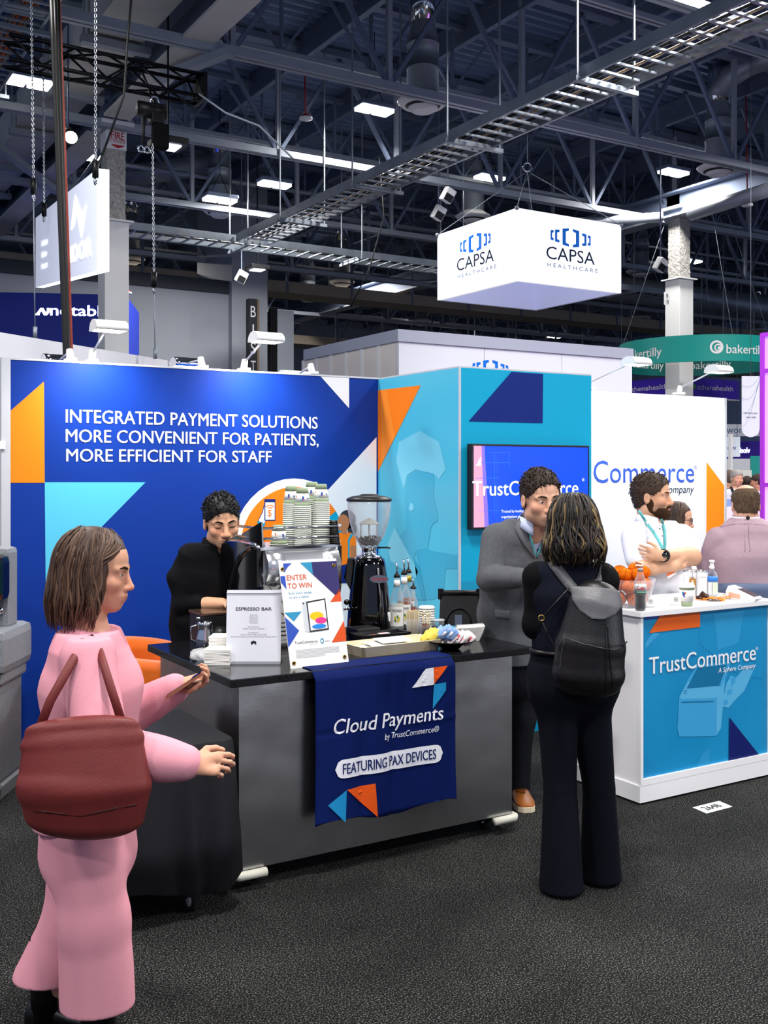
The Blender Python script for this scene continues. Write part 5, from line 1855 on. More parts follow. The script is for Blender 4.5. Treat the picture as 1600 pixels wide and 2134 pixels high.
t.part('hopper', MB(m_glassy).lathe(hop + [(r - 0.003, z) for r, z in hop[::-1]], g, 36))
t.part('hopper_lid', MB(m_dark).lathe([(0.121, 0.70), (0.124, 0.706), (0.121, 0.716), (0.09, 0.728), (0.05, 0.733), (0.045, 0.738), (0.03, 0.74), (0.0, 0.74)], g, 36))
t.part('inner_cone', MB(mat('frosted_plastic', 'e8e6da', 0.3, alpha=0.75)).lathe([(0.055, 0.575), (0.05, 0.585), (0.0, 0.612)], g, 20).tube([GP(0, 0, 0.46), GP(0, 0, 0.61)], 0.005, 8).tube([GP(-0.045, 0, 0.49), GP(-0.045, 0, 0.58)], 0.004, 6).tube([GP(0.045, 0, 0.49), GP(0.045, 0, 0.58)], 0.004, 6))
m_bean = mat('coffee_bean', '2c1b10', 0.45)
mb = MB(m_bean)
for k in range(240):
 z = random.uniform(0.462, 0.525)
 rm = np.interp(z, [0.445, 0.46, 0.52, 0.59], [0.03, 0.043, 0.074, 0.09])
 a_ = random.uniform(0, 2 * pi)
 r = rm * math.sqrt(random.random())
 if z > 0.5 - 0.2 * (rm - r):
  z -= 0.015
 R = Matrix.Rotation(random.uniform(0, 6), 3, 'X') @ Matrix.Rotation(random.uniform(0, 6), 3, 'Z')
 mb.ball(GP(r * math.cos(a_), r * math.sin(a_), z), (0.0065, 0.0045, 0.004), m_bean, 6, R)
t.part('coffee_beans', mb, kind='stuff')
t.part('shutter_lever', MB(m_dark).tube([GP(0.045, -0.02, 0.45), GP(0.1, -0.03, 0.452), GP(0.115, -0.03, 0.448)], 0.005, 6))
t.part('fork', MB(m_chrome).tube([GP(-0.09, -0.06, 0.13), GP(-0.13, -0.12, 0.13), GP(-0.1, -0.14, 0.14)], 0.006, 6))
t.part('knob', MB(m_gloss).ball(GP(-0.12, -0.05, 0.16), 0.016))
t.part('rating_sticker', MB(m_paper).prism([GP(0.10, -0.075, 0.06), GP(0.115, -0.06, 0.06), GP(0.115, -0.06, 0.11), GP(0.10, -0.075, 0.11)], -ey * 0.004))
t.part('catch_tray', MB(m_dark).box((g.x - 0.2, g.y - 0.22, CT + 0.001), (g.x - 0.06, g.y - 0.1, CT + 0.05), bev=0.006))

# --- table sign: menu in a clear holder
m_acr = mat('sign_paper_white', 'e4e6ee', 0.35)
bl = on(470.5, 1384)
w_, h_ = 0.244, 0.318
d_ = V((SN, CS, 0))
t = Thing('menu_sign', 'white menu sign in a clear stand reading ESPRESSO BAR', 'table sign', bl + ex * w_ / 2)
lean = d_ * 0.03
p0, p1 = bl, bl + ex * w_
p2, p3 = p1 + V((0, 0, h_)) + lean, p0 + V((0, 0, h_)) + lean
mb = MB(m_acr).prism([p0, p1, p2, p3], d_ * 0.004)
fr = Frame(p0, ex, (p3 - p0))
m_txt = mat('ink_dark', '23252b', 0.6)
m_grey = mat('ink_grey', '7b7d85', 0.6)
fr.text(mb, 'ESPRESSO BAR', w_ / 2, 0.238, 0.16, 0.0135, m_txt, 0.001, 0.03, align='C')
for i, (s, wd) in enumerate((('Espresso', .033), ('Cappuccino', .04), ('Café latte', .036), ('Café Mocha', .04), ('Macchiato', .036), ('', 0), ('Syrup flavors:', .05), ('Vanilla, Caramel, Hazelnut', .098), ('', 0), ('Condiments:', .045), ('Cream, Whole Milk, & Skim Milk', .118), ('Assorted Sweeteners & Crystallized Sugar Dipping Sticks', .205))):
 if s:
  fr.text(mb, s, w_ / 2, 0.216 - i * 0.0088, wd, 0.005, m_grey, 0.001, align='C')
for a_, b_ in ((0.116, 0.094), (0.122, 0.098), (0.129, 0.096)):
 fr.disc(mb, a_, b_, 0.006, m_txt, 0.001, 10)
fr.art(mb, [(0.112, 0.086), (0.116, 0.086), (0.118, 0.096), (0.129, 0.094), (0.131, 0.086), (0.135, 0.086), (0.134, 0.1), (0.112, 0.1)], m_txt, 0.001, True)
fr.art(mb, [(0, 0), (w_, 0), (w_, 0.012), (0, 0.012)], mat('sign_edge_grey', '9a9ca3', 0.3), 0.001, True)
t.part('sheet', mb)
t.part('top_clip', MB(mat('sign_clip', 'a9acb4', 0.25)).prism([p3 - V((0, 0, 0.004)), p2 - V((0, 0, 0.004)), p2 + V((0, 0, 0.008)) + d_ * 0.02, p3 + V((0, 0, 0.008)) + d_ * 0.02], -d_ * 0.006))
t.part('stand', MB(m_dark).prism([p0 - V((0, 0, 0.0)), p1, p1 + d_ * 0.1, p0 + d_ * 0.1], (0, 0, 0.006)))

# --- prize poster
bl, br = on(606, 1394), on(727, 1381)
U = (br - bl).normalized()
w_ = (br - bl).length
h_ = 0.462
Nn = V((0, 0, 1)).cross(U)          # points away from the camera
top = V((0, 0, h_)) + Nn * 0.10 - U * 0.012
t = Thing('prize_poster', 'white poster board with coloured triangles reading ENTER TO WIN', 'poster', (bl + br) / 2)
mb = MB(m_paper).prism([bl, br, br + top, bl + top], Nn * 0.005)
fr = Frame(bl, U, top)
z8 = lambda L: [(380 + x / 4.21, 1150 + y / 4.21) for x, y in L]
m_pb, m_pt, m_pn, m_po = mat('poster_blue', '2c50b2', 0.6), mat('poster_teal', '2c8fb8', 0.6), mat('poster_indigo', '2c2763', 0.6), mat('poster_orange', 'd9501c', 0.6)
A = lambda L, m, n=0.0012: fr.art(mb, L, m, n)
P_ = lambda u, v: (u * w_, v * h_)
UV = lambda L, m, n=0.0012: fr.art(mb, [P_(*p) for p in L], m, n, True)
UV([(0.07, 1), (0.22, 1), (0.07, 0.93)], m_pb)
UV([(0.07, 0.93), (0.07, 0.91), (0.14, 0.96)], m_pb)
UV([(0, 0.88), (0.08, 0.88), (0.08, 0.75), (0, 0.82)], m_pb)
UV([(0.36, 1), (0.56, 1), (0.56, 0.875)], m_pt)
UV([(0.56, 1), (1, 1), (1, 0.70), (0.91, 0.66), (0.56, 0.875)], m_pn)
UV([(1, 0.73), (1, 0.60), (0.80, 0.60)], m_po)
UV([(0, 0.53), (0.29, 0.53), (0.14, 0.44)], m_pt)
UV([(0, 0.49), (0.21, 0.35), (0, 0.2)], m_pb)
UV([(1, 0.41), (1, 0.21), (0.74, 0.21)], m_po)
fr.text(mb, 'ENTER', 0.105 * w_, 0.835 * h_, 0.34 * w_, 0.05 * h_, m_po, 0.0016, 0.005)
fr.text(mb, 'TO WIN', 0.105 * w_, 0.755 * h_, 0.41 * w_, 0.05 * h_, m_po, 0.0016, 0.005)
fr.text(mb, 'Scan your badge', 0.105 * w_, 0.70 * h_, 0.40 * w_, 0.022 * h_, m_pt, 0.0016)
fr.text(mb, 'to win a tablet', 0.105 * w_, 0.66 * h_, 0.34 * w_, 0.022 * h_, m_pt, 0.0016)
m_tabs, m_tabk = mat('print_silver', 'ccd2d8', 0.6), mat('print_black', '2a2b30', 0.6)
UV([(0.31, 0.335), (0.40, 0.325), (0.40, 0.615), (0.31, 0.625)], m_tabs)
fr.disc(mb, 0.335 * w_, 0.605 * h_, 0.004, m_tabk, 0.002, 10)
UV([(0.385, 0.325), (0.72, 0.335), (0.72, 0.64), (0.385, 0.62)], m_tabk, 0.0018)
UV([(0.405, 0.34), (0.70, 0.35), (0.70, 0.625), (0.405, 0.605)], mat('print_pale_grey', 'e3e5ea', 0.6), 0.0024)
fr.disc(mb, 0.535 * w_, 0.475 * h_, 0.034, mat('print_yellow', 'f4c20d', 0.6), 0.003, 24, ry=0.019)
fr.disc(mb, 0.60 * w_, 0.43 * h_, 0.029, mat('print_magenta', 'e2378c', 0.6), 0.0034, 24, ry=0.014)
fr.disc(mb, 0.555 * w_, 0.375 * h_, 0.035, mat('print_sky', '1e86e0', 0.6), 0.0038, 24, ry=0.01)
fr.text(mb, 'TrustCommerce', 0.11 * w_, 0.225 * h_, 0.39 * w_, 0.026 * h_, m_tabk, 0.0016)
fr.text(mb, 'A Sphere Company', 0.35 * w_, 0.208 * h_, 0.14 * w_, 0.007 * h_, m_pt, 0.0016)
fr.disc(mb, 0.58 * w_, 0.235 * h_, 0.009, m_pt, 0.0016, 18, ry=0.012, r_in=0.0055)
fr.text(mb, 'PAX', 0.63 * w_, 0.222 * h_, 0.08 * w_, 0.012 * h_, m_tabk, 0.0016, shear=0.2)
for k in range(7):
 fr.art(mb, [(0.11 * w_, (0.165 - 0.012 * k) * h_), ((0.86 if k not in (5, 6) else 0.6) * w_, (0.165 - 0.012 * k) * h_), ((0.86 if k not in (5, 6) else 0.6) * w_, (0.169 - 0.012 * k) * h_), (0.11 * w_, (0.169 - 0.012 * k) * h_)], mat('print_fine_grey', 'b9bbc0', 0.6), 0.0014, True)
t.part('board', mb)
m_brass = mat('brass', 'b8923a', 0.25, 1.0)
for u, v in ((0.05, 0.945), (0.945, 0.955), (0.06, 0.05), (0.935, 0.06)):
 e_ = t.part('eyelet', MB(m_brass).ring(fr.P(u * w_, v * h_, 0.001), 0.0068, 0.0028, n=16, k=6, ax=fr.N))
 t.part('pin', MB(m_black).ball(fr.P(u * w_, v * h_, 0.001), 0.0045, n=8), parent=e_)
t.part('easel_leg', MB(m_black).tube([bl + U * w_ / 2 + Nn * 0.01 + V((0, 0, 0.25)) + Nn * 0.06, bl + U * w_ / 2 + Nn * 0.2], 0.004, 6))

# --- left end of the cart: knock box, pitcher, cup, napkins in wrap
p = on(452, 1338)
t = Thing('knock_box', 'black box with a bronze lid behind the menu sign', 'box', p)
t.part('box', MB(m_dark).box((p.x - 0.1, p.y - 0.08, CT), (p.x + 0.14, p.y + 0.12, CT + 0.145), bev=0.006))
t.part('lid', MB(mat('bronze_lid', '6b5345', 0.25, 0.8)).box((p.x - 0.105, p.y - 0.085, CT + 0.146), (p.x + 0.145, p.y + 0.125, CT + 0.158), bev=0.004))
p = on(428, 1349)
t = Thing('milk_pitcher', 'small steel milk pitcher at the left end of the cart', 'pitcher', p)
pr = [(0.043, 0.0), (0.046, 0.004), (0.044, 0.05), (0.036, 0.085), (0.037, 0.11), (0.042, 0.125)]
t.part('body', MB(m_chrome).lathe(pr + [(r - 0.002, z) for r, z in pr[::-1][:-1]] + [(0, 0.006)], p, 28))
t.part('handle', MB(m_chrome).tube([p + ex * -0.036 + V((0, 0, 0.11)), p + ex * -0.07 + V((0, 0, 0.1)), p + ex * -0.07 + V((0, 0, 0.04)), p + ex * -0.043 + V((0, 0, 0.025))], 0.005, 8))
t.part('thermometer', MB(m_chrome).tube([p + ex * -0.028 + V((0, 0, 0.06)), p + ex * -0.032 + V((0, 0, 0.14))], 0.002, 6).lathe([(0.0, 0.138), (0.014, 0.138), (0.014, 0.148), (0, 0.148)], p + ex * -0.032, 14))
p = on(468, 1335)
p = p - ey * 0.17
t = Thing('black_cup', 'round black cup beside the menu sign', 'cup', p)
t.part('cup', MB(m_dark).lathe([(0.036, 0), (0.042, 0.09), (0.039, 0.09), (0.033, 0.006), (0, 0.006)], p, 24))
p = on(452, 1386)
for k, (n, dx, dy, lab) in enumerate(((16, 0, 0, 'lower square napkin stack left of the menu sign'), (14, 0.0, 0.13, 'taller wrapped napkin stack behind the square one'))):
 q = p + ex * (0.0 + dx) + ey * (0.06 + dy)
 t = Thing('napkin_stack', lab, 'napkins', q)
 for i in range(n):
  a_ = random.uniform(-0.05, 0.05)
  z0 = CT + i * (0.0042 if k == 0 else 0.0075)
  t.part('napkin', MB(m_napk).box((q.x - 0.058, q.y - 0.058, z0), (q.x + 0.058, q.y + 0.058, z0 + (0.0036 if k == 0 else 0.0066)), bev=0.001, rot=Matrix.Rotation(a_ - TH, 3, 'Z')))
q = p + ex * -0.07 + ey * 0.1
rows = []
for i in range(9):
 t_ = pi * i / 8
 rows.append([q + V((0, 0, 0.003 + 0.035 * (1 - math.cos(t_)) / 2 * 1.6)) + (ex * math.cos(a_) + ey * math.sin(a_)) * (0.06 * math.sin(t_) ** 0.7 * (1 + 0.18 * math.sin(a_ * 5 + i) + 0.1 * math.sin(a_ * 11))) for a_ in [2 * pi * j / 30 for j in range(31)]])
mb = MB(mat('plastic_wrap', 'ffffff', 0.12, alpha=0.35, spec=0.8)).sheet(rows[::-1])
single('plastic_wrap', mb, 'crumpled clear plastic wrap beside the napkins', 'plastic wrap')

# --- wooden trays
def wood_tray(lab, A, B, depth, h, m_in, rim=None, flare=0.02):
 """A, B: front corners of the base on the counter"""
 U = (B - A).normalized()
 D = V((0, 0, 1)).cross(U)
 base = [A, B, B + D * depth, A + D * depth]
 t = Thing('wooden_tray', lab, 'tray', (A + B) / 2 + D * depth / 2)
 mid = (A + B) / 2 + D * depth / 2
 up = []
 for p in base:
  o = p - mid
  up.append(p + U * math.copysign(flare, o.dot(U)) + D * math.copysign(flare, o.dot(D)) + V((0, 0, h)))
 t.part('bottom', MB(m_in).prism([p + V((0, 0, 0.001)) for p in base], (0, 0, 0.008)))
 for i in range(4):
  a, b = i, (i + 1) % 4
  inn = (mid - (base[a] + base[b]) / 2).normalized() * 0.012
  t.part('side', MB(rim or m_in).add([base[a], base[b], up[b], up[a], base[a] + inn, base[b] + inn, up[b] + inn, up[a] + inn],
           [(0, 1, 2, 3), (5, 4, 7, 6), (3, 2, 6, 7), (1, 0, 4, 5), (0, 3, 7, 4), (2, 1, 5, 6)]))
 return t, base, up, U, D


A_, B_ = on(758, 1371), on(912, 1353)
t, base, up, U, D = wood_tray('pale wooden tray holding white paper at the cart front', A_, B_, 0.165, 0.05, m_kraft)
zz = 0.03
for k, (u0, v0, w2, d2, a_) in enumerate(((0.02, 0.04, 0.11, 0.1, -0.12), (0.09, 0.02, 0.2, 0.13, 0.08), (0.14, 0.05, 0.17, 0.1, -0.05))):
 o = A_ + U * u0 + D * v0 + V((0, 0, 0.01 + 0.012 * (k + 1)))
 c, s = math.cos(a_), math.sin(a_)
 q = [o, o + (U * c + D * s) * w2, o + (U * c + D * s) * w2 + (D * c - U * s) * d2 + V((0, 0, 0.01)), o + (D * c - U * s) * d2 + V((0, 0, 0.01))]
 single('paper_sheet', MB(m_paper).prism(q, (0, 0, 0.002)), ('white folded paper at the left of the wooden tray', 'largest white paper sheet lying across the wooden tray', 'top white paper sheet on the wooden tray')[k], 'paper')
A2, B2 = on(752, 1340), on(852, 1331)
t, base2, up2, U2, D2 = wood_tray('wooden tray with a dark rim and a few sweetener packets behind the paper tray', A2, B2, 0.12, 0.035, m_kraft, m_dark, 0.008)
m_py, m_pbu, m_pp, m_pink = mat('packet_yellow', 'ecd95c', 0.6), mat('packet_blue', '86a8e0', 0.6), mat('packet_white', 'eee8ea', 0.6), mat('packet_pink', 'd8646e', 0.6)


def packet(c, m, stripe, L, W_, ax, up, lab, grp):
 ax = ax.normalized()
 s = up.cross(ax).normalized()
 n = ax.cross(s).normalized()
 mb = MB(m)
 rows = [[c + ax * (L * (i / 4 - 0.5)) + s * (W_ * (j / 3 - 0.5)) + n * (0.003 * math.sin(pi * j / 3) * math.sin(pi * i / 4)) for j in range(4)] for i in range(5)]
 mb.sheet(rows, m, thick=0.002)
 if stripe:
  mb.sheet([[p - n * 0.0004 for p in r[1:3]] for r in rows[1:4]], stripe, thick=0.003)
 return single('sweetener_packet', mb, lab, 'sweetener packet', grp)


for k in range(5):
 c = A2 + U2 * (0.05 + 0.03 * k) + D2 * random.uniform(0.04, 0.08) + V((0, 0, 0.014 + 0.003 * k))
 packet(c, (m_py, m_py, m_pp, m_pp, m_pp)[k], (None, None, m_pink, m_pink, m_pink)[k], 0.06, 0.032, U2 + D2 * random.uniform(-0.8, 0.8), V((0, 0, 1)),
   ('yellow sweetener packet lying in the dark rimmed tray', 'pink and white sweetener packet lying in the dark rimmed tray')[k > 1], ('yellow packets in the dark rimmed tray', 'pink packets in the dark rimmed tray')[k > 1])

# --- syrup bottles with pourers
def bottle(px, py, lab, body, label_m, cap_m, s=1.0, neck_label=True, txt='MONIN'):
 p = on(px, py)
 t = Thing('syrup_bottle', lab, 'bottle', p)
 pr = [(0.0, 0.003), (0.034, 0.0), (0.037, 0.004), (0.037, 0.16), (0.034, 0.18), (0.02, 0.215), (0.0155, 0.235), (0.015, 0.285)]
 pr = [(r * s, z * s) for r, z in pr]
 t.part('glass', MB(m_glass).lathe(pr, p, 24))
 t.part('syrup', MB(body).lathe([(0.0, 0.006 * s), (0.0335 * s, 0.006 * s), (0.0335 * s, 0.14 * s), (0.0, 0.14 * s)], p, 20))
 r = 0.0376 * s
 mb = MB(label_m)
 fr_ = Frame(p, ex, (0, 0, 1))
 f = lambda u, v, n: p + ex * (math.sin(u / r) * (r + n)) - ey * (math.cos(u / r) * (r + n)) + V((0, 0, v))
 mb.sheet([[f(u, v, 0.0003) for u in np.linspace(-0.04, 0.04, 9)] for v in (0.02 * s, 0.125 * s)], label_m)
 fr_.text(mb, txt, 0, 0.098 * s, 0.05, 0.014, m_txt if label_m is m_paper else m_paper, 0.0012, 0.01, fn=f, align='C')
 if label_m is m_paper:
  for k in range(5):
   a_ = k * 1.3
   mb.poly([f(0.0 + 0.012 * math.cos(a_) + 0.006 * math.cos(b), 0.06 + 0.012 * math.sin(a_) + 0.01 * math.sin(b), 0.0012) for b in [2 * pi * j / 8 for j in range(8)]], mat('label_leaf', '5d8a3a', 0.6) if k % 2 else mat('label_yellow', 'd9c24a', 0.6))
 t.part('front_label', mb)
 if neck_label:
  t.part('neck_label', MB(cap_m).lathe([(0.0178 * s, 0.232 * s), (0.0165 * s, 0.268 * s)], p, 16))
 po = t.part('pourer', MB(m_black).lathe([(0.016, 0.282 * s), (0.018, 0.285 * s), (0.018, 0.292 * s), (0.012, 0.297 * s), (0.012, 0.305 * s)], p, 16))
 t.part('spout', MB(m_chrome).tube([p + V((0, 0, 0.30 * s)), p + V((0, 0, 0.335 * s)), p - ex * 0.006 + V((0, 0, 0.365 * s))], 0.0045, 8), parent=po)


m_syr = mat('syrup_clear', 'e8e2d2', 0.1, alpha=0.45)
m_syb = mat('syrup_amber', '7a3a14', 0.1)
m_syr2 = mat('syrup_dark_red', '5a120c', 0.2)
bottle(827, 1311, 'clear syrup bottle with a white leaf label beside the grinder', m_syr, m_paper, m_paper)
bottle(842, 1307, 'amber syrup bottle with a white neck label, second from the grinder', m_syb, m_paper, m_paper, 1.03)
bottle(851, 1297, 'syrup bottle with a gold neck band behind the two white labelled ones', m_syb, m_paper, mat('neck_gold', 'a8973a', 0.4, 0.4), 1.0)
bottle(861, 1302, 'short dark red syrup bottle at the right end of the bottles', m_syr2, mat('label_red', 'b0281e', 0.5), m_syr2, 0.72, False, 'Torani')

# --- cup of wooden stirrers
p = on(861, 1329)
t = Thing('stirrer_cup', 'clear cup holding a bundle of wooden stirrers', 'cup', p)
t.part('cup', MB(m_glassy).lathe([(0.031, 0.0), (0.04, 0.1), (0.039, 0.1), (0.03, 0.003), (0, 0.003)], p, 24))
for k in range(38):
 a_ = k * 2.4
 r = 0.026 * math.sqrt((k + 0.5) / 38)
 b = p + V((math.cos(a_) * r * 0.9, math.sin(a_) * r * 0.9, 0.004))
 e_ = p + V((math.cos(a_) * r * 1.45, math.sin(a_) * r * 1.45, 0.142 + random.uniform(-0.006, 0.004)))
 single('wooden_stirrer', MB(m_kraft).bar(b, e_, 0.0055, 0.0016, up=(math.cos(a_ * 1.7), math.sin(a_ * 1.7), 0.1)), 'pale wooden stirrer standing in the clear cup on the cart', 'stirrer', 'wooden stirrers in the cup')
# --- stack of white lids
p = on(889, 1303)
t = Thing('lid_stack', 'stack of white cup lids behind the stirrers', 'cup lids', p)
for k in range(8):
 z = 0.0135 * k
 t.part('lid', MB(m_cupw).lathe([(0.046, z), (0.047, z + 0.004), (0.044, z + 0.008), (0.041, z + 0.013), (0.036, z + 0.0135), (0.0, z + 0.012)], p, 24))
# --- jar of sugar sticks
p = on(888, 1326)
t = Thing('sugar_stick_jar', 'small jar of brown sugar sticks with wooden ball ends', 'jar', p)
t.part('jar', MB(m_glassy).lathe([(0.026, 0), (0.031, 0.06), (0.03, 0.06), (0.025, 0.003), (0, 0.003)], p, 20))
for k in range(7):
 a_ = 2 * pi * k / 7
 b = p + V((math.cos(a_) * 0.012, math.sin(a_) * 0.012, 0.006))
 e_ = p + V((math.cos(a_) * 0.022, math.sin(a_) * 0.022, 0.12 + 0.008 * math.sin(k * 2)))
 s = Thing('sugar_stick', 'wooden ball ended sugar stick standing in the small jar', 'sugar stick', b, group='sugar sticks in the small jar')
 s.part('stick', MB(m_kraft).tube([b, e_], 0.0022, 6))
 s.part('ball', MB(m_kraft).ball(e_, 0.0065, n=10))
 s.part('rock_sugar', MB(mat('brown_sugar', '6b3a18', 0.35)).tube([b + (e_ - b) * 0.02, b + (e_ - b) * 0.5], 0.008, 7))
# --- clear tub
p = on(913, 1306)
t = Thing('clear_tub', 'low round clear tub with lid behind the sweetener bowl', 'tub', p)
t.part('tub', MB(m_glassy).lathe([(0.03, 0), (0.034, 0.035), (0.033, 0.035), (0.029, 0.002), (0, 0.002)], p, 20))
t.part('lid', MB(mat('frosted_lid', 'dde3e6', 0.2, alpha=0.6)).lathe([(0.036, 0.033), (0.036, 0.04), (0.03, 0.042), (0, 0.041)], p, 20))
# --- bowl with sweetener packets
p = on(938, 1352)
t = Thing('dark_bowl', 'shallow dark metal bowl full of sweetener packets', 'bowl', p)
pr = [(0.035, 0.0), (0.045, 0.004), (0.06, 0.018), (0.095, 0.032), (0.122, 0.042), (0.124, 0.044)]
t.part('bowl', MB(mat('dark_metal_bowl', '2a2420', 0.25, 0.8)).lathe(pr + [(r - 0.003, z + 0.002) for r, z in pr[::-1]] + [(0, 0.004)], p, 40))
for (px, py, n, m, st, lab, wx) in ((899, 1316, 14, m_py, None, 'yellow', -0.085), (930, 1320, 16, m_pbu, m_pp, 'blue', -0.02), (962, 1326, 22, m_pp, m_pink, 'pink and white', 0.05)):
 for k in range(n):
  f = k / (n - 1) - 0.5
  c = p + ex * (wx + f * (0.1 if lab[0] == 'p' else 0.07) + random.uniform(-0.006, 0.006)) + ey * random.uniform(-0.03, 0.05) + V((0, 0, 0.058 + 0.015 * random.random() - (0.012 if lab[0] == 'p' else 0) - abs(f) * 0.014 + (0.012 if lab == 'blue' else 0)))
  tilt = V((0, 0, 1)) * random.uniform(0.55, 0.9) + ex * random.uniform(0.3, 0.8)
  packet(c, m, st, 0.058, 0.036, tilt, -ey + ex * random.uniform(-0.9, 0.3), '%s sweetener packet standing among others in the dark bowl' % lab, '%s sweetener packets in the bowl' % lab)
# --- napkin pile at the right end
p = on(975, 1334)
t = Thing('napkin_stack', 'fanned white napkin pile beside the sweetener bowl', 'napkins', p)
for i in range(15):
 z0 = CT + 0.0045 * i
 q = p + ex * (0.0025 * i - 0.02) - ey * (0.001 * i - 0.03)
 mb = MB(m_napk)
 rows = [[q + ex * (0.15 * (a_ - 0.5)) * math.cos(0.03 * i) + ey * (0.12 * (b_ - 0.5)) + V((0, 0, z0 - CT + 0.001 + 0.012 * a_ * a_ * (i / 15))) for a_ in np.linspace(0, 1, 6)] for b_ in (0, 0.5, 1)]
 t.part('napkin', mb.sheet(rows, thick=-0.0034))
# --- tablet on a stand, seen from behind
p = on(955, 1304)
t = Thing('tablet_stand', 'black tablet in a rugged case on a stand, seen from behind', 'tablet', p)
a, b = -0.108, 0.108
hz = 0.19
lean = -ey * -0.05
cs = [p + ex * a, p + ex * b, p + ex * (b + 0.012) + V((0, 0, hz)) + ey * 0.05, p + ex * (a + 0.012) + V((0, 0, hz)) + ey * 0.05]
t.part('case', MB(m_dark).prism(cs, ey * 0.02))
q = (cs[2] + cs[3]) / 2
t.part('top_roll', MB(m_black).tube([cs[3] - ex * 0.005 - V((0, 0, 0.012)), cs[2] + ex * 0.005 - V((0, 0, 0.012))], 0.016, 12))
for s, c in ((-1, cs[3]), (1, cs[2])):
 t.part('buckle', MB(m_black).box((c.x - 0.012, c.y - 0.012, c.z - 0.05), (c.x + 0.012, c.y + 0.012, c.z + 0.012), bev=0.004).bar(c - V((0, 0, 0.05)), c - V((0, 0, 0.068)), 0.004).bar(c - V((0, 0, 0.05)) + ex * 0.008, c - V((0, 0, 0.064)) + ex * 0.008, 0.004))
mid = (cs[0] + cs[1]) / 2
Uv = (q - mid)
mb = MB(m_black)
mb.tube([mid + Uv * 0.08 + ex * 0.07 * math.cos(a_) - ey * 0.006 + Uv * (0.42 * math.sin(a_)) for a_ in np.linspace(0, pi, 15)], 0.006, 8)
t.part('ring_stand', mb)
t.part('foot', MB(m_steel).prism([p + ex * -0.02 - ey * 0.003, p + ex * 0.02 - ey * 0.003, p + ex * 0.02 - ey * 0.003 + V((0, 0, 0.06)), p + ex * -0.02 - ey * 0.003 + V((0, 0, 0.06))], -ey * 0.004))

# ================================================================== things on the white counter
WZ = 1.02
def onw(px, py):
 return onZ(px, py, WZ)


m_ball = mat('stress_ball_orange', 'f07a12', 0.8, var=(14, 'e2660a', 0.3))
m_seam = mat('ball_seam', '7a3606', 0.9)
p = onw(1319, 1268) + ey * 0.1
t = Thing('plastic_bowl', 'clear plastic bowl full of orange balls on the white counter', 'bowl', p)
pr = [(0.10, 0.0), (0.104, 0.004), (0.125, 0.08), (0.145, 0.152)]
t.part('bowl', MB(m_glassy).lathe(pr + [(r - 0.0025, z + 0.001) for r, z in pr[::-1]] + [(0, 0.003)], p, 40))
def make_ball():
 t = Thing('stress_ball', '', 'ball', local=True)
 r = 0.037
 t.part('ball', MB(m_ball).ball((0, 0, 0), (r, r, r * 0.96), n=20))
 mb = MB(m_seam)
 for ax in ((0, 0, 1), (1, 0, 0), (0.6, 0.8, 0)):
  mb.ring((0, 0, 0), r * 0.995, 0.0009, n=24, k=4, ax=ax)
 t.part('seam', mb)
 return t.o
def make_tagball():
 o = make_ball()
 me = MB(m_paper)
 me.sheet([[V((0.012 + 0.026 * i / 3, -0.01 + 0.02 * j, 0.034 + 0.012 * math.sin(i * 0.9))) for j in range(3)] for i in range(4)], thick=0.001)
 pt = bpy.data.objects.new('paper_tag', me.mesh('paper_tag'))
 COL.objects.link(pt)
 pt.parent = o
 return o
b1, b2 = make_ball(), make_tagball()
spots = [(-0.062, -0.045, 0.045), (0.01, -0.075, 0.043), (0.066, -0.03, 0.045), (0.03, 0.05, 0.045), (-0.045, 0.045, 0.043), (-0.08, -0.02, 0.115), (-0.02, -0.08, 0.112), (0.05, -0.07, 0.112), (0.09, 0.0, 0.118), (0.03, 0.01, 0.105), (-0.04, 0.05, 0.115), (0.04, 0.08, 0.118),
   (-0.095, -0.01, 0.178), (-0.028, -0.04, 0.176), (0.035, -0.05, 0.18), (0.035, 0.02, 0.196), (-0.04, 0.04, 0.185), (0.09, 0.03, 0.182)]
used = [False, False]
for k, (x, y, z) in enumerate(spots):
 tag = k in (5, 12, 15, 17, 14)
 src = b2 if tag else b1
 loc = p + ex * x + ey * y + V((0, 0, z))
 lab = 'orange plush ball with a white tag in the clear bowl' if tag else 'plain orange plush ball in the clear bowl'
 grp = 'tagged orange balls in the bowl' if tag else 'plain orange balls in the bowl'
 if not used[tag]:
  used[tag] = True
  o = src
  o.location = loc
 else:
  o = dup(src, loc)
 o['label'], o['group'] = lab, grp
 o.rotation_euler = (random.uniform(-0.5, 0.5) - 0.4 * tag, random.uniform(-0.5, 0.5), random.uniform(-3, 3) if not tag else -1.2 + 0.8 * k)
# cola bottle
p = onw(1334, 1273)
t = Thing('cola_bottle', 'half full cola bottle with a silver label on the white counter', 'bottle', p)
pr = [(0.0, 0.006), (0.018, 0.0), (0.026, 0.004), (0.030, 0.02), (0.0275, 0.06), (0.029, 0.08), (0.0315, 0.095), (0.0315, 0.145), (0.029, 0.165), (0.016, 0.195), (0.0125, 0.203), (0.0125, 0.212)]
t.part('bottle', MB(m_glass).lathe(pr, p, 28))
t.part('cola', MB(mat('cola', '0d0503', 0.05, spec=0.6)).lathe([(0, 0.008), (0.017, 0.003), (0.025, 0.006), (0.029, 0.02), (0.0265, 0.06), (0.028, 0.08), (0.0305, 0.096), (0, 0.096)], p, 24))
mb = MB(mat('cola_label', 'c5cacb', 0.35, 0.3)).lathe([(0.0322, 0.097), (0.0322, 0.143)], p, 28)
f = lambda u, v, n: p + ex * (math.sin(u / 0.0325) * (0.0325 + n)) - ey * (math.cos(u / 0.0325) * (0.0325 + n)) + V((0, 0, v))
fr = Frame(p, ex, (0, 0, 1))
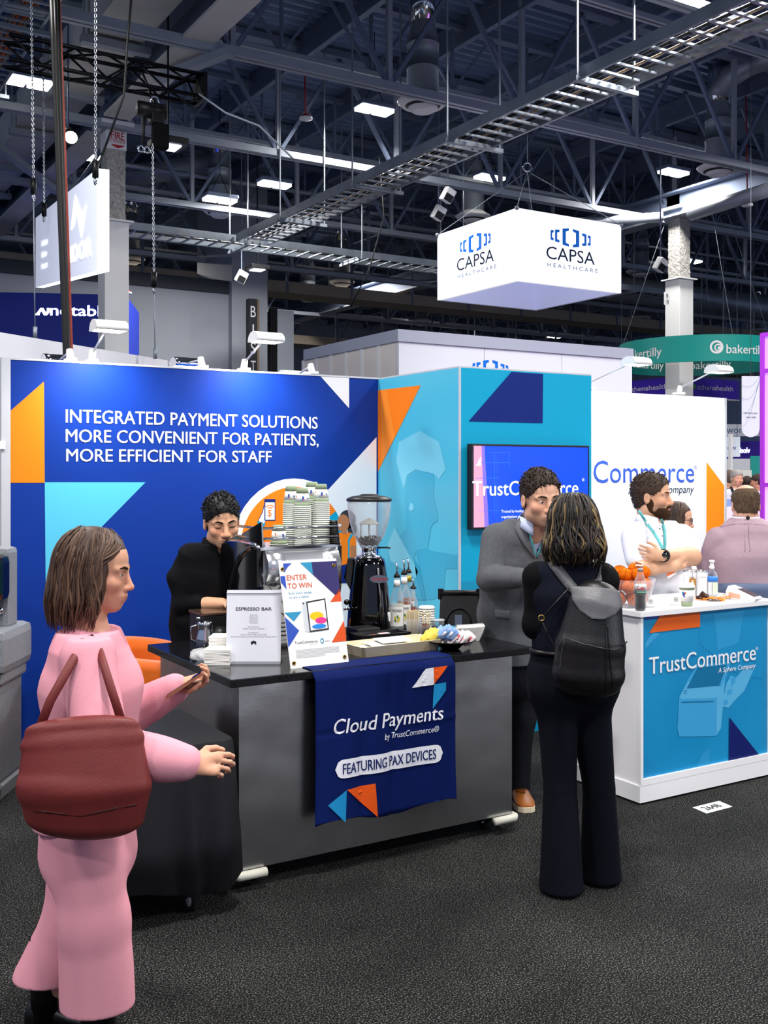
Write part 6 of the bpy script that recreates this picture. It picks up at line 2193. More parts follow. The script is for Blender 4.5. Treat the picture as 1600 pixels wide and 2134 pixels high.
fr.text(mb, 'Coke', -0.006, 0.115, 0.042, 0.02, mat('cola_red', 'd0202c', 0.5), 0.0006, 0.02, 0.15, align='C', fn=f)
mb.sheet([[f(u, v, 0.0005) for u in np.linspace(-0.03, 0.03, 7)] for v in (0.099, 0.105)], mat('label_mint', '7fc9a6', 0.5))
t.part('label', mb)
t.part('cap', MB(mat('cap_silver', '9a9da0', 0.4)).lathe([(0.0145, 0.207), (0.0145, 0.222), (0.013, 0.224), (0, 0.224)], p, 20))
# coffee cup with lid
p = onw(1431, 1263)
t = Thing('coffee_cup', 'sage and white coffee cup with a white lid on the counter', 'paper cup', p)
q = lambda z: 0.029 + (0.041 - 0.029) * z / 0.105
mb = MB(m_cupg).lathe([(0.0, 0.004), (0.027, 0.0), (q(0), 0.001), (q(0.026), 0.026)], p, 26, m_cupg)
mb.lathe([(q(0.026) + 0.0008, 0.026), (q(0.09) + 0.0008, 0.09)], p, 26, m_paper).lathe([(q(0.09), 0.09), (q(0.105), 0.105)], p, 26, m_cupg)
rr_ = lambda v: q(v) + 0.0012
f = lambda u, v, n: p + ex * (math.sin(u / 0.036) * rr_(v)) - ey * (math.cos(u / 0.036) * rr_(v)) + V((0, 0, v))
for u0, v0, u1, v1, mm in ((-0.034, 0.06, -0.02, 0.078, m_cupb), (-0.036, 0.072, -0.026, 0.082, m_cb), (-0.022, 0.068, -0.015, 0.08, m_co), (-0.03, 0.052, -0.02, 0.058, m_cupb)):
 mb.sheet([[f(u, v, 0) for u in np.linspace(u0, u1, 4)] for v in (v0, v1)], mm)
t.part('cup', mb)
t.part('lid', MB(m_cupw).lathe([(0.0435, 0.102), (0.0445, 0.106), (0.043, 0.112), (0.039, 0.114), (0.038, 0.124), (0.035, 0.126), (0.0, 0.123)], p, 26))
# two white tumblers
m_tum = mat('tumbler_white', 'eceef0', 0.3)
for px, lab in ((1437, 'white tumbler with a brown paper tag'), (1461, 'plain white tumbler beside the tagged one')):
 p = onw(px, 1243)
 t = Thing('tumbler', lab, 'tumbler', p)
 mb = MB(m_tum).lathe([(0.0, 0.0), (0.03, 0.0), (0.032, 0.003), (0.037, 0.14), (0.0375, 0.148)], p, 26)
 f = lambda u, v, n: p + ex * (math.sin(u / 0.037) * 0.038) - ey * (math.cos(u / 0.037) * 0.038) + V((0, 0, v))
 Frame(p, ex, (0, 0, 1)).text(mb, 'TrustCommerce', 0.0, 0.115, 0.034, 0.005, m_txt, align='C', fn=f)
 t.part('body', mb)
 t.part('lid', MB(m_chrome).lathe([(0.0385, 0.146), (0.0385, 0.154), (0.035, 0.157), (0, 0.157)], p, 24))
 if px == 1437:
  o = p - ey * 0.04 + ex * 0.004
  g_ = t.part('paper_tag', MB(mat('kraft_tag', 'a9793f', 0.8)).prism([o + ex * -0.02 + V((0, 0, 0.055)), o + ex * 0.02 + V((0, 0, 0.055)), o + ex * 0.02 + V((0, 0, 0.105)), o + ex * 0.012 + V((0, 0, 0.113)), o + ex * -0.012 + V((0, 0, 0.113)), o + ex * -0.02 + V((0, 0, 0.105))], -ey * 0.001))
  mbx = MB(m_paper)
  for k in range(4):
   mbx.box((0, 0, 0), (0.0001, 0.0001, 0.0001)) if False else mbx.prism([o - ey * 0.0012 + ex * -0.006 + V((0, 0, 0.062 + 0.01 * k)), o - ey * 0.0012 + ex * 0.006 + V((0, 0, 0.062 + 0.01 * k)), o - ey * 0.0012 + ex * 0.006 + V((0, 0, 0.069 + 0.01 * k)), o - ey * 0.0012 + ex * -0.006 + V((0, 0, 0.069 + 0.01 * k))], -ey * 0.0005)
  t.part('tag_print', mbx, parent=g_)
  t.part('tag_string', MB(m_txt).tube([o + V((0, 0, 0.11)), o + ey * 0.002 + V((0, 0, 0.145))], 0.001, 5), parent=g_)
# hand sanitiser bottle
p = onw(1483, 1243)
t = Thing('sanitiser_bottle', 'clear pump bottle of hand gel with a blue band', 'bottle', p)
t.part('bottle', MB(m_glassy).lathe([(0.0, 0.002), (0.03, 0.0), (0.033, 0.005), (0.033, 0.12), (0.028, 0.14), (0.014, 0.152), (0.013, 0.165)], p, 24))
t.part('gel', MB(mat('clear_gel', 'd5e6ee', 0.1, alpha=0.5)).lathe([(0, 0.004), (0.031, 0.004), (0.031, 0.105), (0, 0.105)], p, 20))
t.part('blue_band', MB(mat('band_blue', '2f7fd8', 0.5)).lathe([(0.0335, 0.09), (0.0335, 0.118)], p, 24))
mb = MB(mat('label_pale_green', 'cfe3c8', 0.5))
f = lambda u, v, n: p + ex * (math.sin(u / 0.034) * 0.0345) - ey * (math.cos(u / 0.034) * 0.0345) + V((0, 0, v))
mb.sheet([[f(u, v, 0) for u in np.linspace(-0.005, 0.035, 6)] for v in (0.015, 0.085)]).sheet([[f(u, v, 0) for u in np.linspace(-0.03, -0.012, 4)] for v in (0.015, 0.085)], m_paper)
t.part('label', mb)
t.part('pump', MB(m_white).lathe([(0.0155, 0.16), (0.0155, 0.178), (0.011, 0.18), (0.011, 0.2), (0.016, 0.202), (0.016, 0.214), (0, 0.216)], p, 18))
# card terminal
p = onw(1549, 1249)
t = Thing('card_terminal', 'white card terminal lying at the right end of the counter', 'card terminal', p)
Rz = Matrix.Rotation(-TH - 0.8, 3, 'Z')
u_, v_ = Rz @ V((1, 0, 0)), Rz @ V((0, 1, 0))
prof = [(-0.085, 0.0), (0.09, 0.0), (0.095, 0.012), (0.09, 0.018), (-0.02, 0.058), (-0.075, 0.074), (-0.09, 0.04)]
t.part('body', MB(m_white).prism([p + u_ * a - v_ * 0.04 + V((0, 0, b + 0.001)) for a, b in prof], v_ * 0.08))
t.part('screen', MB(m_gloss).prism([p + u_ * a + v_ * b + V((0, 0, c + 0.0015)) for a, b, c in ((-0.02, -0.032, 0.0585), (0.08, -0.032, 0.0222), (0.08, 0.032, 0.0222), (-0.02, 0.032, 0.0585))], (0, 0, 0.0012)))
t.part('paper_flap', MB(mat('flap_beige', 'd8a98f', 0.5)).prism([p + u_ * a - v_ * 0.0405 + V((0, 0, b)) for a, b in ((-0.07, 0.01), (0.0, 0.006), (0.0, 0.03), (-0.07, 0.04))], -v_ * 0.001))
# acrylic card holders
for px, py, lab in ((1405, 1261, 'small clear card holder with a printed card, left of the coffee cup'), (1353, 1266, 'small clear card holder beside the cola bottle')):
 p = onw(px, py)
 t = Thing('card_holder', lab, 'card holder', p)
 t.part('holder', MB(m_glassy).prism([p - ex * 0.03, p + ex * 0.03, p + ex * 0.03 + ey * 0.012 + V((0, 0, 0.062)), p - ex * 0.03 + ey * 0.012 + V((0, 0, 0.062))], ey * 0.002).prism([p - ex * 0.03, p + ex * 0.03, p + ex * 0.03 + ey * 0.04, p - ex * 0.03 + ey * 0.04], (0, 0, 0.002)))
 mb = MB(m_paper).prism([p - ex * 0.027 - ey * 0.002 + V((0, 0, 0.006)), p + ex * 0.027 - ey * 0.002 + V((0, 0, 0.006)), p + ex * 0.027 + ey * 0.008 + V((0, 0, 0.056)), p - ex * 0.027 + ey * 0.008 + V((0, 0, 0.056))], -ey * 0.0006)
 for k in range(3):
  mb.prism([p + ex * -0.004 + ey * 0.0015 * k - ey * 0.003 + V((0, 0, 0.022 + 0.008 * k)), p + ex * 0.02 + ey * 0.0015 * k - ey * 0.003 + V((0, 0, 0.022 + 0.008 * k)), p + ex * 0.02 + ey * 0.0015 * k - ey * 0.003 + V((0, 0, 0.025 + 0.008 * k)), p + ex * -0.004 + ey * 0.0015 * k - ey * 0.003 + V((0, 0, 0.025 + 0.008 * k))], -ey * 0.0005, m_grey)
 t.part('card', mb)
# wristbands, wrappers, white packets
for k in range(16):
 p = onw(1462 + 66 * (k % 8) / 8 + random.uniform(-5, 5), 1246 + 7 * random.random())
 pts = []
 a0 = random.uniform(0, pi)
 L = 0.07
 for j in range(8):
  f = j / 7 - 0.5
  pts.append(p + ex * (f * L * math.cos(a0)) + ey * (f * L * math.sin(a0) + 0.01 * math.sin(j * 1.3 + k)) + V((0, 0, 0.004 + 0.0035 * (k % 4) + 0.002 * abs(math.sin(j + k)))))
 single('orange_strap', MB(mat('strap_orange', 'f58a14', 0.6)).tube(pts, 0.006, 6, flat=((0, 0, 1), 0.35)), 'orange strap lying in the loose pile beside the card terminal', 'strap', 'orange straps on the counter')
for k, (px, py, lab) in enumerate(((1464, 1250, 'crumpled dark brown snack wrapper standing beside the coffee cup'), (1487, 1253, 'flat silver and black snack wrapper beside the orange straps'))):
 p = onw(px, py)
 rows = []
 for i in range(7):
  rows.append([p + ex * (-0.035 + 0.07 * j / 6) + ey * (-0.015 + 0.03 * i / 6) + V((0, 0, 0.003 + (0.045 if k == 0 else 0.012) * math.sin(pi * i / 6) * (1 - abs(j / 6 - 0.6)) * random.uniform(0.6, 1.2))) for j in range(7)])
 single('snack_wrapper', MB(mat('wrapper_brown' if k == 0 else 'wrapper_silver', '3a2018' if k == 0 else '6f6a66', 0.25, 0.4)).sheet(rows, smooth=False, thick=-0.001), lab, 'wrapper')
p = onw(1378, 1254)
t = Thing('white_packet', 'flat white paper packet lying behind the card holders', 'packet', p)
t.part('packet', MB(m_paper).box((p.x - 0.05, p.y - 0.02, WZ + 0.0005), (p.x + 0.05, p.y + 0.02, WZ + 0.012), bev=0.004, rot=Matrix.Rotation(-0.3, 3, 'Z')))


# ================================================================== people: smooth signed distance bodies
def nv(v):
 v = np.asarray(v, float)
 return v / (np.linalg.norm(v) + 1e-12)


class Field:
 """a signed distance field on a grid; primitives join it with a smooth blend"""

 def __init__(self, lo, hi, h):
  self.h = h
  self.lo = np.array(lo, float)
  n = np.ceil((np.array(hi) - self.lo) / h).astype(int) + 1
  self.ax = [self.lo[i] + h * np.arange(n[i]) for i in range(3)]
  self.f = np.full(n, 1.0, np.float32)

 def win(self, lo, hi):
  s = []
  for i in range(3):
   a = int(np.clip(math.floor((lo[i] - self.lo[i]) / self.h), 0, len(self.ax[i])))
   b = int(np.clip(math.ceil((hi[i] - self.lo[i]) / self.h) + 1, 0, len(self.ax[i])))
   if b <= a:
    return None, None
   s.append(slice(a, b))
  g = np.meshgrid(self.ax[0][s[0]], self.ax[1][s[1]], self.ax[2][s[2]], indexing='ij')
  return tuple(s), g

 def mix(self, s, d, k, op):
  f = self.f[s]
  d = d.astype(np.float32)
  if op == 'u':
   h = np.clip(0.5 + 0.5 * (f - d) / k, 0, 1)
   self.f[s] = f + (d - f) * h - k * h * (1 - h)
  else:
   d = -d
   h = np.clip(0.5 - 0.5 * (f - d) / k, 0, 1)
   self.f[s] = f + (d - f) * h + k * h * (1 - h)

 def cap(self, a, b, ra, rb=None, k=0.02, op='u', flat=None):
  a, b = np.array(a, float), np.array(b, float)
  rb = ra if rb is None else rb
  m = max(ra, rb) * (1 if not flat else max(1, flat[1])) + k + 2 * self.h
  s, g = self.win(np.minimum(a, b) - m, np.maximum(a, b) + m)
  if s is None:
   return self
  ab = b - a
  L = ab @ ab + 1e-12
  t = np.clip(((g[0] - a[0]) * ab[0] + (g[1] - a[1]) * ab[1] + (g[2] - a[2]) * ab[2]) / L, 0, 1)
  q = [g[i] - a[i] - ab[i] * t for i in range(3)]
  if flat:
   u = nv(flat[0])
   c = q[0] * u[0] + q[1] * u[1] + q[2] * u[2]
   e = c * (1 / flat[1] - 1)
   q = [q[i] + u[i] * e for i in range(3)]
  d = np.sqrt(q[0] ** 2 + q[1] ** 2 + q[2] ** 2) - (ra + (rb - ra) * t)
  self.mix(s, d, k, op)
  return self

 def path(self, pts, rs, k=0.02, op='u', flat=None):
  for i in range(len(pts) - 1):
   self.cap(pts[i], pts[i + 1], rs[i], rs[i + 1], k, op, flat)
  return self

 def ell(self, c, r, R=None, k=0.02, op='u'):
  c, r = np.array(c, float), np.array(r, float)
  m = max(r) + k + 2 * self.h
  s, g = self.win(c - m, c + m)
  if s is None:
   return self
  q = [g[i] - c[i] for i in range(3)]
  if R is not None:
   q = [q[0] * R[0][j] + q[1] * R[1][j] + q[2] * R[2][j] for j in range(3)]
  k0 = np.sqrt(sum((q[i] / r[i]) ** 2 for i in range(3)))
  k1 = np.sqrt(sum((q[i] / r[i] ** 2) ** 2 for i in range(3))) + 1e-9
  self.mix(s, k0 * (k0 - 1) / k1, k, op)
  return self

 def loft(self, st, u, k=0.03, inf=0.0):
  """st: (centre, half width along u, half depth) stations"""
  u = nv(u)
  for (a, wa, da), (b, wb, db) in zip(st, st[1:]):
   a, b = np.array(a, float), np.array(b, float)
   m = max(wa, wb, da, db) + inf + k + 2 * self.h
   s, g = self.win(np.minimum(a, b) - m, np.maximum(a, b) + m)
   if s is None:
    continue
   ab = b - a
   w = nv(ab)
   uu = nv(u - w * (u @ w))
   vv = np.cross(w, uu)
   q = [g[i] - a[i] for i in range(3)]
   t0 = (q[0] * ab[0] + q[1] * ab[1] + q[2] * ab[2]) / (ab @ ab)
   t = np.clip(t0, 0, 1)
   q = [q[i] - ab[i] * t for i in range(3)]
   W_ = wa + (wb - wa) * t + inf
   D_ = da + (db - da) * t + inf
   qu = q[0] * uu[0] + q[1] * uu[1] + q[2] * uu[2]
   qv = q[0] * vv[0] + q[1] * vv[1] + q[2] * vv[2]
   qa = q[0] * w[0] + q[1] * w[1] + q[2] * w[2]
   mn = np.minimum(W_, D_)
   d = (np.sqrt((qu / W_) ** 2 + (qv / D_) ** 2 + (qa / mn) ** 2) - 1) * mn
   self.mix(s, d, k, 'u')
  return self

 def above(self, z, k=0.004):
  self.f = np.maximum(self.f, (z - self.ax[2]).astype(np.float32)[None, None, :])
  return self

 def below(self, z):
  self.f = np.maximum(self.f, (self.ax[2] - z).astype(np.float32)[None, None, :])
  return self

 def half(self, p, n):
  """keep the side the normal n points away from"""
  g = (self.ax[0][:, None, None] - p[0]) * n[0] + (self.ax[1][None, :, None] - p[1]) * n[1] + (self.ax[2][None, None, :] - p[2]) * n[2]
  self.f = np.maximum(self.f, g.astype(np.float32))
  return self

 def folds(self, amp, fr, seed=0, squeeze=(1, 1, 1)):
  rg = np.random.default_rng(seed)
  X, Y, Z = self.ax[0][:, None, None], self.ax[1][None, :, None], self.ax[2][None, None, :]
  acc = np.zeros(self.f.shape, np.float32)
  for _ in range(5):
   d = nv(rg.normal(size=3)) * fr * rg.uniform(0.6, 1.5) * np.array(squeeze)
   acc += np.sin(d[0] * X + d[1] * Y + d[2] * Z + rg.uniform(0, 6) + 1.5 * np.sin(rg.uniform(4, 9) * Z + rg.uniform(4, 9) * X)).astype(np.float32)
  self.f += acc * (amp / 5)
  return self

 def at(self, P):
  P = np.asarray(P, float)
  q = (P - self.lo) / self.h
  n = np.array(self.f.shape)
  ok = np.all((q >= 0) & (q < n - 1.001), axis=-1)
  q = np.clip(q, 0, n - 1.002)
  i = q.astype(int)
  t = q - i
  v = 0
  for dx in (0, 1):
   for dy in (0, 1):
    for dz in (0, 1):
     w = (t[..., 0] if dx else 1 - t[..., 0]) * (t[..., 1] if dy else 1 - t[..., 1]) * (t[..., 2] if dz else 1 - t[..., 2])
     v = v + w * self.f[i[..., 0] + dx, i[..., 1] + dy, i[..., 2] + dz]
  return np.where(ok, v, 1.0)

 def surface(self):
  f = self.f
  s = f < 0
  n = np.array(f.shape)
  c = [(0, 0, 0), (1, 0, 0), (0, 1, 0), (1, 1, 0), (0, 0, 1), (1, 0, 1), (0, 1, 1), (1, 1, 1)]
  cut = lambda a, o: a[o[0]:n[0] - 1 + o[0], o[1]:n[1] - 1 + o[1], o[2]:n[2] - 1 + o[2]]
  cnt = np.zeros(n - 1, np.int8)
  for o in c:
   cnt += cut(s, o)
  act = (cnt > 0) & (cnt < 8)
  idx = np.full(n - 1, -1, np.int64)
  cells = np.argwhere(act)
  idx[act] = np.arange(len(cells))
  vals = [cut(f, o)[act].astype(np.float64) for o in c]
  acc = np.zeros((len(cells), 3))
  num = np.zeros(len(cells))
  for i in range(8):
   for j in range(i + 1, 8):
    if sum(abs(c[i][k] - c[j][k]) for k in range(3)) != 1:
     continue
    a, b = vals[i], vals[j]
    x = (a < 0) != (b < 0)
    t = np.where(x, a / np.where(x, a - b, 1), 0)
    p = np.array(c[i]) + t[:, None] * (np.array(c[j]) - np.array(c[i]))
    acc += np.where(x[:, None], p, 0)
    num += x
  V_ = self.lo + self.h * (cells + acc / num[:, None])
  F = []
  for ax in range(3):
   o = [0, 0, 0]
   o[ax] = 1
   a = s[tuple(slice(1, n[k] - 1) if k != ax else slice(0, n[k] - 1) for k in range(3))]
   b = s[tuple(slice(1, n[k] - 1) if k != ax else slice(1, n[k]) for k in range(3))]
   x = a != b
   e = np.argwhere(x)
   fl = a[x]
   off = np.array([1 if k != ax else 0 for k in range(3)])
   e = e + off
   u, w = [k for k in range(3) if k != ax]
   du, dw = np.zeros(3, int), np.zeros(3, int)
   du[u], dw[w] = 1, 1
   q = np.stack([idx[tuple((e - du - dw).T)], idx[tuple((e - dw).T)], idx[tuple(e.T)], idx[tuple((e - du).T)]], 1)
   flip = fl if ax != 1 else ~fl
   q[~flip] = q[~flip][:, ::-1]
   F.append(q)
  F = np.concatenate(F)
  return V_, F

 def mesh(self, name, m, tint=None):
  V_, F = self.surface()
  me = bpy.data.meshes.new(name)
  me.vertices.add(len(V_))
  me.vertices.foreach_set('co', V_.astype(np.float32).ravel())
  me.loops.add(len(F) * 4)
  me.loops.foreach_set('vertex_index', F.astype(np.int32).ravel())
  me.polygons.add(len(F))
  me.polygons.foreach_set('loop_start', np.arange(0, len(F) * 4, 4, dtype=np.int32))
  me.polygons.foreach_set('use_smooth', np.ones(len(F), bool))
  me.materials.append(m)
  me.update(calc_edges=True)
  me.validate()
  if tint is not None:
   c = np.ones((len(V_), 4), np.float32)
   c[:, :3] = tint(V_)
   a = me.attributes.new('tint', 'FLOAT_COLOR', 'POINT')
   a.data.foreach_set('color', c.ravel())
  return me


class Person:
 def __init__(self, label, px, d0, h=0.005, name='person', cat='person'):
  self.d0, self.h = d0, h
  self.x0 = (px - CX) / FP * d0
  w = W(px, HY, d0)
  self.T = Thing(name, label, cat, (w.x, w.y, 0), -TH, local=True)

 def J(self, px, py, dd=0.0):
  d = self.d0 + dd
  return np.array([(px - CX) / FP * d - self.x0, dd, CAMZ - (py - HY) / FP * d])

 def proj(self, P):
  d = P[..., 1] + self.d0
  return CX + (P[..., 0] + self.x0) / d * FP, HY + (CAMZ - P[..., 2]) / d * FP

 def field(self, lo, hi, h=None):
  return Field(lo, hi, h or self.h)

 def cutpx(self, F, poly, y0=-9, y1=9, k=0.003, keep=False):
  """carve a convex picture polygon out of F between two depths, or keep only that"""
  s = (slice(None),) * 3
  X, Y, Z = F.ax[0][:, None, None], F.ax[1][None, :, None], F.ax[2][None, None, :]
  d = Y + self.d0
  U = (CX + (X + self.x0) / d * FP)
  W_ = (HY + (CAMZ - Z) / d * FP)
  poly = np.array(poly, float)
  c = poly.mean(0)
  D = None
  for i in range(len(poly)):
   a, b = poly[i], poly[(i + 1) % len(poly)]
   n = np.array([b[1] - a[1], a[0] - b[0]])
   n = n / np.linalg.norm(n)
   if n @ (c - a) > 0:
    n = -n
   e = ((U - a[0]) * n[0] + (W_ - a[1]) * n[1]) * d / FP
   D = e if D is None else np.maximum(D, e)
  D = np.maximum(np.maximum(D, y0 - Y), Y - y1)
  if keep:
   F.f = np.maximum(F.f, np.broadcast_to(D, F.f.shape).astype(np.float32))
  else:
   F.mix(s, np.broadcast_to(D, F.f.shape), k, 's')

 def hit(self, F, px, py, back=False):
  """where the picture ray meets F; px, py arrays"""
  px, py = np.atleast_1d(np.asarray(px, float)), np.atleast_1d(np.asarray(py, float))
  t = np.arange(self.d0 - 0.9, self.d0 + 0.9, 0.004)
  if back:
   t = t[::-1]
  P = np.stack([np.broadcast_to((px[:, None] - CX) / FP * t - self.x0, (len(px), len(t))),
      np.broadcast_to(t - self.d0, (len(px), len(t))),
      CAMZ - (py[:, None] - HY) / FP * t], -1)
  v = F.at(P)
  ins = v < 0
  ok = ins.any(1)
  i = ins.argmax(1)
  out = P[np.arange(len(px)), i]
  if not ok.all() and ok.any():
   md = np.median(t[i[ok]])
   for q in np.where(~ok)[0]:
    out[q] = [(px[q] - CX) / FP * md - self.x0, md - self.d0, CAMZ - (py[q] - HY) / FP * md]
  return out

 def strip(self, F, A, B, m, nu=10, nv_=4, off=0.003, thick=0.003, mb=None):
  """a sheet draped on F between the picture polylines A and B"""
  def res(L, n):
   L = np.array(L, float)
   s = np.r_[0, np.cumsum(np.linalg.norm(np.diff(L, axis=0), axis=1))]
   q = np.linspace(0, s[-1], n)
   return np.stack([np.interp(q, s, L[:, 0]), np.interp(q, s, L[:, 1])], 1)
  A, B = res(A, nu), res(B, nu)
  rows = []
  for i in range(nu):
   px = np.linspace(A[i, 0], B[i, 0], nv_)
   py = np.linspace(A[i, 1], B[i, 1], nv_)
   P = self.hit(F, px, py)
   rows.append([V(p) + V((-(x - CX) / FP, -1, 0)).normalized() * off for p, x in zip(P, px)])
  mb = mb or MB(m)
  # outward side faces the camera
  a, b, c = rows[0][0], rows[0][-1], rows[-1][0]
  n = (b - a).cross(c - a)
  if n.y > 0:
   rows = rows[::-1]
  mb.sheet(rows, m, thick=thick)
  return mb

 def band(self, F, L, wpx, m, nu=16, off=0.003, thick=0.002, mb=None):
  L = np.array(L, float)
  A, B = [], []
  for i in range(len(L)):
   d = L[min(i + 1, len(L) - 1)] - L[max(i - 1, 0)]
   n = np.array([-d[1], d[0]]) / np.linalg.norm(d) * wpx / 2
   A.append(L[i] + n)
   B.append(L[i] - n)
  return self.strip(F, A, B, m, nu, 3, off, thick, mb)


def head_axes(yaw, pitch, roll=0.0):
 """columns: to the picture right for a head that looks at the camera, forward, up"""
 y, p, r = (math.radians(a) for a in (yaw, pitch, roll))
 f = np.array([math.sin(y) * math.cos(p), -math.cos(y) * math.cos(p), -math.sin(p)])
 s = np.array([math.cos(y), math.sin(y), 0.0])
 u = np.cross(f, s) * -1
 u = np.cross(s, f)
 if u[2] < 0:
  u = -u
 s2 = s * math.cos(r) + u * math.sin(r)
 u2 = u * math.cos(r) - s * math.sin(r)
 return np.stack([s2, f, u2], 1)


class Head:
 def __init__(self, c, yaw, pitch, roll=0.0, s=1.0):
  self.c, self.R, self.s = np.array(c, float), head_axes(yaw, pitch, roll), s

 def p(self, x, y, z):
  return self.c + self.R @ (np.array([x, y, z]) * self.s)

 def loc(self, P):
  return (P - self.c) @ self.R / self.s

 def build(self, F, jaw=1.0, nose=1.0, eyes='open', male=True):
  s, R = self.s, self.R
  E = lambda c, r, k=0.015, op='u': F.ell(self.p(*c), np.array(r) * s, R, k * s, op)
  C = lambda a, b, ra, rb, k=0.01, op='u': F.cap(self.p(*a), self.p(*b), ra * s, rb * s, k * s, op)
  E((0, -0.014, 0.034), (0.075, 0.095, 0.086))
  E((0, 0.03, 0.035), (0.064, 0.06, 0.065), 0.03)
  E((0, 0.02, -0.035), (0.062, 0.068, 0.07), 0.03)
  E((0, 0.028, -0.07), (0.052 * jaw, 0.056, 0.044), 0.03)
  E((0, 0.066, -0.098), (0.024 * jaw, 0.02, 0.019), 0.028)
  for q in (-1, 1):
   E((q * 0.041, 0.058, -0.03), (0.024, 0.025, 0.022), 0.02)
   E((q * 0.046 * jaw, 0.0, -0.072), (0.02, 0.035, 0.025), 0.025)
   C((q * 0.014, 0.089, 0.017), (q * 0.05, 0.072, 0.016), 0.009, 0.007, 0.012)
   E((q * 0.032, 0.105, -0.001), (0.02, 0.021, 0.0125), 0.014, 's')
   E((q * 0.032, 0.073, -0.001), (0.0145, 0.0125, 0.0125), 0.004)
   if eyes == 'down':
    E((q * 0.032, 0.0755, 0.001), (0.017, 0.0125, 0.0115), 0.004)
   else:
    C((q * 0.018, 0.084, 0.0085), (q * 0.046, 0.077, 0.007), 0.0036, 0.0034, 0.004)
    C((q * 0.019, 0.083, -0.0105), (q * 0.045, 0.076, -0.009), 0.003, 0.003, 0.005)
   E((q * 0.079, -0.008, -0.012), (0.0075, 0.019, 0.031), 0.006)
   E((q * 0.086, -0.002, -0.01), (0.005, 0.011, 0.018), 0.004, 's')
  C((0, 0.09, 0.006), (0, 0.107, -0.036), 0.0075, 0.0115 * nose, 0.012)
  E((0, 0.1085, -0.04), (0.011 * nose, 0.0115, 0.0095), 0.008)
  for q in (-1, 1):
   E((q * 0.0125 * nose, 0.098, -0.043), (0.0078, 0.0115, 0.0075), 0.007)
   E((q * 0.0065, 0.105, -0.0515), (0.0035, 0.005, 0.003), 0.003, 's')
  E((0, 0.085, -0.068), (0.026, 0.014, 0.018), 0.016)
  E((0, 0.0965, -0.0655), (0.021, 0.0062, 0.0042), 0.005)
  E((0, 0.0955, -0.0745), (0.018, 0.0068, 0.005), 0.005)
  C((-0.024, 0.094, -0.0698), (0.024, 0.094, -0.0698), 0.0013, 0.0013, 0.004, 's')

 def tint(self, base, lip='a8574c', stub=0.0, stubc='4a3a30', blush=0.5):
  b = np.array(rgb(base)[:3])
  lp, sc = np.array(rgb(lip)[:3]), np.array(rgb(stubc)[:3])

  def f(V_):
   q = self.loc(V_)
   c = np.tile(b, (len(V_), 1))
   g = lambda c0, r: np.exp(-(((q - np.array(c0)) / np.array(r)) ** 2).sum(1))
   front = q[:, 1] > 0.02
   red = sum(g((x, 0.06, -0.03), (0.03, 0.05, 0.03)) for x in (-0.045, 0.045)) + g((0, 0.11, -0.04), (0.02, 0.02, 0.02))
   c = c * (1 - np.clip(red, 0, 1)[:, None] * blush * np.array([0.0, 0.28, 0.28]))
   l = np.clip(1.6 * g((0, 0.1, -0.07), (0.021, 0.02, 0.0085)) - 0.3, 0, 1)[:, None]
   c = c * (1 - l) + lp * l
   if stub:
    m = np.clip((-0.038 - q[:, 2]) / 0.012, 0, 1) * np.clip((q[:, 1] - 0.0) / 0.02, 0, 1) * np.clip((q[:, 2] + 0.15) / 0.03, 0, 1)
    m = m * (1 - np.clip(1.5 * g((0, 0.1, -0.07), (0.024, 0.03, 0.01)), 0, 1)) * (1 - np.clip(1.6 * g((0, 0.11, -0.04), (0.022, 0.03, 0.016)), 0, 1))
    c = c * (1 - stub * m[:, None]) + sc * (stub * m[:, None])
   return np.clip(c, 0, 1)
  return f

 def eyes(self, P, gaze=(0, 0), brow='2a1d16', closed=False, iris='3a2516'):
  mw, mi = mat('eye_white', 'd6d0c9', 0.25), mat('iris_' + iris, iris, 0.2)
  mbw = mat('brow_' + brow, brow, 0.9)
  for q in (-1, 1):
   if not closed:
    mb = MB(mw)
    c = self.p(q * 0.032, 0.0740, -0.001)
    mb.ball(c, 0.0124 * self.s, mw, 16)
    g = self.R @ nv([gaze[0], 1, gaze[1]])
    mb.ball(c + g * 0.0088 * self.s, 0.0056 * self.s, mi, 12)
    P.T.part('eye', mb)
   else:
    P.T.part('eyelashes', MB(mbw).tube([self.p(q * (0.032 + x), 0.0885 - abs(x) * 0.22, -0.0085 + 0.9 * x * x / 0.014 * 0.25) for x in (-0.013, -0.006, 0, 0.006, 0.013)], 0.0014 * self.s, 5))
   P.T.part('eyebrow', MB(mbw).tube([self.p(q * x, y, z) for x, y, z in ((0.013, 0.0975, 0.017), (0.024, 0.0955, 0.0215), (0.036, 0.090, 0.0235), (0.05, 0.0785, 0.018))], [0.0034 * self.s, 0.0042 * self.s, 0.0036 * self.s, 0.0015 * self.s], 6, flat=(self.R[:, 1], 0.55)))

 def short_hair(self, P, F_, m, cover=0.0, thick=0.012, front=0.055, tufts=500, ln=0.024, back=-0.075, temple=0.0, bald=False, rise=0.5):
  """a cap of hair with a hairline, and small tufts combed over it"""
  s, R = self.s, self.R
  E = lambda c, r, k=0.012, op='u': F_.ell(self.p(*c), np.array(r) * s, R, k * s, op)
  E((0, -0.016, 0.036), (0.075 + thick * 0.6, 0.096 + thick * 0.7, 0.086 + thick))
  E((0, 0.028, 0.04 + thick * 0.3), (0.062 + thick * 0.5, 0.058 + thick * 0.7, 0.062 + thick * 0.9), 0.03)
  E((0, -0.045, -0.03), (0.062, 0.055, 0.06), 0.03)
  # the face, the ears and the neck stay free
  F_.cap(self.p(0, 0.14, front - 0.075), self.p(0, 0.085, front - 0.075), 0.075 * s, 0.07 * s, 0.008, 's')
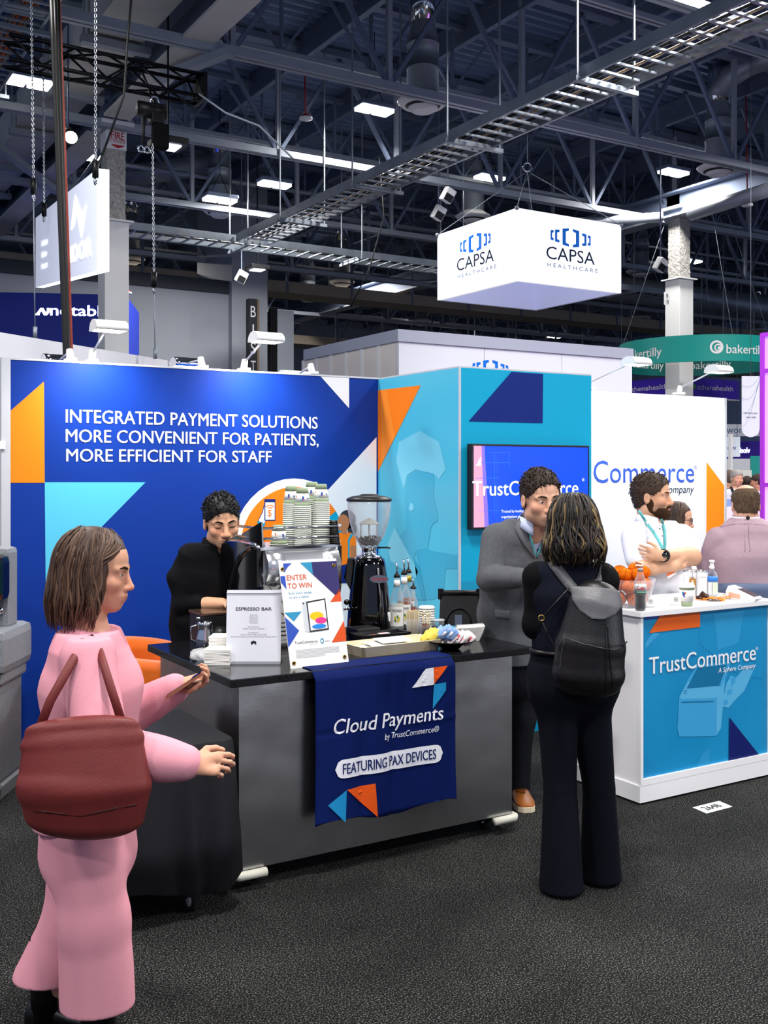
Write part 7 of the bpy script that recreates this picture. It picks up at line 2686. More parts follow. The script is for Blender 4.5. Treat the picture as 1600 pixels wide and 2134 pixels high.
  F_.cap(self.p(-0.09, 0.075, -0.03 + temple), self.p(0.09, 0.075, -0.03 + temple), 0.058 * s, 0.058 * s, 0.012, 's')
  for q in (-1, 1):
   F_.cap(self.p(q * 0.1, 0.012, -0.02), self.p(q * 0.06, 0.012, -0.025), 0.03 * s, 0.028 * s, 0.008, 's')
   F_.cap(self.p(q * 0.1, 0.01, -0.07), self.p(q * 0.05, 0.01, -0.08), 0.045 * s, 0.045 * s, 0.008, 's')
  F_.half(self.p(0, -0.05, back), -nv(self.R[:, 2] + self.R[:, 1] * 0.25))
  if bald:
   F_.ell(self.p(0, -0.01, 0.125), np.array((0.074, 0.105, 0.062)) * s, R, 0.01, 's')
   F_.ell(self.p(0, 0.08, 0.08), np.array((0.055, 0.06, 0.06)) * s, R, 0.01, 's')
  me = F_.mesh('hair', m)
  P.T.part('hair', me)
  n = len(me.vertices)
  if n == 0 or not tufts:
   return
  co = np.empty(n * 3, np.float32)
  no = np.empty(n * 3, np.float32)
  me.vertices.foreach_get('co', co)
  me.vertices.foreach_get('normal', no)
  co, no = co.reshape(-1, 3), no.reshape(-1, 3)
  q = self.loc(co)
  keep = np.where((np.linalg.norm(q - np.array([0, -0.01, 0.03]), axis=1) > 0.078) & ((q[:, 2] < 0.06) if bald else True))[0]
  rg = np.random.default_rng(3)
  mb = MB(m)
  for i in rg.choice(keep, min(tufts, len(keep)), replace=False):
   p, nn = V(co[i]), V(no[i])
   up = q[i][2] > 0.05
   comb = V(self.R @ np.array([rg.normal() * 0.3, -0.6 if not up else -0.15 + rg.normal() * 0.4, -0.75 if not up else 0.25]))
   d = (nn * (rise if up else 0.12) + comb * 0.8).normalized()
   L = ln * s * rg.uniform(0.6, 1.3) * (1 if up else 0.6)
   mb.tube([p - nn * 0.004, p + d * L * 0.5 + nn * 0.002, p + d * L + (V((0, 0, -0.004)) if not up else V((0, 0, 0)))], [0.0026 * s, 0.002 * s, 0.0004], 4, smooth=True)
  P.T.part('hair_tufts', mb)


def ring_collar(P, c, fwd, r, m, parent=None, opening=24, h=0.03, drop=0.03):
 """a folded shirt collar round the neck, open at the front"""
 f = nv([fwd[0], fwd[1], 0])
 s = np.array([-f[1], f[0], 0])
 rows = []
 for i in range(29):
  a = math.radians(opening + (360 - 2 * opening) * i / 28)
  fr_ = max(0, (math.cos(a) - 0.1) / 0.9) ** 1.5
  rows.append([V(c + (f * math.cos(a) + s * math.sin(a)) * (r + dr) + np.array([0, 0, z - fr_ * dz])) for dr, z, dz in ((-0.004, -0.02, 0.01), (0, h * 0.5, 0.012), (0.0, h, 0.02), (0.006, h, 0.022), (0.013, h * 0.2, drop * 0.9), (0.019, -0.014, drop * 1.5))])
 return P.T.part('collar', MB(m).sheet(rows, thick=0.003), parent=parent)


def hand(F, wr, dirv, palm, s=1.0, side=1, curl=(0.5, 0.6, 0.7, 0.8), thumb=0.7, rw=0.026):
 """palm and five fingers from the wrist; palm = the way the palm faces, side = which way the thumb lies"""
 d, n = nv(dirv), nv(palm)
 n = nv(n - d * (n @ d))
 u = np.cross(d, n) * side
 wr = np.array(wr, float)
 F.cap(wr, wr + d * 0.03 * s, rw * s, 0.027 * s, 0.015, flat=(n, 0.75))
 F.cap(wr + d * 0.03 * s - u * 0.012 * s, wr + d * 0.078 * s - u * 0.022 * s, 0.021 * s, 0.016 * s, 0.014, flat=(n, 0.7))
 F.cap(wr + d * 0.03 * s + u * 0.01 * s, wr + d * 0.084 * s + u * 0.02 * s, 0.022 * s, 0.017 * s, 0.014, flat=(n, 0.7))
 for i, (off, L, st) in enumerate(((0.029, 0.072, 0.088), (0.0095, 0.08, 0.092), (-0.0095, 0.074, 0.089), (-0.027, 0.058, 0.08))):
  p = wr + d * st * s + u * off * s
  a = 0.0
  c = curl[i]
  r = 0.0088 - 0.0006 * i
  dd = nv(d + u * off * 3)
  for j, f in enumerate((0.45, 0.3, 0.25)):
   a += c * (0.9 if j == 0 else 1.1)
   q = p + (dd * math.cos(a) + n * math.sin(a)) * L * f * s
   F.cap(p, q, r * s, (r - 0.0008) * s, 0.004)
   p = q
   r -= 0.0008
 p = wr + d * 0.03 * s + u * 0.02 * s
 q = p + nv(u * 0.8 + d * 0.6 + n * 0.4 * thumb) * 0.036 * s
 F.cap(p, q, 0.0125 * s, 0.0105 * s, 0.01)
 q2 = q + nv(u * (0.5 - 0.4 * thumb) + d * 0.9 + n * 0.5 * thumb) * 0.03 * s
 F.cap(q, q2, 0.0102 * s, 0.009 * s, 0.004)
 q3 = q2 + nv(u * (0.2 - 0.5 * thumb) + d + n * 0.6 * thumb) * 0.024 * s
 F.cap(q2, q3, 0.0088 * s, 0.0075 * s, 0.004)


def shoe(ank, toe, L=0.27, w=0.047, m=None, sole=None, hgt=0.09):
 """a laced low shoe; ank: ankle point, toe: flat direction"""
 a = V((ank[0], ank[1], 0))
 f = V((toe[0], toe[1], 0)).normalized()
 s = V((0, 0, 1)).cross(f)
 rows = []
 for t, wd, z0, z1 in ((-0.26, 0.5, 0.02, 0.07), (-0.22, 0.85, 0.018, 0.1), (-0.1, 0.95, 0.018, 0.105), (0.1, 0.95, 0.018, 0.1), (0.3, 1.05, 0.018, 0.075), (0.5, 1.15, 0.018, 0.058), (0.65, 1.0, 0.018, 0.048), (0.73, 0.6, 0.02, 0.036)):
  c = a + f * (t * L)
  rows.append([c + s * (math.cos(g) * w * wd) + V((0, 0, (z0 + z1) / 2 + math.sin(g) * (z1 - z0) / 2)) for g in [2 * pi * j / 16 for j in range(17)]])
 up = MB(m).sheet(rows)
 up.poly(rows[0][:-1][::-1], m).poly(rows[-1][:-1], m)
 sl = []
 for t, wd in ((-0.28, 0.5), (-0.22, 0.95), (0.1, 1.0), (0.5, 1.2), (0.68, 0.95), (0.76, 0.45)):
  sl.append((t, wd))
 pts = [a + f * (t * L) + s * (w * wd) for t, wd in sl] + [a + f * (t * L) - s * (w * wd) for t, wd in sl[::-1]]
 so = MB(sole).prism([p + V((0, 0, 0.001)) for p in pts], (0, 0, 0.026))
 return up, so


m_skin = mat('skin', 'c99072', 0.5, attr=True, spec=0.35)
m_suit = mat('suit_grey', '626367', 0.85, var=(55, '54565a', 0.3), bump=(500, 0.1))
m_shirt = mat('shirt_pale_blue', 'cfd6ea', 0.75, var=(400, 'aebbe0', 0.05))
m_trou = mat('trousers_black', '15161b', 0.85)
m_lan = mat('lanyard_teal', '5fb9bd', 0.6)
m_btn = mat('button_navy', '1b2550', 0.4)
m_tan = mat('shoe_tan', '9a5a22', 0.4, var=(20, '7c4316', 0.3))
m_sole = mat('shoe_sole', 'd9cbb0', 0.6)
m_blks = mat('shoe_black', '0b0b0c', 0.35)


def basic_legs(F, pts, r=(0.085, 0.06, 0.045), k=0.03):
 for q in pts:
  F.path(q, r, k)


def feet(P, pts, m, sole, toe, names=('shoe', 'sole')):
 for (px, py, dd) in pts:
  a = P.J(px, py, dd)
  up, so = shoe(a, toe, m=m, sole=sole)
  s = P.T.part('shoe', up)
  P.T.part('sole', so, parent=s)


# ---------------------------------------------------------------- man in the grey suit
def suit_man():
 P = Person('man in a grey suit jacket talking at the right end of the cart', 1088, 5.62)
 J = P.J
 hd = Head(J(1126, 1038, -0.33), 16, 8, 3, 1.14)
 tor = [(J(1072, 1372, 0.0), 0.205, 0.14), (J(1076, 1275, -0.03), 0.19, 0.13), (J(1088, 1175, -0.12), 0.212, 0.138), (J(1096, 1118, -0.18), 0.17, 0.095), (J(1104, 1092, -0.24), 0.07, 0.065)]
 u = (math.cos(0.4), math.sin(0.4), 0)
 shL, shR = J(1038, 1122, -0.22), J(1158, 1122, -0.06)
 armL = [shL, J(1020, 1205, -0.28), J(1080, 1203, -0.5)]
 armR = [shR, J(1178, 1215, -0.05), J(1150, 1200, -0.3)]
 legs = [[J(1088, 1350, 0.02), J(1084, 1495, 0.02), J(1080, 1640, -0.02)], [J(1052, 1350, 0.1), J(1050, 1495, 0.1), J(1048, 1635, 0.1)]]
 F = P.field((-0.45, -0.75, 0), (0.35, 0.35, 1.86))
 hd.build(F, jaw=1.1, nose=1.1)
 F.cap(hd.p(0, -0.03, -0.07), J(1110, 1112, -0.25), 0.056, 0.058, 0.03)
 F.loft(tor, u, 0.03, -0.02)
 for a in (armL, armR):
  F.path(a, (0.055, 0.04, 0.029), 0.02)
 basic_legs(F, legs)
 hand(F, armL[2], (0.9, -0.35, 0.35), (0.3, 0.2, -0.9), 1.0, -1)
 hand(F, armR[2], (-0.8, -0.5, 0.3), (0, -0.5, -0.8), 1.0, 1)
 P.T.part('body', F.mesh('body', m_skin, hd.tint('dcab8e', 'ad5c52', 0.28, '7d6656', 0.6)))
 hd.eyes(P, (0.3, -0.25), '3a2a20')
 H = P.field(hd.c - 0.17, hd.c + 0.17, 0.004)
 hd.short_hair(P, H, mat('hair_dark_brown', '2c2019', 0.7), thick=0.009, front=0.08, tufts=900, ln=0.013, rise=0.6)
 # shirt
 S = P.field((-0.3, -0.6, 0.9), (0.35, 0.25, 1.6), 0.006)
 S.loft(tor, u, 0.03, 0.008)
 S.below(J(1104, 1082, -0.24)[2])
 sh = P.T.part('shirt', S.mesh('shirt', m_shirt))
 ring_collar(P, J(1111, 1090, -0.27), (0.3, -1), 0.07, m_shirt, sh, 24, 0.034, 0.035)
 for px, py in ((1121.5, 1124), (1120, 1146), (1103, 1097)):
  P.T.part('button', MB(m_btn).ball(V(P.hit(S, px, py)[0]) - V((0, 0.005, 0)), (0.006, 0.003, 0.006), n=10), parent=sh)
 P.T.part('shirt_cuff', MB(m_shirt).tube([armL[2] * 1.0 - nv(armL[2] - armL[1]) * 0.02, armL[2] + nv(armL[2] - armL[1]) * 0.018], 0.041, 14))
 # jacket
 K = P.field((-0.45, -0.75, 0.7), (0.35, 0.35, 1.62), 0.006)
 K.loft(tor, u, 0.035, 0.02)
 for a in (armL, armR):
  K.path(a, (0.083, 0.067, 0.051), 0.013)
 K.folds(0.006, 30, 3, (1, 1, 1.4))
 K.below(J(1104, 1082, -0.24)[2])
 K.above(J(1072, 1378, 0.0)[2])
 P.cutpx(K, [(1091, 1050), (1152, 1050), (1150, 1105), (1118, 1163), (1096, 1105)], -0.75, -0.13)
 P.cutpx(K, [(1102, 1380), (1120, 1380), (1114, 1340), (1110, 1340)], -0.6, 0.1)
 jk = P.T.part('jacket', K.mesh('jacket', m_suit))
 lap = mat('suit_lapel', '6d6e73', 0.8, bump=(500, 0.1))
 P.T.part('lapel', P.strip(K, [(1090, 1068), (1096, 1106), (1117, 1162)], [(1078, 1083), (1071, 1101), (1094, 1140), (1115, 1164)], lap, 12, 5, 0.010, 0.01), parent=jk)
 P.T.part('lapel', P.strip(K, [(1153, 1070), (1150, 1106), (1119, 1162)], [(1164, 1083), (1170, 1101), (1146, 1140), (1121, 1164)], lap, 12, 5, 0.010, 0.01), parent=jk)
 P.T.part('pocket_flap', P.strip(K, [(1031, 1270), (1062, 1273)], [(1032, 1288), (1061, 1291)], lap, 8, 4, 0.006, 0.005), parent=jk)
 P.T.part('lanyard', P.band(S, [(1096, 1082), (1104, 1115), (1113, 1150), (1117, 1162)], 6, m_lan, 12, 0.012))
 P.T.part('lanyard', P.band(S, [(1146, 1084), (1138, 1115), (1124, 1150), (1119, 1162)], 6, m_lan, 12, 0.012))
 G = P.field((-0.3, -0.35, 0), (0.25, 0.35, 1.05), 0.007)
 for q in legs:
  G.path(q, (0.105, 0.078, 0.058), 0.03)
  G.cap(q[2], q[2] - np.array([0, 0, 0.05]), 0.058, 0.06, 0.02)
 G.loft([(J(1070, 1410, 0), 0.19, 0.135), (J(1072, 1350, 0), 0.195, 0.135)], u, 0.03)
 G.folds(0.004, 22, 5)
 G.above(0.06)
 P.T.part('trousers', G.mesh('trousers', m_trou))
 for px, py, dd in ((1080, 1640, -0.02), (1048, 1635, 0.1)):
  up, so = shoe(J(px, py, dd), (0.1, -1), m=m_tan, sole=m_sole)
  s = P.T.part('shoe', up)
  P.T.part('sole', so, parent=s)
  a = J(px, py, dd)
  P.T.part('laces', MB(mat('lace_brown', '5b3413', 0.8)).tube([(a[0] - 0.025, a[1] - 0.07, 0.085), (a[0] + 0.025, a[1] - 0.075, 0.083)], 0.003, 5).tube([(a[0] - 0.025, a[1] - 0.09, 0.077), (a[0] + 0.025, a[1] - 0.095, 0.075)], 0.003, 5), parent=s)


suit_man()


# ---------------------------------------------------------------- barista
def barista():
 P = Person('barista in a black shirt with short black hair looking down behind the coffee machine', 445, 5.62)
 J = P.J
 hd = Head(J(462, 1086, -0.12), 20, 13, 4, 1.12)
 tor = [(J(440, 1420, 0), 0.2, 0.135), (J(438, 1300, 0.0), 0.19, 0.135), (J(441, 1205, -0.02), 0.205, 0.13), (J(447, 1160, -0.05), 0.16, 0.09), (J(454, 1136, -0.07), 0.075, 0.07)]
 u = (math.cos(0.25), math.sin(0.25), 0)
 armL = [J(391, 1183, -0.05), J(387, 1258, -0.1), J(462, 1258, -0.2)]
 armR = [J(514, 1184, 0.04), J(532, 1262, 0.02), J(498, 1262, -0.12)]
 legs = [[J(420, 1450, 0), J(418, 1580, 0), J(416, 1655, 0.02)], [J(468, 1450, 0.03), J(470, 1580, 0.03), J(472, 1655, 0.05)]]
 F = P.field((-0.4, -0.5, 0), (0.4, 0.35, 1.75))
 hd.build(F, jaw=1.05, nose=1.12, eyes='down')
 F.cap(hd.p(0, -0.03, -0.07), J(452, 1150, -0.06), 0.058, 0.068, 0.03)
 F.loft(tor, u, 0.03, -0.02)
 for a in (armL, armR):
  F.path(a, (0.058, 0.045, 0.03), 0.02)
 for q in legs:
  q[2][2] = 0.09
 basic_legs(F, legs)
 hand(F, armL[2], (0.95, -0.3, 0.05), (0, 0, -1), 1.0, -1)
 hand(F, armR[2], (-0.6, -0.7, 0.05), (0, 0, -1), 1.0, 1)
 P.T.part('body', F.mesh('body', m_skin, hd.tint('e6b08c', 'b0604f', 0.06, '5b4436', 0.6)))
 hd.eyes(P, (0.2, -0.6), '17110e', closed=True)
 H = P.field(hd.c - 0.18, hd.c + 0.18, 0.004)
 hd.short_hair(P, H, mat('hair_black', '0f0d0d', 0.5), thick=0.011, front=0.07, tufts=1000, ln=0.016, rise=0.3)
 K = P.field((-0.42, -0.5, 0.55), (0.42, 0.35, 1.5), 0.006)
 K.loft(tor, u, 0.035, 0.014)
 K.path(armL[:2] + [armL[1] + (armL[2] - armL[1]) * 0.35], (0.078, 0.066, 0.056), 0.012)
 K.path(armR[:2] + [armR[1] + (armR[2] - armR[1]) * 0.35], (0.078, 0.066, 0.056), 0.012)
 K.folds(0.007, 30, 9)
 K.below(J(454, 1132, -0.07)[2])
 P.cutpx(K, [(444, 1120), (478, 1120), (474, 1150), (462, 1168)], -0.4, -0.1)
 m_bs = mat('shirt_black', '101013', 0.8, bump=(400, 0.1))
 sh = P.T.part('shirt', K.mesh('shirt', m_bs))
 ring_collar(P, J(453, 1132, -0.07), (0.3, -1), 0.07, m_bs, sh, 26)
 G = P.field((-0.3, -0.25, 0), (0.3, 0.3, 0.9), 0.009)
 for q in legs:
  G.path(q, (0.105, 0.08, 0.06), 0.03)
 G.ell(J(445, 1430, 0.01), (0.19, 0.13, 0.14), None, 0.05)
 G.above(0.05)
 P.T.part('trousers', G.mesh('trousers', m_trou))
 for q in legs:
  up, so = shoe(q[2], (0.2, -1), m=m_blks, sole=m_blks)
  P.T.part('shoe', up)


barista()


def long_hair(P, hd, zl, mats, n=500, face=58, wid=1.0, wave=0.012, seed=1, base=None, flare=0.0, part=0.0):
 """shoulder length hair: a base volume and many wavy locks that fall from the crown"""
 s = hd.s
 rg = np.random.default_rng(seed)
 F = P.field(hd.c - np.array([0.24, 0.24, 0.40]), hd.c + np.array([0.24, 0.24, 0.2]), 0.005)
 E = lambda c, r, k=0.02, op='u': F.ell(hd.p(*c), np.array(r) * s, hd.R, k * s, op)
 E((0, -0.016, 0.036), (0.088 * wid, 0.107, 0.1))
 E((0, -0.045, -0.05), (0.09 * wid, 0.07, 0.1), 0.03)
 E((0, -0.055, zl * 0.55 + 0.02), (0.085 * wid, 0.055, abs(zl) * 0.45), 0.03)
 for q in (-1, 1):
  E((q * 0.074 * wid, 0.0, -0.04), (0.026, 0.05, 0.09), 0.02)
 F.cap(hd.p(0, 0.16, -0.03), hd.p(0, 0.075, -0.03), 0.1 * s, 0.062 * s, 0.008, 's')
 F.cap(hd.p(0, 0.16, -0.13), hd.p(0, 0.06, -0.13), 0.1 * s, 0.07 * s, 0.008, 's')
 P.T.part('hair', F.mesh('hair', base or mats[0]))
 mbs = [MB(m) for m in mats]
 for k in range(n):
  ph0 = rg.uniform(10, 350)                             # 0 is the front
  phi = math.radians(np.clip(ph0, face + rg.uniform(0, 14), 360 - face - rg.uniform(0, 14)))
  zend = zl * rg.uniform(0.7, 1.03) * (1 if abs(phi - pi) < 1.6 else 0.9)
  zs = rg.uniform(0.03, 0.122) if abs(ph0 - 180) < 180 - face else rg.uniform(0.075, 0.122)
  ph, fq = rg.uniform(0, 6), rg.uniform(28, 48)
  am = wave * rg.uniform(0.4, 1.4)
  lay = rg.uniform(0.86, 1.05)
  pts = []
  m = 15
  for j in range(m):
   t = j / (m - 1)
   z = zs + (zend - zs) * t
   if z > 0:
    r = math.sqrt(max(0.0, 1 - ((z) / 0.132) ** 2))
   else:
    r = 1.0 + (flare + 0.08) * min(1, -z / 0.1) - 0.38 * max(0, (-z - 0.11) / (abs(zl) - 0.05)) ** 1.3
   w = am * min(1, max(0, (0.07 - z) * 9))
   a = phi + (math.radians(ph0) - phi) * max(0, 1 - t * 4) + w * 8 * math.sin(z * fq + ph)
   rr = r * lay + w * 1.6 * math.cos(z * fq * 0.9 + ph * 1.3)
   pts.append(hd.p(-math.sin(a) * rr * 0.098 * wid, -0.018 + math.cos(a) * rr * 0.112, z + 0.012))
  r0 = rg.uniform(0.0028, 0.005) * s
  mi = rg.choice(len(mats), p=[0.66, 0.22, 0.12][:len(mats)] if len(mats) == 3 else None)
  mbs[mi].tube(pts, [r0 * (0.5 if j == 0 else 1.0 if j < m - 4 else (m - 1 - j) / 4 + 0.12) for j in range(m)], 5, flat=None)
 for mb in mbs:
  if mb.v:
   P.T.part('hair_locks', mb)


# ---------------------------------------------------------------- woman with the backpack
def back_woman():
 P = Person('woman in a dark navy vest and wide trousers seen from behind, wearing a backpack', 1190, 4.42)
 J = P.J
 hd = Head(J(1190, 1094, 0.0), 200, 4, 0, 1.02)
 tor = [(J(1196, 1440, -0.02), 0.165, 0.12), (J(1190, 1405, 0), 0.17, 0.115), (J(1181, 1345, 0), 0.135, 0.10), (J(1186, 1240, 0), 0.152, 0.105), (J(1188, 1196, 0.0), 0.145, 0.075), (J(1189, 1168, 0.0), 0.06, 0.055)]
 u = (math.cos(-0.2), math.sin(-0.2), 0)
 armL = [J(1127, 1208, 0.02), J(1119, 1300, 0.02), J(1145, 1282, 0.26)]
 armR = [J(1252, 1210, -0.02), J(1256, 1300, 0.04), J(1240, 1275, 0.28)]
 legs = [[J(1160, 1440, 0), J(1166, 1640, -0.02), J(1170, 1830, -0.04)], [J(1225, 1440, 0.02), J(1247, 1640, 0.04), J(1252, 1815, 0.07)]]
 F = P.field((-0.32, -0.3, 0), (0.32, 0.5, 1.75))
 hd.build(F, jaw=0.9, nose=0.9)
 F.cap(hd.p(0, -0.03, -0.07), J(1189, 1180, 0.0), 0.048, 0.055, 0.03)
 F.loft(tor, u, 0.03, -0.015)
 for a in (armL, armR):
  F.path(a, (0.045, 0.036, 0.025), 0.02)
 basic_legs(F, legs, (0.08, 0.055, 0.04))
 hand(F, armL[2], (0.3, 0.9, 0.2), (0.5, 0, -0.8), 0.92, 1)
 hand(F, armR[2], (-0.3, 0.9, 0.2), (-0.5, 0, -0.8), 0.92, -1)
 P.T.part('body', F.mesh('body', m_skin, hd.tint('c08a6a')))
 hd.eyes(P)
 long_hair(P, hd, -0.185, [mat('hair_near_black', '17110e', 0.45), mat('hair_warm_brown', '33241a', 0.45), mat('hair_gold_streak', '75603c', 0.5)], 560, 55, 1.0, 0.017, 4, mat('hair_base_dark', '0c0908', 0.6), 0.16)
 m_vest = mat('vest_navy', '10131f', 0.85, bump=(300, 0.15))
 m_slv = mat('sleeve_black', '08080a', 0.8)
 K = P.field((-0.32, -0.25, 0.85), (0.32, 0.25, 1.5), 0.006)
 K.loft(tor[2:], u, 0.03, 0.012)
 K.path([J(1135, 1196, 0), J(1240, 1196, 0)], (0.055, 0.055), 0.03)
 K.folds(0.004, 25, 4)
 K.below(J(1189, 1172, 0)[2])
 K.above(J(1181, 1360, 0)[2])
 P.T.part('vest', K.mesh('vest', m_vest))
 for a, q in ((armL, -1), (armR, 1)):
  S = P.field((-0.36, -0.25, 0.85), (0.36, 0.45, 1.5), 0.006)
  S.path(a, (0.072, 0.06, 0.038), 0.03)
  S.ell(a[0] + np.array([0, 0, 0.01]), (0.072, 0.066, 0.066), None, 0.02)
  S.folds(0.006, 38, 11 + q)
  P.T.part('sleeve', S.mesh('sleeve', m_slv))
 m_wide = mat('wide_trousers', '0b0d15', 0.85, bump=(300, 0.12))
 G = P.field((-0.34, -0.35, 0), (0.34, 0.4, 1.15), 0.006)
 for q, (cx, ky, r1, r2, r3) in ((legs[0], (0, 0, 0.093, 0.07, 0.094)), (legs[1], (0, 0, 0.093, 0.068, 0.088))):
  bot = q[2].copy()
  bot[2] = 0.0
  G.path([q[0], q[1], bot], (r1, r2, r3), 0.008)
 G.loft([(J(1196, 1432, -0.01), 0.168, 0.118), (J(1194, 1405, -0.0), 0.17, 0.118), (J(1181, 1352, 0), 0.138, 0.105)], u, 0.08)
 G.folds(0.0045, 20, 8, (1.6, 1.6, 0.25))
 G.above(0.012)
 tr = P.T.part('trousers', G.mesh('trousers', m_wide))
 P.T.part('belt', MB(m_blks).tube([np.array([math.cos(a) * 0.147, math.sin(a) * 0.113, 0]) + J(1181, 1355, 0) for a in np.linspace(0, 2 * pi, 33)], 0.011, 8, caps=False, flat=None), parent=tr)
 for q, toe in ((legs[0], (-0.2, 1)), (legs[1], (0.1, 1))):
  up, so = shoe(q[2], toe, L=0.24, w=0.04, m=m_blks, sole=m_blks)
  s = P.T.part('shoe', up)
  P.T.part('sole', so, parent=s)
 # backpack
 B = Person('soft black leather backpack with a grey flap on the woman in navy', 1190, 4.42, name='backpack', cat='backpack')
 m_lea = mat('leather_black', '101012', 0.38, spec=0.45, bump=(160, 0.12))
 m_fl = mat('leather_grey', '59595d', 0.32, spec=0.5, bump=(260, 0.18))
 base = [(J(1246, 1236, -0.17), 0.085, 0.05), (J(1240, 1262, -0.185), 0.105, 0.07), (J(1230, 1345, -0.20), 0.138, 0.08), (J(1226, 1405, -0.2), 0.142, 0.078), (J(1226, 1424, -0.19), 0.13, 0.06)]
 Q = B.field((-0.2, -0.42, 0.7), (0.34, 0.0, 1.4), 0.005)
 Q.loft(base, u, 0.008)
 Q.folds(0.0015, 24, 21)
 body = B.T.part('bag_body', Q.mesh('bag_body', m_lea))
 L = B.field((-0.2, -0.42, 0.9), (0.34, 0.0, 1.4), 0.004)
 L.loft(base, u, 0.008, 0.013)
 L.cap(J(1196, 1228, -0.17), J(1288, 1236, -0.2), 0.035, 0.035, 0.03)
 B.cutpx(L, [(1188, 1222), (1240, 1222), (1291, 1232), (1297, 1262), (1282, 1282), (1256, 1292), (1232, 1290), (1208, 1274), (1192, 1250)], -0.42, -0.17, keep=True)
 L.folds(0.002, 40, 5)
 B.T.part('flap', L.mesh('flap', m_fl))
 for pts in ([(1156, 1385), (1160, 1350), (1176, 1328), (1215, 1342), (1262, 1352), (1290, 1354), (1305, 1338)], [(1176, 1328), (1170, 1360), (1166, 1395)]):
  B.T.part('seam', B.band(Q, pts, 2.6, mat('seam_grey', '2e2e31', 0.4), 22, 0.004, 0.004))
 for pts in ([(1262, 1292), (1263, 1350), (1263, 1400), (1263, 1452)], [(1266, 1300), (1270, 1350), (1277, 1432)]):
  B.T.part('drawstring', B.band(Q, pts, 2.2, m_blks, 16, 0.006, 0.004))
 for pts in ([(1146, 1164), (1158, 1180), (1178, 1206), (1196, 1228)], [(1262, 1176), (1258, 1196), (1250, 1216), (1245, 1232)]):
  B.T.part('strap', B.band(K, pts, 21, m_fl, 14, 0.012, 0.006))
 B.T.part('side_strap', MB(m_blks).tube([J(1186, 1225, -0.15), J(1150, 1265, -0.125), J(1128, 1290, -0.115), J(1122, 1320, -0.1)], 0.004, 6).tube([J(1128, 1290, -0.12), J(1140, 1320, -0.125), J(1155, 1345, -0.14), J(1165, 1385, -0.17)], 0.0035, 6))
 B.T.part('buckle', MB(mat('buckle_gold', 'b58f52', 0.3, 0.9)).ring(J(1128, 1288, -0.125), 0.012, 0.0025, ax=(0, 1, 0), n=12, k=6))
 B.T.part('grab_loop', MB(m_lea).tube([J(1222, 1226, -0.16), J(1226, 1212, -0.15), J(1240, 1210, -0.15), J(1248, 1226, -0.16)], 0.007, 8))


back_woman()


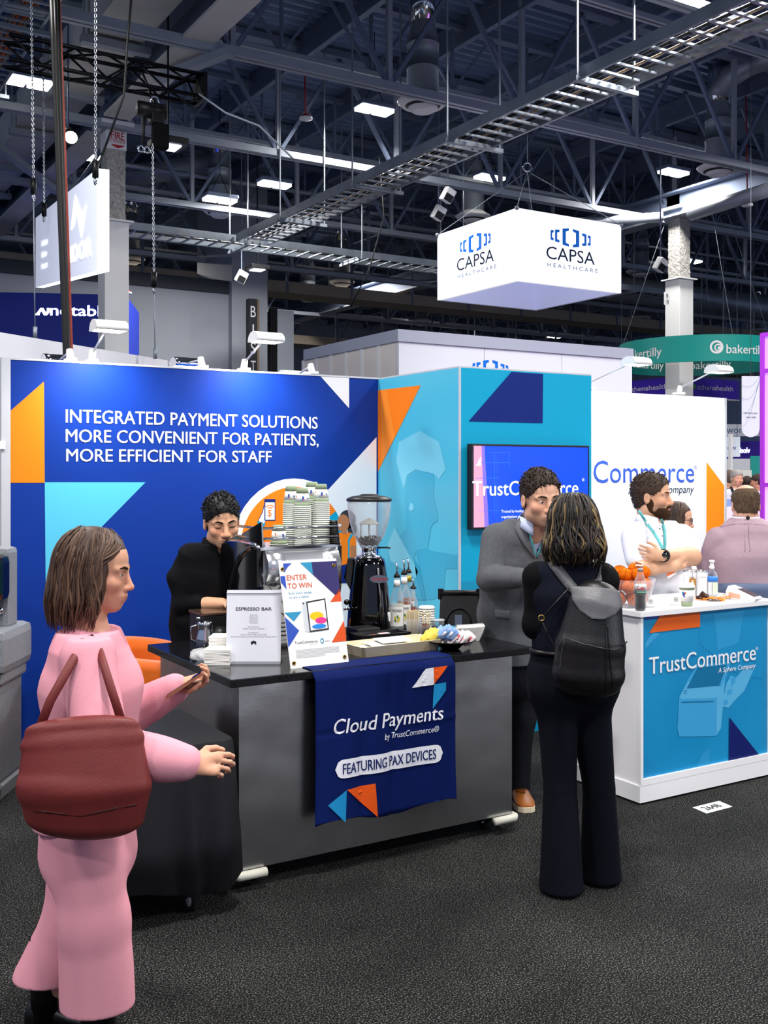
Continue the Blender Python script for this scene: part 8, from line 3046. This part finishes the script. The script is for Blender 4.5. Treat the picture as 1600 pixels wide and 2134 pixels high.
# ---------------------------------------------------------------- man in the white polo shirt
def polo_man():
 P = Person('bearded man in a white polo shirt with folded arms behind the white counter', 1368, 6.62)
 J = P.J
 hd = Head(J(1358, 1034, 0.0), 62, 0, 0, 1.12)
 a0 = 0.62
 u = (math.cos(a0), math.sin(a0), 0)
 tor = [(J(1374, 1262, 0), 0.165, 0.15), (J(1378, 1215, -0.02), 0.18, 0.185), (J(1370, 1150, -0.01), 0.2, 0.145), (J(1362, 1108, 0), 0.165, 0.095), (J(1354, 1085, 0), 0.075, 0.07)]
 armL = [J(1322, 1120, -0.10), J(1330, 1183, -0.22), J(1404, 1180, -0.29)]
 armR = [J(1420, 1120, 0.06), J(1441, 1160, -0.12), J(1380, 1158, -0.33)]
 legs = [[J(1352, 1310, -0.04), J(1350, 1450, -0.04), J(1350, 1560, -0.02)], [J(1398, 1310, 0.06), J(1400, 1450, 0.06), J(1402, 1560, 0.08)]]
 F = P.field((-0.38, -0.6, 0), (0.4, 0.35, 1.76))
 hd.build(F, jaw=1.08, nose=1.1)
 F.cap(hd.p(0, -0.03, -0.07), J(1354, 1100, 0), 0.062, 0.072, 0.03)
 F.loft(tor, u, 0.03, -0.015)
 F.path(armL, (0.06, 0.052, 0.034), 0.02)
 F.path(armR, (0.06, 0.052, 0.034), 0.02)
 F.cap(armL[1], armL[1] + (armL[2] - armL[1]) * 0.4, 0.054, 0.05, 0.02)
 F.cap(armR[1], armR[1] + (armR[2] - armR[1]) * 0.4, 0.054, 0.05, 0.02)
 for q in legs:
  q[2][2] = 0.09
 basic_legs(F, legs)
 hand(F, armL[2], (0.85, 0.45, 0.25), (0.1, 0.8, 0.1), 1.0, 1, (0.3, 0.35, 0.4, 0.4), 0.4)
 hand(F, armR[2], (-0.8, 0.35, 0.15), (0.3, 0.9, 0.0), 1.0, -1, (0.3, 0.35, 0.4, 0.4), 0.4)
 P.T.part('body', F.mesh('body', m_skin, hd.tint('d6a585', 'a8645a', 0.5, '4a3326', 0.6)))
 hd.eyes(P, (0.1, -0.1), '3a281c')
 H = P.field(hd.c - 0.19, hd.c + 0.19, 0.004)
 m_hb = mat('hair_brown', '3a2a1e', 0.65)
 hd.short_hair(P, H, m_hb, thick=0.011, front=0.078, tufts=900, ln=0.012, rise=0.25)
 Bd = P.field(hd.c - 0.19, hd.c + 0.19, 0.004)
 for c, r, k in (((0, 0.031, -0.076), (0.064, 0.066, 0.052), 0.02), ((0, 0.07, -0.1), (0.036, 0.032, 0.032), 0.02), ((0, 0.087, -0.0595), (0.031, 0.021, 0.0105), 0.01), ((-0.055, 0.006, -0.05), (0.02, 0.024, 0.05), 0.02), ((0.055, 0.006, -0.05), (0.02, 0.024, 0.05), 0.02)):
  Bd.ell(hd.p(*c), np.array(r) * hd.s, hd.R, k)
 Bd.ell(hd.p(0, 0.1, -0.071), np.array((0.02, 0.02, 0.0055)) * hd.s, hd.R, 0.004, 's')
 for q in (-1, 1):
  Bd.ell(hd.p(q * 0.045, 0.075, -0.028), np.array((0.03, 0.036, 0.036)) * hd.s, hd.R, 0.01, 's')
 Bd.folds(0.002, 120, 2)
 P.T.part('beard', Bd.mesh('beard', mat('beard_brown', '3b281b', 0.85, bump=(200, 0.5))))
 m_po = mat('polo_white', 'e9eaef', 0.8)
 K = P.field((-0.4, -0.4, 0.8), (0.42, 0.35, 1.5), 0.006)
 K.loft(tor, u, 0.035, 0.014)
 for a in (armL, armR):
  K.path([a[0], a[0] + (a[1] - a[0]) * 0.72], (0.084, 0.073), 0.016)
 K.folds(0.006, 26, 6)
 K.below(J(1354, 1086, 0)[2])
 P.cutpx(K, [(1366, 1072), (1380, 1072), (1382, 1084), (1374, 1092)], -0.4, 0.0)
 K.above(J(1374, 1258, 0)[2])
 po = P.T.part('polo_shirt', K.mesh('polo_shirt', m_po))
 ring_collar(P, J(1354, 1082, 0), (0.7, -0.7), 0.075, m_po, po, 22)
 for px, py in ((1367, 1086), (1374, 1102), (1379, 1117)):
  P.T.part('button', MB(m_btn).ball(V(P.hit(K, px, py)[0]) - V((0, 0.003, 0)), (0.005, 0.003, 0.005), n=10), parent=po)
 mb = MB(m_btn)
 p = P.hit(K, [1388, 1407], [1121, 1119])
 fr = Frame(V(p[0]) + V((0, -0.012, 0)), V(p[1]) - V(p[0]), (0, 0, 1))
 fr.text(mb, 'TrustCommerce', 0, 0, (V(p[1]) - V(p[0])).length, 0.008, m_btn, 0.004)
 P.T.part('chest_logo', mb, parent=po)
 ln = P.T.part('lanyard', P.band(K, [(1331, 1064), (1346, 1088), (1364, 1112), (1378, 1136), (1383, 1150)], 5.5, m_lan, 16, 0.008))
 P.T.part('lanyard', P.band(K, [(1378, 1082), (1385, 1105), (1386, 1130), (1384, 1150)], 5.5, m_lan, 12, 0.008))
 bm = MB(m_paper)
 q = [J(1388, 1196, -0.29), J(1407, 1188, -0.29), J(1409, 1196, -0.29), J(1392, 1206, -0.29)]
 bm.prism(q, (0, 0.003, 0))
 bm.prism([a + np.array([0, -0.001, 0]) for a in (q[0], q[1], (q[1] + q[2]) / 2, (q[0] + q[3]) / 2)], (0, -0.001, 0), m_po_)
 P.T.part('badge', bm)
 c = armR[2]
 ax = nv(armR[2] - armR[1])
 R = V((0, 0, 1)).rotation_difference(V(ax)).to_matrix()
 wt = P.T.part('watch_band', MB(m_dark).lathe([(0.037, -0.011), (0.0405, -0.01), (0.0405, 0.01), (0.037, 0.011)], c - ax * 0.012, 24, R=R))
 P.T.part('watch_face', MB(m_gloss).cyl(c - ax * 0.012 + np.array([0, -0.034, 0.008]), c - ax * 0.012 + np.array([0, -0.047, 0.012]), 0.02, n=18), parent=wt)
 G = P.field((-0.3, -0.3, 0), (0.35, 0.35, 1.0), 0.009)
 for q in legs:
  G.path(q, (0.11, 0.085, 0.065), 0.03)
 G.loft([(J(1376, 1320, 0), 0.18, 0.15), (J(1375, 1255, 0), 0.17, 0.15)], u, 0.03)
 G.above(0.05)
 P.T.part('trousers', G.mesh('trousers', m_trou))
 for q in legs:
  up, so = shoe(q[2], (0.6, -0.8), m=m_blks, sole=m_blks)
  P.T.part('shoe', up)


m_po_ = mat('badge_orange', 'e46a34', 0.5)
polo_man()


# ---------------------------------------------------------------- woman with glasses
def glasses_woman():
 P = Person('woman with dark glasses and brown hair at the round white table', 1412, 7.95, 0.006)
 J = P.J
 hd = Head(J(1413, 1082, 0.0), 74, 8, 0, 1.0)
 u = (math.cos(1.2), math.sin(1.2), 0)
 tor = [(J(1408, 1300, 0.05), 0.17, 0.13), (J(1410, 1230, 0.03), 0.15, 0.115), (J(1414, 1165, 0.0), 0.165, 0.115), (J(1413, 1132, 0), 0.14, 0.08), (J(1410, 1114, 0), 0.06, 0.055)]
 armL = [J(1418, 1143, -0.16), J(1432, 1190, -0.2), J(1478, 1172, -0.28)]
 armR = [J(1412, 1143, 0.16), J(1430, 1190, 0.2), J(1478, 1172, 0.1)]
 F = P.field((-0.3, -0.4, 0), (0.45, 0.4, 1.62))
 hd.build(F, jaw=0.92, nose=0.95)
 F.cap(hd.p(0, -0.03, -0.07), J(1411, 1125, 0), 0.046, 0.055, 0.03)
 F.loft(tor, u, 0.03, -0.012)
 for a in (armL, armR):
  F.path(a, (0.045, 0.036, 0.025), 0.02)
 legs = [[J(1402, 1320, -0.08), J(1404, 1420, -0.08), np.array([0.0, -0.06, 0.09])], [J(1404, 1320, 0.1), J(1408, 1420, 0.1), np.array([0.02, 0.1, 0.09])]]
 basic_legs(F, legs, (0.08, 0.058, 0.042))
 hand(F, armL[2], (0.95, 0.1, -0.05), (0, 0.2, -1), 0.92, 1)
 hand(F, armR[2], (0.95, -0.1, -0.05), (0, -0.2, -1), 0.92, -1)
 P.T.part('body', F.mesh('body', m_skin, hd.tint('cf9f85', 'b06058')))
 hd.eyes(P, (0, -0.3), '4a3526')
 long_hair(P, hd, -0.1, [mat('hair_chestnut', '3c2a22', 0.5), mat('hair_chestnut_pale', '54402f', 0.5)], 220, 62, 0.94, 0.005, 6)  # paler locks mixed in at random
 gl = MB(m_dark)
 for q in (-1, 1):
  gl.ring(hd.p(q * 0.033, 0.103, -0.002), 0.021, 0.0026, ax=hd.R[:, 1], n=18, k=6)
  gl.tube([hd.p(q * 0.053, 0.1, 0.002), hd.p(q * 0.08, 0.04, 0.004), hd.p(q * 0.083, -0.01, -0.004)], 0.0024, 6)
 gl.tube([hd.p(-0.013, 0.105, 0.001), hd.p(0.013, 0.105, 0.001)], 0.0022, 6)
 P.T.part('glasses', gl)
 K = P.field((-0.3, -0.35, 0.75), (0.4, 0.4, 1.35), 0.007)
 K.loft(tor, u, 0.03, 0.012)
 for a in (armL, armR):
  K.path([a[0], a[1], a[1] + (a[2] - a[1]) * 0.6], (0.062, 0.052, 0.042), 0.03)
 K.folds(0.003, 25, 2)
 K.below(J(1410, 1117, 0)[2])
 P.T.part('top', K.mesh('top', mat('tweed_top', '6f675c', 0.9, var=(110, '3c362f', 0.06))))
 G = P.field((-0.3, -0.35, 0), (0.3, 0.35, 0.95), 0.01)
 for q in legs:
  G.path(q, (0.1, 0.075, 0.055), 0.03)
 G.ell(J(1408, 1305, 0.03), (0.14, 0.17, 0.13), None, 0.04)
 G.above(0.05)
 P.T.part('trousers', G.mesh('trousers', m_trou))
 for q in legs:
  up, so = shoe(q[2], (1, -0.1), L=0.24, w=0.04, m=m_blks, sole=m_blks)
  P.T.part('shoe', up)


glasses_woman()


# ---------------------------------------------------------------- balding man in the mauve shirt
def mauve_man():
 P = Person('balding man in a mauve shirt seated with his back to us at the right', 1557, 6.6, 0.0055)
 J = P.J
 hd = Head(J(1553, 1052, 0.03), 172, 10, 0, 1.03)
 u = (1, 0, 0)
 tor = [(J(1560, 1300, 0.0), 0.19, 0.14), (J(1559, 1230, -0.01), 0.185, 0.135), (J(1556, 1160, -0.01), 0.2, 0.135), (J(1555, 1112, 0), 0.165, 0.095), (J(1553, 1086, 0.01), 0.075, 0.07)]
 armL = [J(1496, 1122, 0.0), J(1474, 1180, 0.08), J(1500, 1168, 0.36)]
 armR = [J(1618, 1122, 0.0), J(1640, 1180, 0.08), J(1612, 1168, 0.36)]
 F = P.field((-0.36, -0.25, 0), (0.36, 0.65, 1.72))
 hd.build(F, jaw=1.1)
 F.cap(hd.p(0, -0.03, -0.07), J(1553, 1098, 0.01), 0.062, 0.072, 0.03)
 F.loft(tor, u, 0.03, -0.015)
 for a in (armL, armR):
  F.path(a, (0.055, 0.045, 0.03), 0.02)
 legs = [[np.array([q * 0.1, 0.02, 0.8]), np.array([q * 0.13, 0.42, 0.8]), np.array([q * 0.13, 0.36, 0.36])] for q in (-1, 1)]
 basic_legs(F, legs, (0.09, 0.065, 0.045))
 hand(F, armL[2], (0.5, 0.85, 0), (0, 0, -1), 1.0, 1)
 hand(F, armR[2], (-0.5, 0.85, 0), (0, 0, -1), 1.0, -1)
 P.T.part('body', F.mesh('body', m_skin, hd.tint('d2a084')))
 hd.eyes(P, (0, 0), '5a4636')
 H = P.field(hd.c - 0.18, hd.c + 0.18, 0.004)
 hd.short_hair(P, H, mat('hair_ash_brown', '5d4c3d', 0.75), thick=0.009, front=0.05, tufts=600, ln=0.01, bald=True, rise=0.1)
 m_ms = mat('shirt_mauve', 'b39aa4', 0.8, var=(180, 'a58b97', 0.2))
 K = P.field((-0.4, -0.3, 0.72), (0.4, 0.5, 1.52), 0.006)
 K.loft(tor, u, 0.035, 0.016)
 K.path(armL, (0.076, 0.064, 0.042), 0.014)
 K.path(armR, (0.076, 0.064, 0.042), 0.014)
 K.folds(0.007, 22, 13, (1, 1, 0.8))
 K.below(J(1553, 1080, 0.01)[2])
 sh = P.T.part('shirt', K.mesh('shirt', m_ms))
 ring_collar(P, J(1553, 1084, 0.01), (0, 1), 0.075, m_ms, sh, 20)
 for pts in ([(1500, 1098), (1530, 1092), (1556, 1091), (1590, 1094), (1600, 1096)],):
  P.T.part('yoke_seam', P.band(K, pts, 1.6, mat('seam_mauve', '8f7682', 0.8), 18, 0.003, 0.002), parent=sh)
 for q in (-3.5, 3.5):
  P.T.part('box_pleat', P.band(K, [(1556 + q, 1093), (1556 + q * 1.2, 1120), (1557 + q * 1.5, 1150)], 1.3, _M['seam_mauve'], 10, 0.003, 0.002), parent=sh)
 P.T.part('lanyard', MB(m_paper).tube([np.array([math.cos(a) * 0.083, math.sin(a) * 0.083, 0.004 * math.sin(a)]) + J(1553, 1078, 0.01) for a in np.linspace(0, 2 * pi, 33)], 0.006, 6, caps=False))
 P.T.part('lanyard_clip', MB(m_dark).ball(J(1558, 1079, -0.08), (0.012, 0.008, 0.014)))
 G = P.field((-0.3, -0.25, 0.2), (0.3, 0.6, 0.98), 0.008)
 for q in legs:
  G.path(q, (0.11, 0.088, 0.06), 0.04)
 G.ell((0, 0, 0.82), (0.19, 0.15, 0.12), None, 0.05)
 G.above(0.4)
 P.T.part('trousers', G.mesh('trousers', mat('trousers_grey', '2c2f38', 0.85)))
 for q in legs:
  up, so = shoe(q[2], (0, 1), m=m_blks, sole=m_blks)
  for mbx in (up,):
   mbx.v = [(a, b, c + 0.275) for a, b, c in mbx.v]
  P.T.part('shoe', up)


mauve_man()
# his bar chair
w = W(1557, HY, 6.58)
t = Thing('bar_chair', 'blue grey bar chair under the man in the mauve shirt', 'chair', (w.x, w.y, 0), -TH, local=True)
m_ch = mat('chair_blue_grey', '56637f', 0.5)
rows = []
for i in range(8):
 z = 0.76 + 0.32 * i / 7
 rows.append([V((-0.235 + 0.47 * j / 12, -0.20 + 0.10 * (abs(j - 6) / 6) ** 2.2 - 0.03 * i / 7, z - 0.012 * (abs(j - 6) / 6) ** 4 * (i == 7))) for j in range(13)])
t.part('backrest', MB(m_ch).sheet(rows, thick=-0.014))
t.part('seat', MB(m_ch).box((-0.22, -0.2, 0.68), (0.22, 0.2, 0.71), bev=0.01))
for sx in (-1, 1):
 for sy in (-1, 1):
  t.part('leg', MB(m_lsteel).tube([(sx * 0.19, sy * 0.17, 0.69), (sx * 0.24, sy * 0.22, 0.0)], 0.012, 8))
t.part('foot_ring', MB(m_lsteel).tube([(a * 0.215, b * 0.195, 0.28) for a, b in ((-1, -1), (1, -1), (1, 1), (-1, 1), (-1, -1))], 0.009, 8))
# high round table
p = W(1500, HY, 7.32)
t = Thing('round_table', 'high round white table between the two seated talkers', 'table', (p.x, p.y, 0))
p.z = 0
t.part('table_top', MB(m_ctr).lathe([(0.0, 1.035), (0.38, 1.035), (0.40, 1.042), (0.40, 1.058), (0.38, 1.065), (0.0, 1.065)], p, 40))
t.part('column', MB(m_lsteel).cyl(p + V((0, 0, 0.02)), p + V((0, 0, 1.035)), 0.03))
t.part('base_plate', MB(m_lsteel).lathe([(0.0, 0.0), (0.26, 0.0), (0.26, 0.012), (0.03, 0.03), (0, 0.03)], p, 32))


# ---------------------------------------------------------------- woman in pink walking through
def pink_woman():
 P = Person('woman in a pink jacket and pink trousers walking past at the left', 186, 3.2)
 J = P.J
 hd = Head(J(200, 1190, 0.0), 92, 6, 0, 1.0)
 u = (0, 1, 0)
 tor = [(J(182, 1745, 0), 0.17, 0.145), (J(182, 1690, 0), 0.175, 0.14), (J(186, 1560, 0), 0.15, 0.12), (J(188, 1430, 0), 0.165, 0.125), (J(185, 1350, 0), 0.145, 0.085), (J(188, 1305, 0), 0.06, 0.058)]
 armL = [J(182, 1372, -0.16), J(212, 1555, -0.25), J(392, 1592, -0.24)]
 armR = [J(190, 1372, 0.16), J(255, 1490, 0.2), J(372, 1432, 0.16)]
 nl, fl = [J(178, 1735, -0.09), J(196, 1915, -0.09), J(205, 2080, -0.09)], [J(186, 1735, 0.09), J(165, 1915, 0.09), J(98, 2085, 0.09)]
 F = P.field((-0.3, -0.45, 0), (0.52, 0.45, 1.66))
 hd.build(F, jaw=0.92, nose=0.95)
 F.cap(hd.p(0, -0.03, -0.07), J(187, 1325, 0), 0.046, 0.056, 0.03)
 F.loft(tor, u, 0.03, -0.015)
 F.path(armL, (0.045, 0.038, 0.026), 0.02)
 F.path(armR, (0.045, 0.038, 0.026), 0.02)
 basic_legs(F, [nl, fl], (0.08, 0.055, 0.04))
 hand(F, armL[2], (1, 0.1, -0.02), (0.1, 0.8, -0.5), 0.95, 1, (0.5, 0.6, 0.7, 0.8))
 hand(F, armR[2], (0.9, -0.15, 0.3), (0, -0.5, 0.8), 0.95, 1, (0.6, 0.7, 0.7, 0.8))
 P.T.part('body', F.mesh('body', m_skin, hd.tint('c9957a', 'a8584e')))
 hd.eyes(P, (0, 0), '3a2a1e')
 long_hair(P, hd, -0.2, [mat('hair_mid_brown', '3d2a20', 0.5), mat('hair_light_brown', '5b4232', 0.5)], 420, 62, 0.95, 0.008, 8)
 m_pink = mat('jacket_pink', 'd995a2', 0.85, bump=(250, 0.1))
 K = P.field((-0.28, -0.42, 0.62), (0.4, 0.42, 1.4), 0.006)
 K.loft(tor[1:], u, 0.035, 0.02)
 K.path([armL[0], armL[1], armL[1] + (armL[2] - armL[1]) * 0.97], (0.085, 0.078, 0.052), 0.016)
 K.path([armR[0], armR[1], armR[1] + (armR[2] - armR[1]) * 0.92], (0.085, 0.075, 0.05), 0.035)
 K.folds(0.009, 24, 17, (1, 1, 0.9))
 K.below(J(188, 1312, 0)[2])
 K.above(J(182, 1702, 0)[2])
 jk = P.T.part('jacket', K.mesh('jacket', m_pink))
 P.T.part('collar', MB(m_pink).tube([np.array([math.cos(a) * 0.068 + 0.005, math.sin(a) * 0.075, -0.012 * math.cos(a)]) + J(188, 1318, 0) for a in np.linspace(0, 2 * pi, 25)], 0.017, 8, caps=False), parent=jk)
 G = P.field((-0.45, -0.35, 0), (0.35, 0.35, 0.85), 0.006)
 G.loft([(J(182, 1770, 0), 0.17, 0.145), (J(182, 1690, 0), 0.172, 0.135)], u, 0.03)
 for q in (nl, fl):
  b = q[2].copy()
  b[2] = 0.16
  G.path([q[0], q[1], b], (0.115, 0.10, 0.105), 0.035)
 G.folds(0.009, 20, 31, (1.5, 1.5, 0.25))
 G.above(0.175)
 P.T.part('trousers', G.mesh('trousers', mat('trousers_pink', 'd793a0', 0.85, bump=(250, 0.1))))
 for q, lift in ((nl, 0), (fl, 0.0)):
  up, so = shoe(q[2], (1, 0.05), L=0.25, w=0.042, m=m_blks, sole=m_blks)
  s = P.T.part('shoe', up)
  P.T.part('sole', so, parent=s)
  P.T.part('boot_shaft', MB(m_blks).tube([(q[2][0], q[2][1], 0.05), (q[2][0], q[2][1], 0.3)], [0.05, 0.054], 14), parent=s)
 # her bag
 B = Person('large burgundy shoulder bag carried by the woman in pink', 186, 3.2, name='shoulder_bag', cat='bag')
 m_bur = mat('leather_burgundy', '5f1f1f', 0.5, bump=(200, 0.1), var=(8, '6e2a27', 0.3))
 Q = B.field((-0.3, -0.52, 0.6), (0.3, -0.1, 1.15), 0.006)
 Q.loft([(J(176, 1702, -0.31), 0.165, 0.062), (J(176, 1640, -0.32), 0.185, 0.07), (J(170, 1545, -0.31), 0.165, 0.045), (J(168, 1515, -0.31), 0.155, 0.03)], (1, 0, 0.06), 0.006)
 Q.folds(0.0018, 18, 3)
 B.T.part('bag_body', Q.mesh('bag_body', m_bur))
 B.T.part('seam', B.band(Q, [(70, 1690), (170, 1700), (285, 1676)], 4, mat('seam_burgundy', '3d1111', 0.5), 20, 0.003, 0.004))
 B.T.part('strap', MB(m_bur).tube([J(75, 1535, -0.3), J(105, 1460, -0.29), J(150, 1380, -0.26), J(172, 1338, -0.17), J(190, 1330, -0.11), J(205, 1350, -0.2), J(230, 1430, -0.30), J(262, 1530, -0.3)], 0.013, 8, flat=((0, 1, 0), 0.4)))
 # her phone
 q = armR[2]
 a, b = J(352, 1452, 0.1), J(428, 1402, 0.1)
 d = V(b - a).normalized()
 n = V((d.z * -1, 0, d.x))
 t = Thing('phone', 'phone in a tan case held out by the woman in pink', 'phone', P.T.o.location, -TH, local=True)
 t.part('case', MB(mat('phone_case_tan', '8a5a44', 0.5)).prism([V(a) + V((0, -0.035, 0)), V(b) + V((0, -0.035, 0)), V(b) + V((0, 0.035, 0)), V(a) + V((0, 0.035, 0))], n * 0.009))
 t.part('screen', MB(m_gloss).prism([V(a) + d * 0.006 + n * 0.0095 + V((0, -0.031, 0)), V(b) - d * 0.006 + n * 0.0095 + V((0, -0.031, 0)), V(b) - d * 0.006 + n * 0.0095 + V((0, 0.031, 0)), V(a) + d * 0.006 + n * 0.0095 + V((0, 0.031, 0))], n * 0.001))


pink_woman()


# ---------------------------------------------------------------- people far down the aisle
def far_person(label, px, ytop, d, yaw, skin, hair, top, bot, long=False, extra=None):
 P = Person(label, px, d, 0.011)
 zt = CAMZ - (ytop - HY) / FP * d
 s = zt / 1.75
 hd = Head((0, 0, zt - 0.125 * s), yaw, 0, 0, s)
 R = head_axes(yaw, 0)
 u = R[:, 0]
 L = lambda x, y, z: R @ np.array([x, y, 0]) * s + np.array([0, 0, z * s])
 tor = [(L(0, 0, 0.9), 0.17 * s, 0.12 * s), (L(0, 0, 1.1), 0.15 * s, 0.115 * s), (L(0, 0, 1.3), 0.18 * s, 0.12 * s), (L(0, 0, 1.42), 0.15 * s, 0.08 * s), (L(0, 0, 1.48), 0.06 * s, 0.06 * s)]
 arms = [[L(q * 0.19, 0, 1.4), L(q * 0.23, -0.03, 1.12), L(q * 0.2, 0.15, 0.98)] for q in (-1, 1)]
 legs = [[L(q * 0.09, 0, 0.9), L(q * 0.1, 0.01, 0.48), L(q * 0.1, 0, 0.08)] for q in (-1, 1)]
 F = P.field((-0.4, -0.4, 0), (0.4, 0.4, zt + 0.1))
 hd.build(F)
 F.cap(hd.p(0, -0.03, -0.07), L(0, 0, 1.44), 0.055 * s, 0.06 * s, 0.03)
 F.loft(tor, u, 0.03, -0.01)
 for a in arms:
  F.path(a, (0.05 * s, 0.04 * s, 0.03 * s), 0.02)
  hand(F, a[2], R @ np.array([0, 0.6, 0]) + np.array([0, 0, -0.6]), R @ np.array([-np.sign((a[0] - L(0, 0, 1.4)) @ u), 0, 0]), s, 1 if (a[0] - L(0, 0, 1.4)) @ u > 0 else -1)
 basic_legs(F, legs)
 P.T.part('body', F.mesh('body', m_skin, hd.tint(skin)))
 H = P.field(hd.c - 0.25, hd.c + 0.2, 0.007)
 hm = mat('hair_' + hair, hair, 0.7)
 if long:
  H.ell(hd.p(0, -0.02, 0.03), np.array((0.09, 0.108, 0.1)) * s, hd.R)
  H.ell(hd.p(0, -0.05, -0.08), np.array((0.085, 0.06, 0.13)) * s, hd.R, 0.03)
  H.cap(hd.p(0, 0.16, -0.04), hd.p(0, 0.075, -0.04), 0.1 * s, 0.062 * s, 0.008, 's')
  P.T.part('hair', H.mesh('hair', hm))
 else:
  hd.short_hair(P, H, hm, tufts=0)
 K = P.field((-0.4, -0.4, 0.8), (0.4, 0.4, zt), 0.011)
 K.loft(tor, u, 0.035, 0.015)
 for a in arms:
  K.path(a, (0.07 * s, 0.06 * s, 0.045 * s), 0.03)
 K.below(1.475 * s)
 P.T.part('top', K.mesh('top', mat('far_top_' + top, top, 0.85)))
 G = P.field((-0.35, -0.35, 0), (0.35, 0.35, 1.1), 0.011)
 for q in legs:
  G.path(q, (0.1 * s, 0.08 * s, 0.06 * s), 0.03)
 G.ell(L(0, 0, 0.93), (0.17 * s, 0.15 * s, 0.11 * s), None, 0.04)
 G.above(0.06)
 P.T.part('trousers', G.mesh('trousers', mat('far_trousers_' + bot, bot, 0.85)))
 for q in legs:
  up, so = shoe(q[2], R @ np.array([0, 1, 0]), m=m_blks, sole=m_blks)
  P.T.part('shoe', up)
 if extra:
  for sx in (-1, 1):
   P.T.part('bag_strap', MB(m_black).tube([L(sx * 0.1, 0.02, 1.5), L(sx * 0.11, 0.15, 1.38), L(sx * 0.13, 0.13, 1.15), L(sx * 0.17, 0.02, 1.05)], 0.02 * s, 6))


far_person('grey haired man in a white shirt with dark straps far down the aisle', 1535, 979, 15.4, 10, 'd0a083', '8f8c88', 'dfe3ea', '22242c', extra=True)
far_person('man in a navy suit with his back turned far down the aisle', 1517, 980, 16.2, 200, 'c99a80', '5a4a40', '1b2644', '151a2c')
far_person('dark haired woman far down the aisle beside the white pop-up screen', 1556, 992, 17.4, 160, 'b88468', '2a1d18', '2a2c36', '1a1a20', long=True)
far_person('person in a pale blue shirt at the pink tower far down the aisle', 1578, 988, 16.6, 240, 'c08a70', '30241e', 'b9c6dd', '2b2e3a')
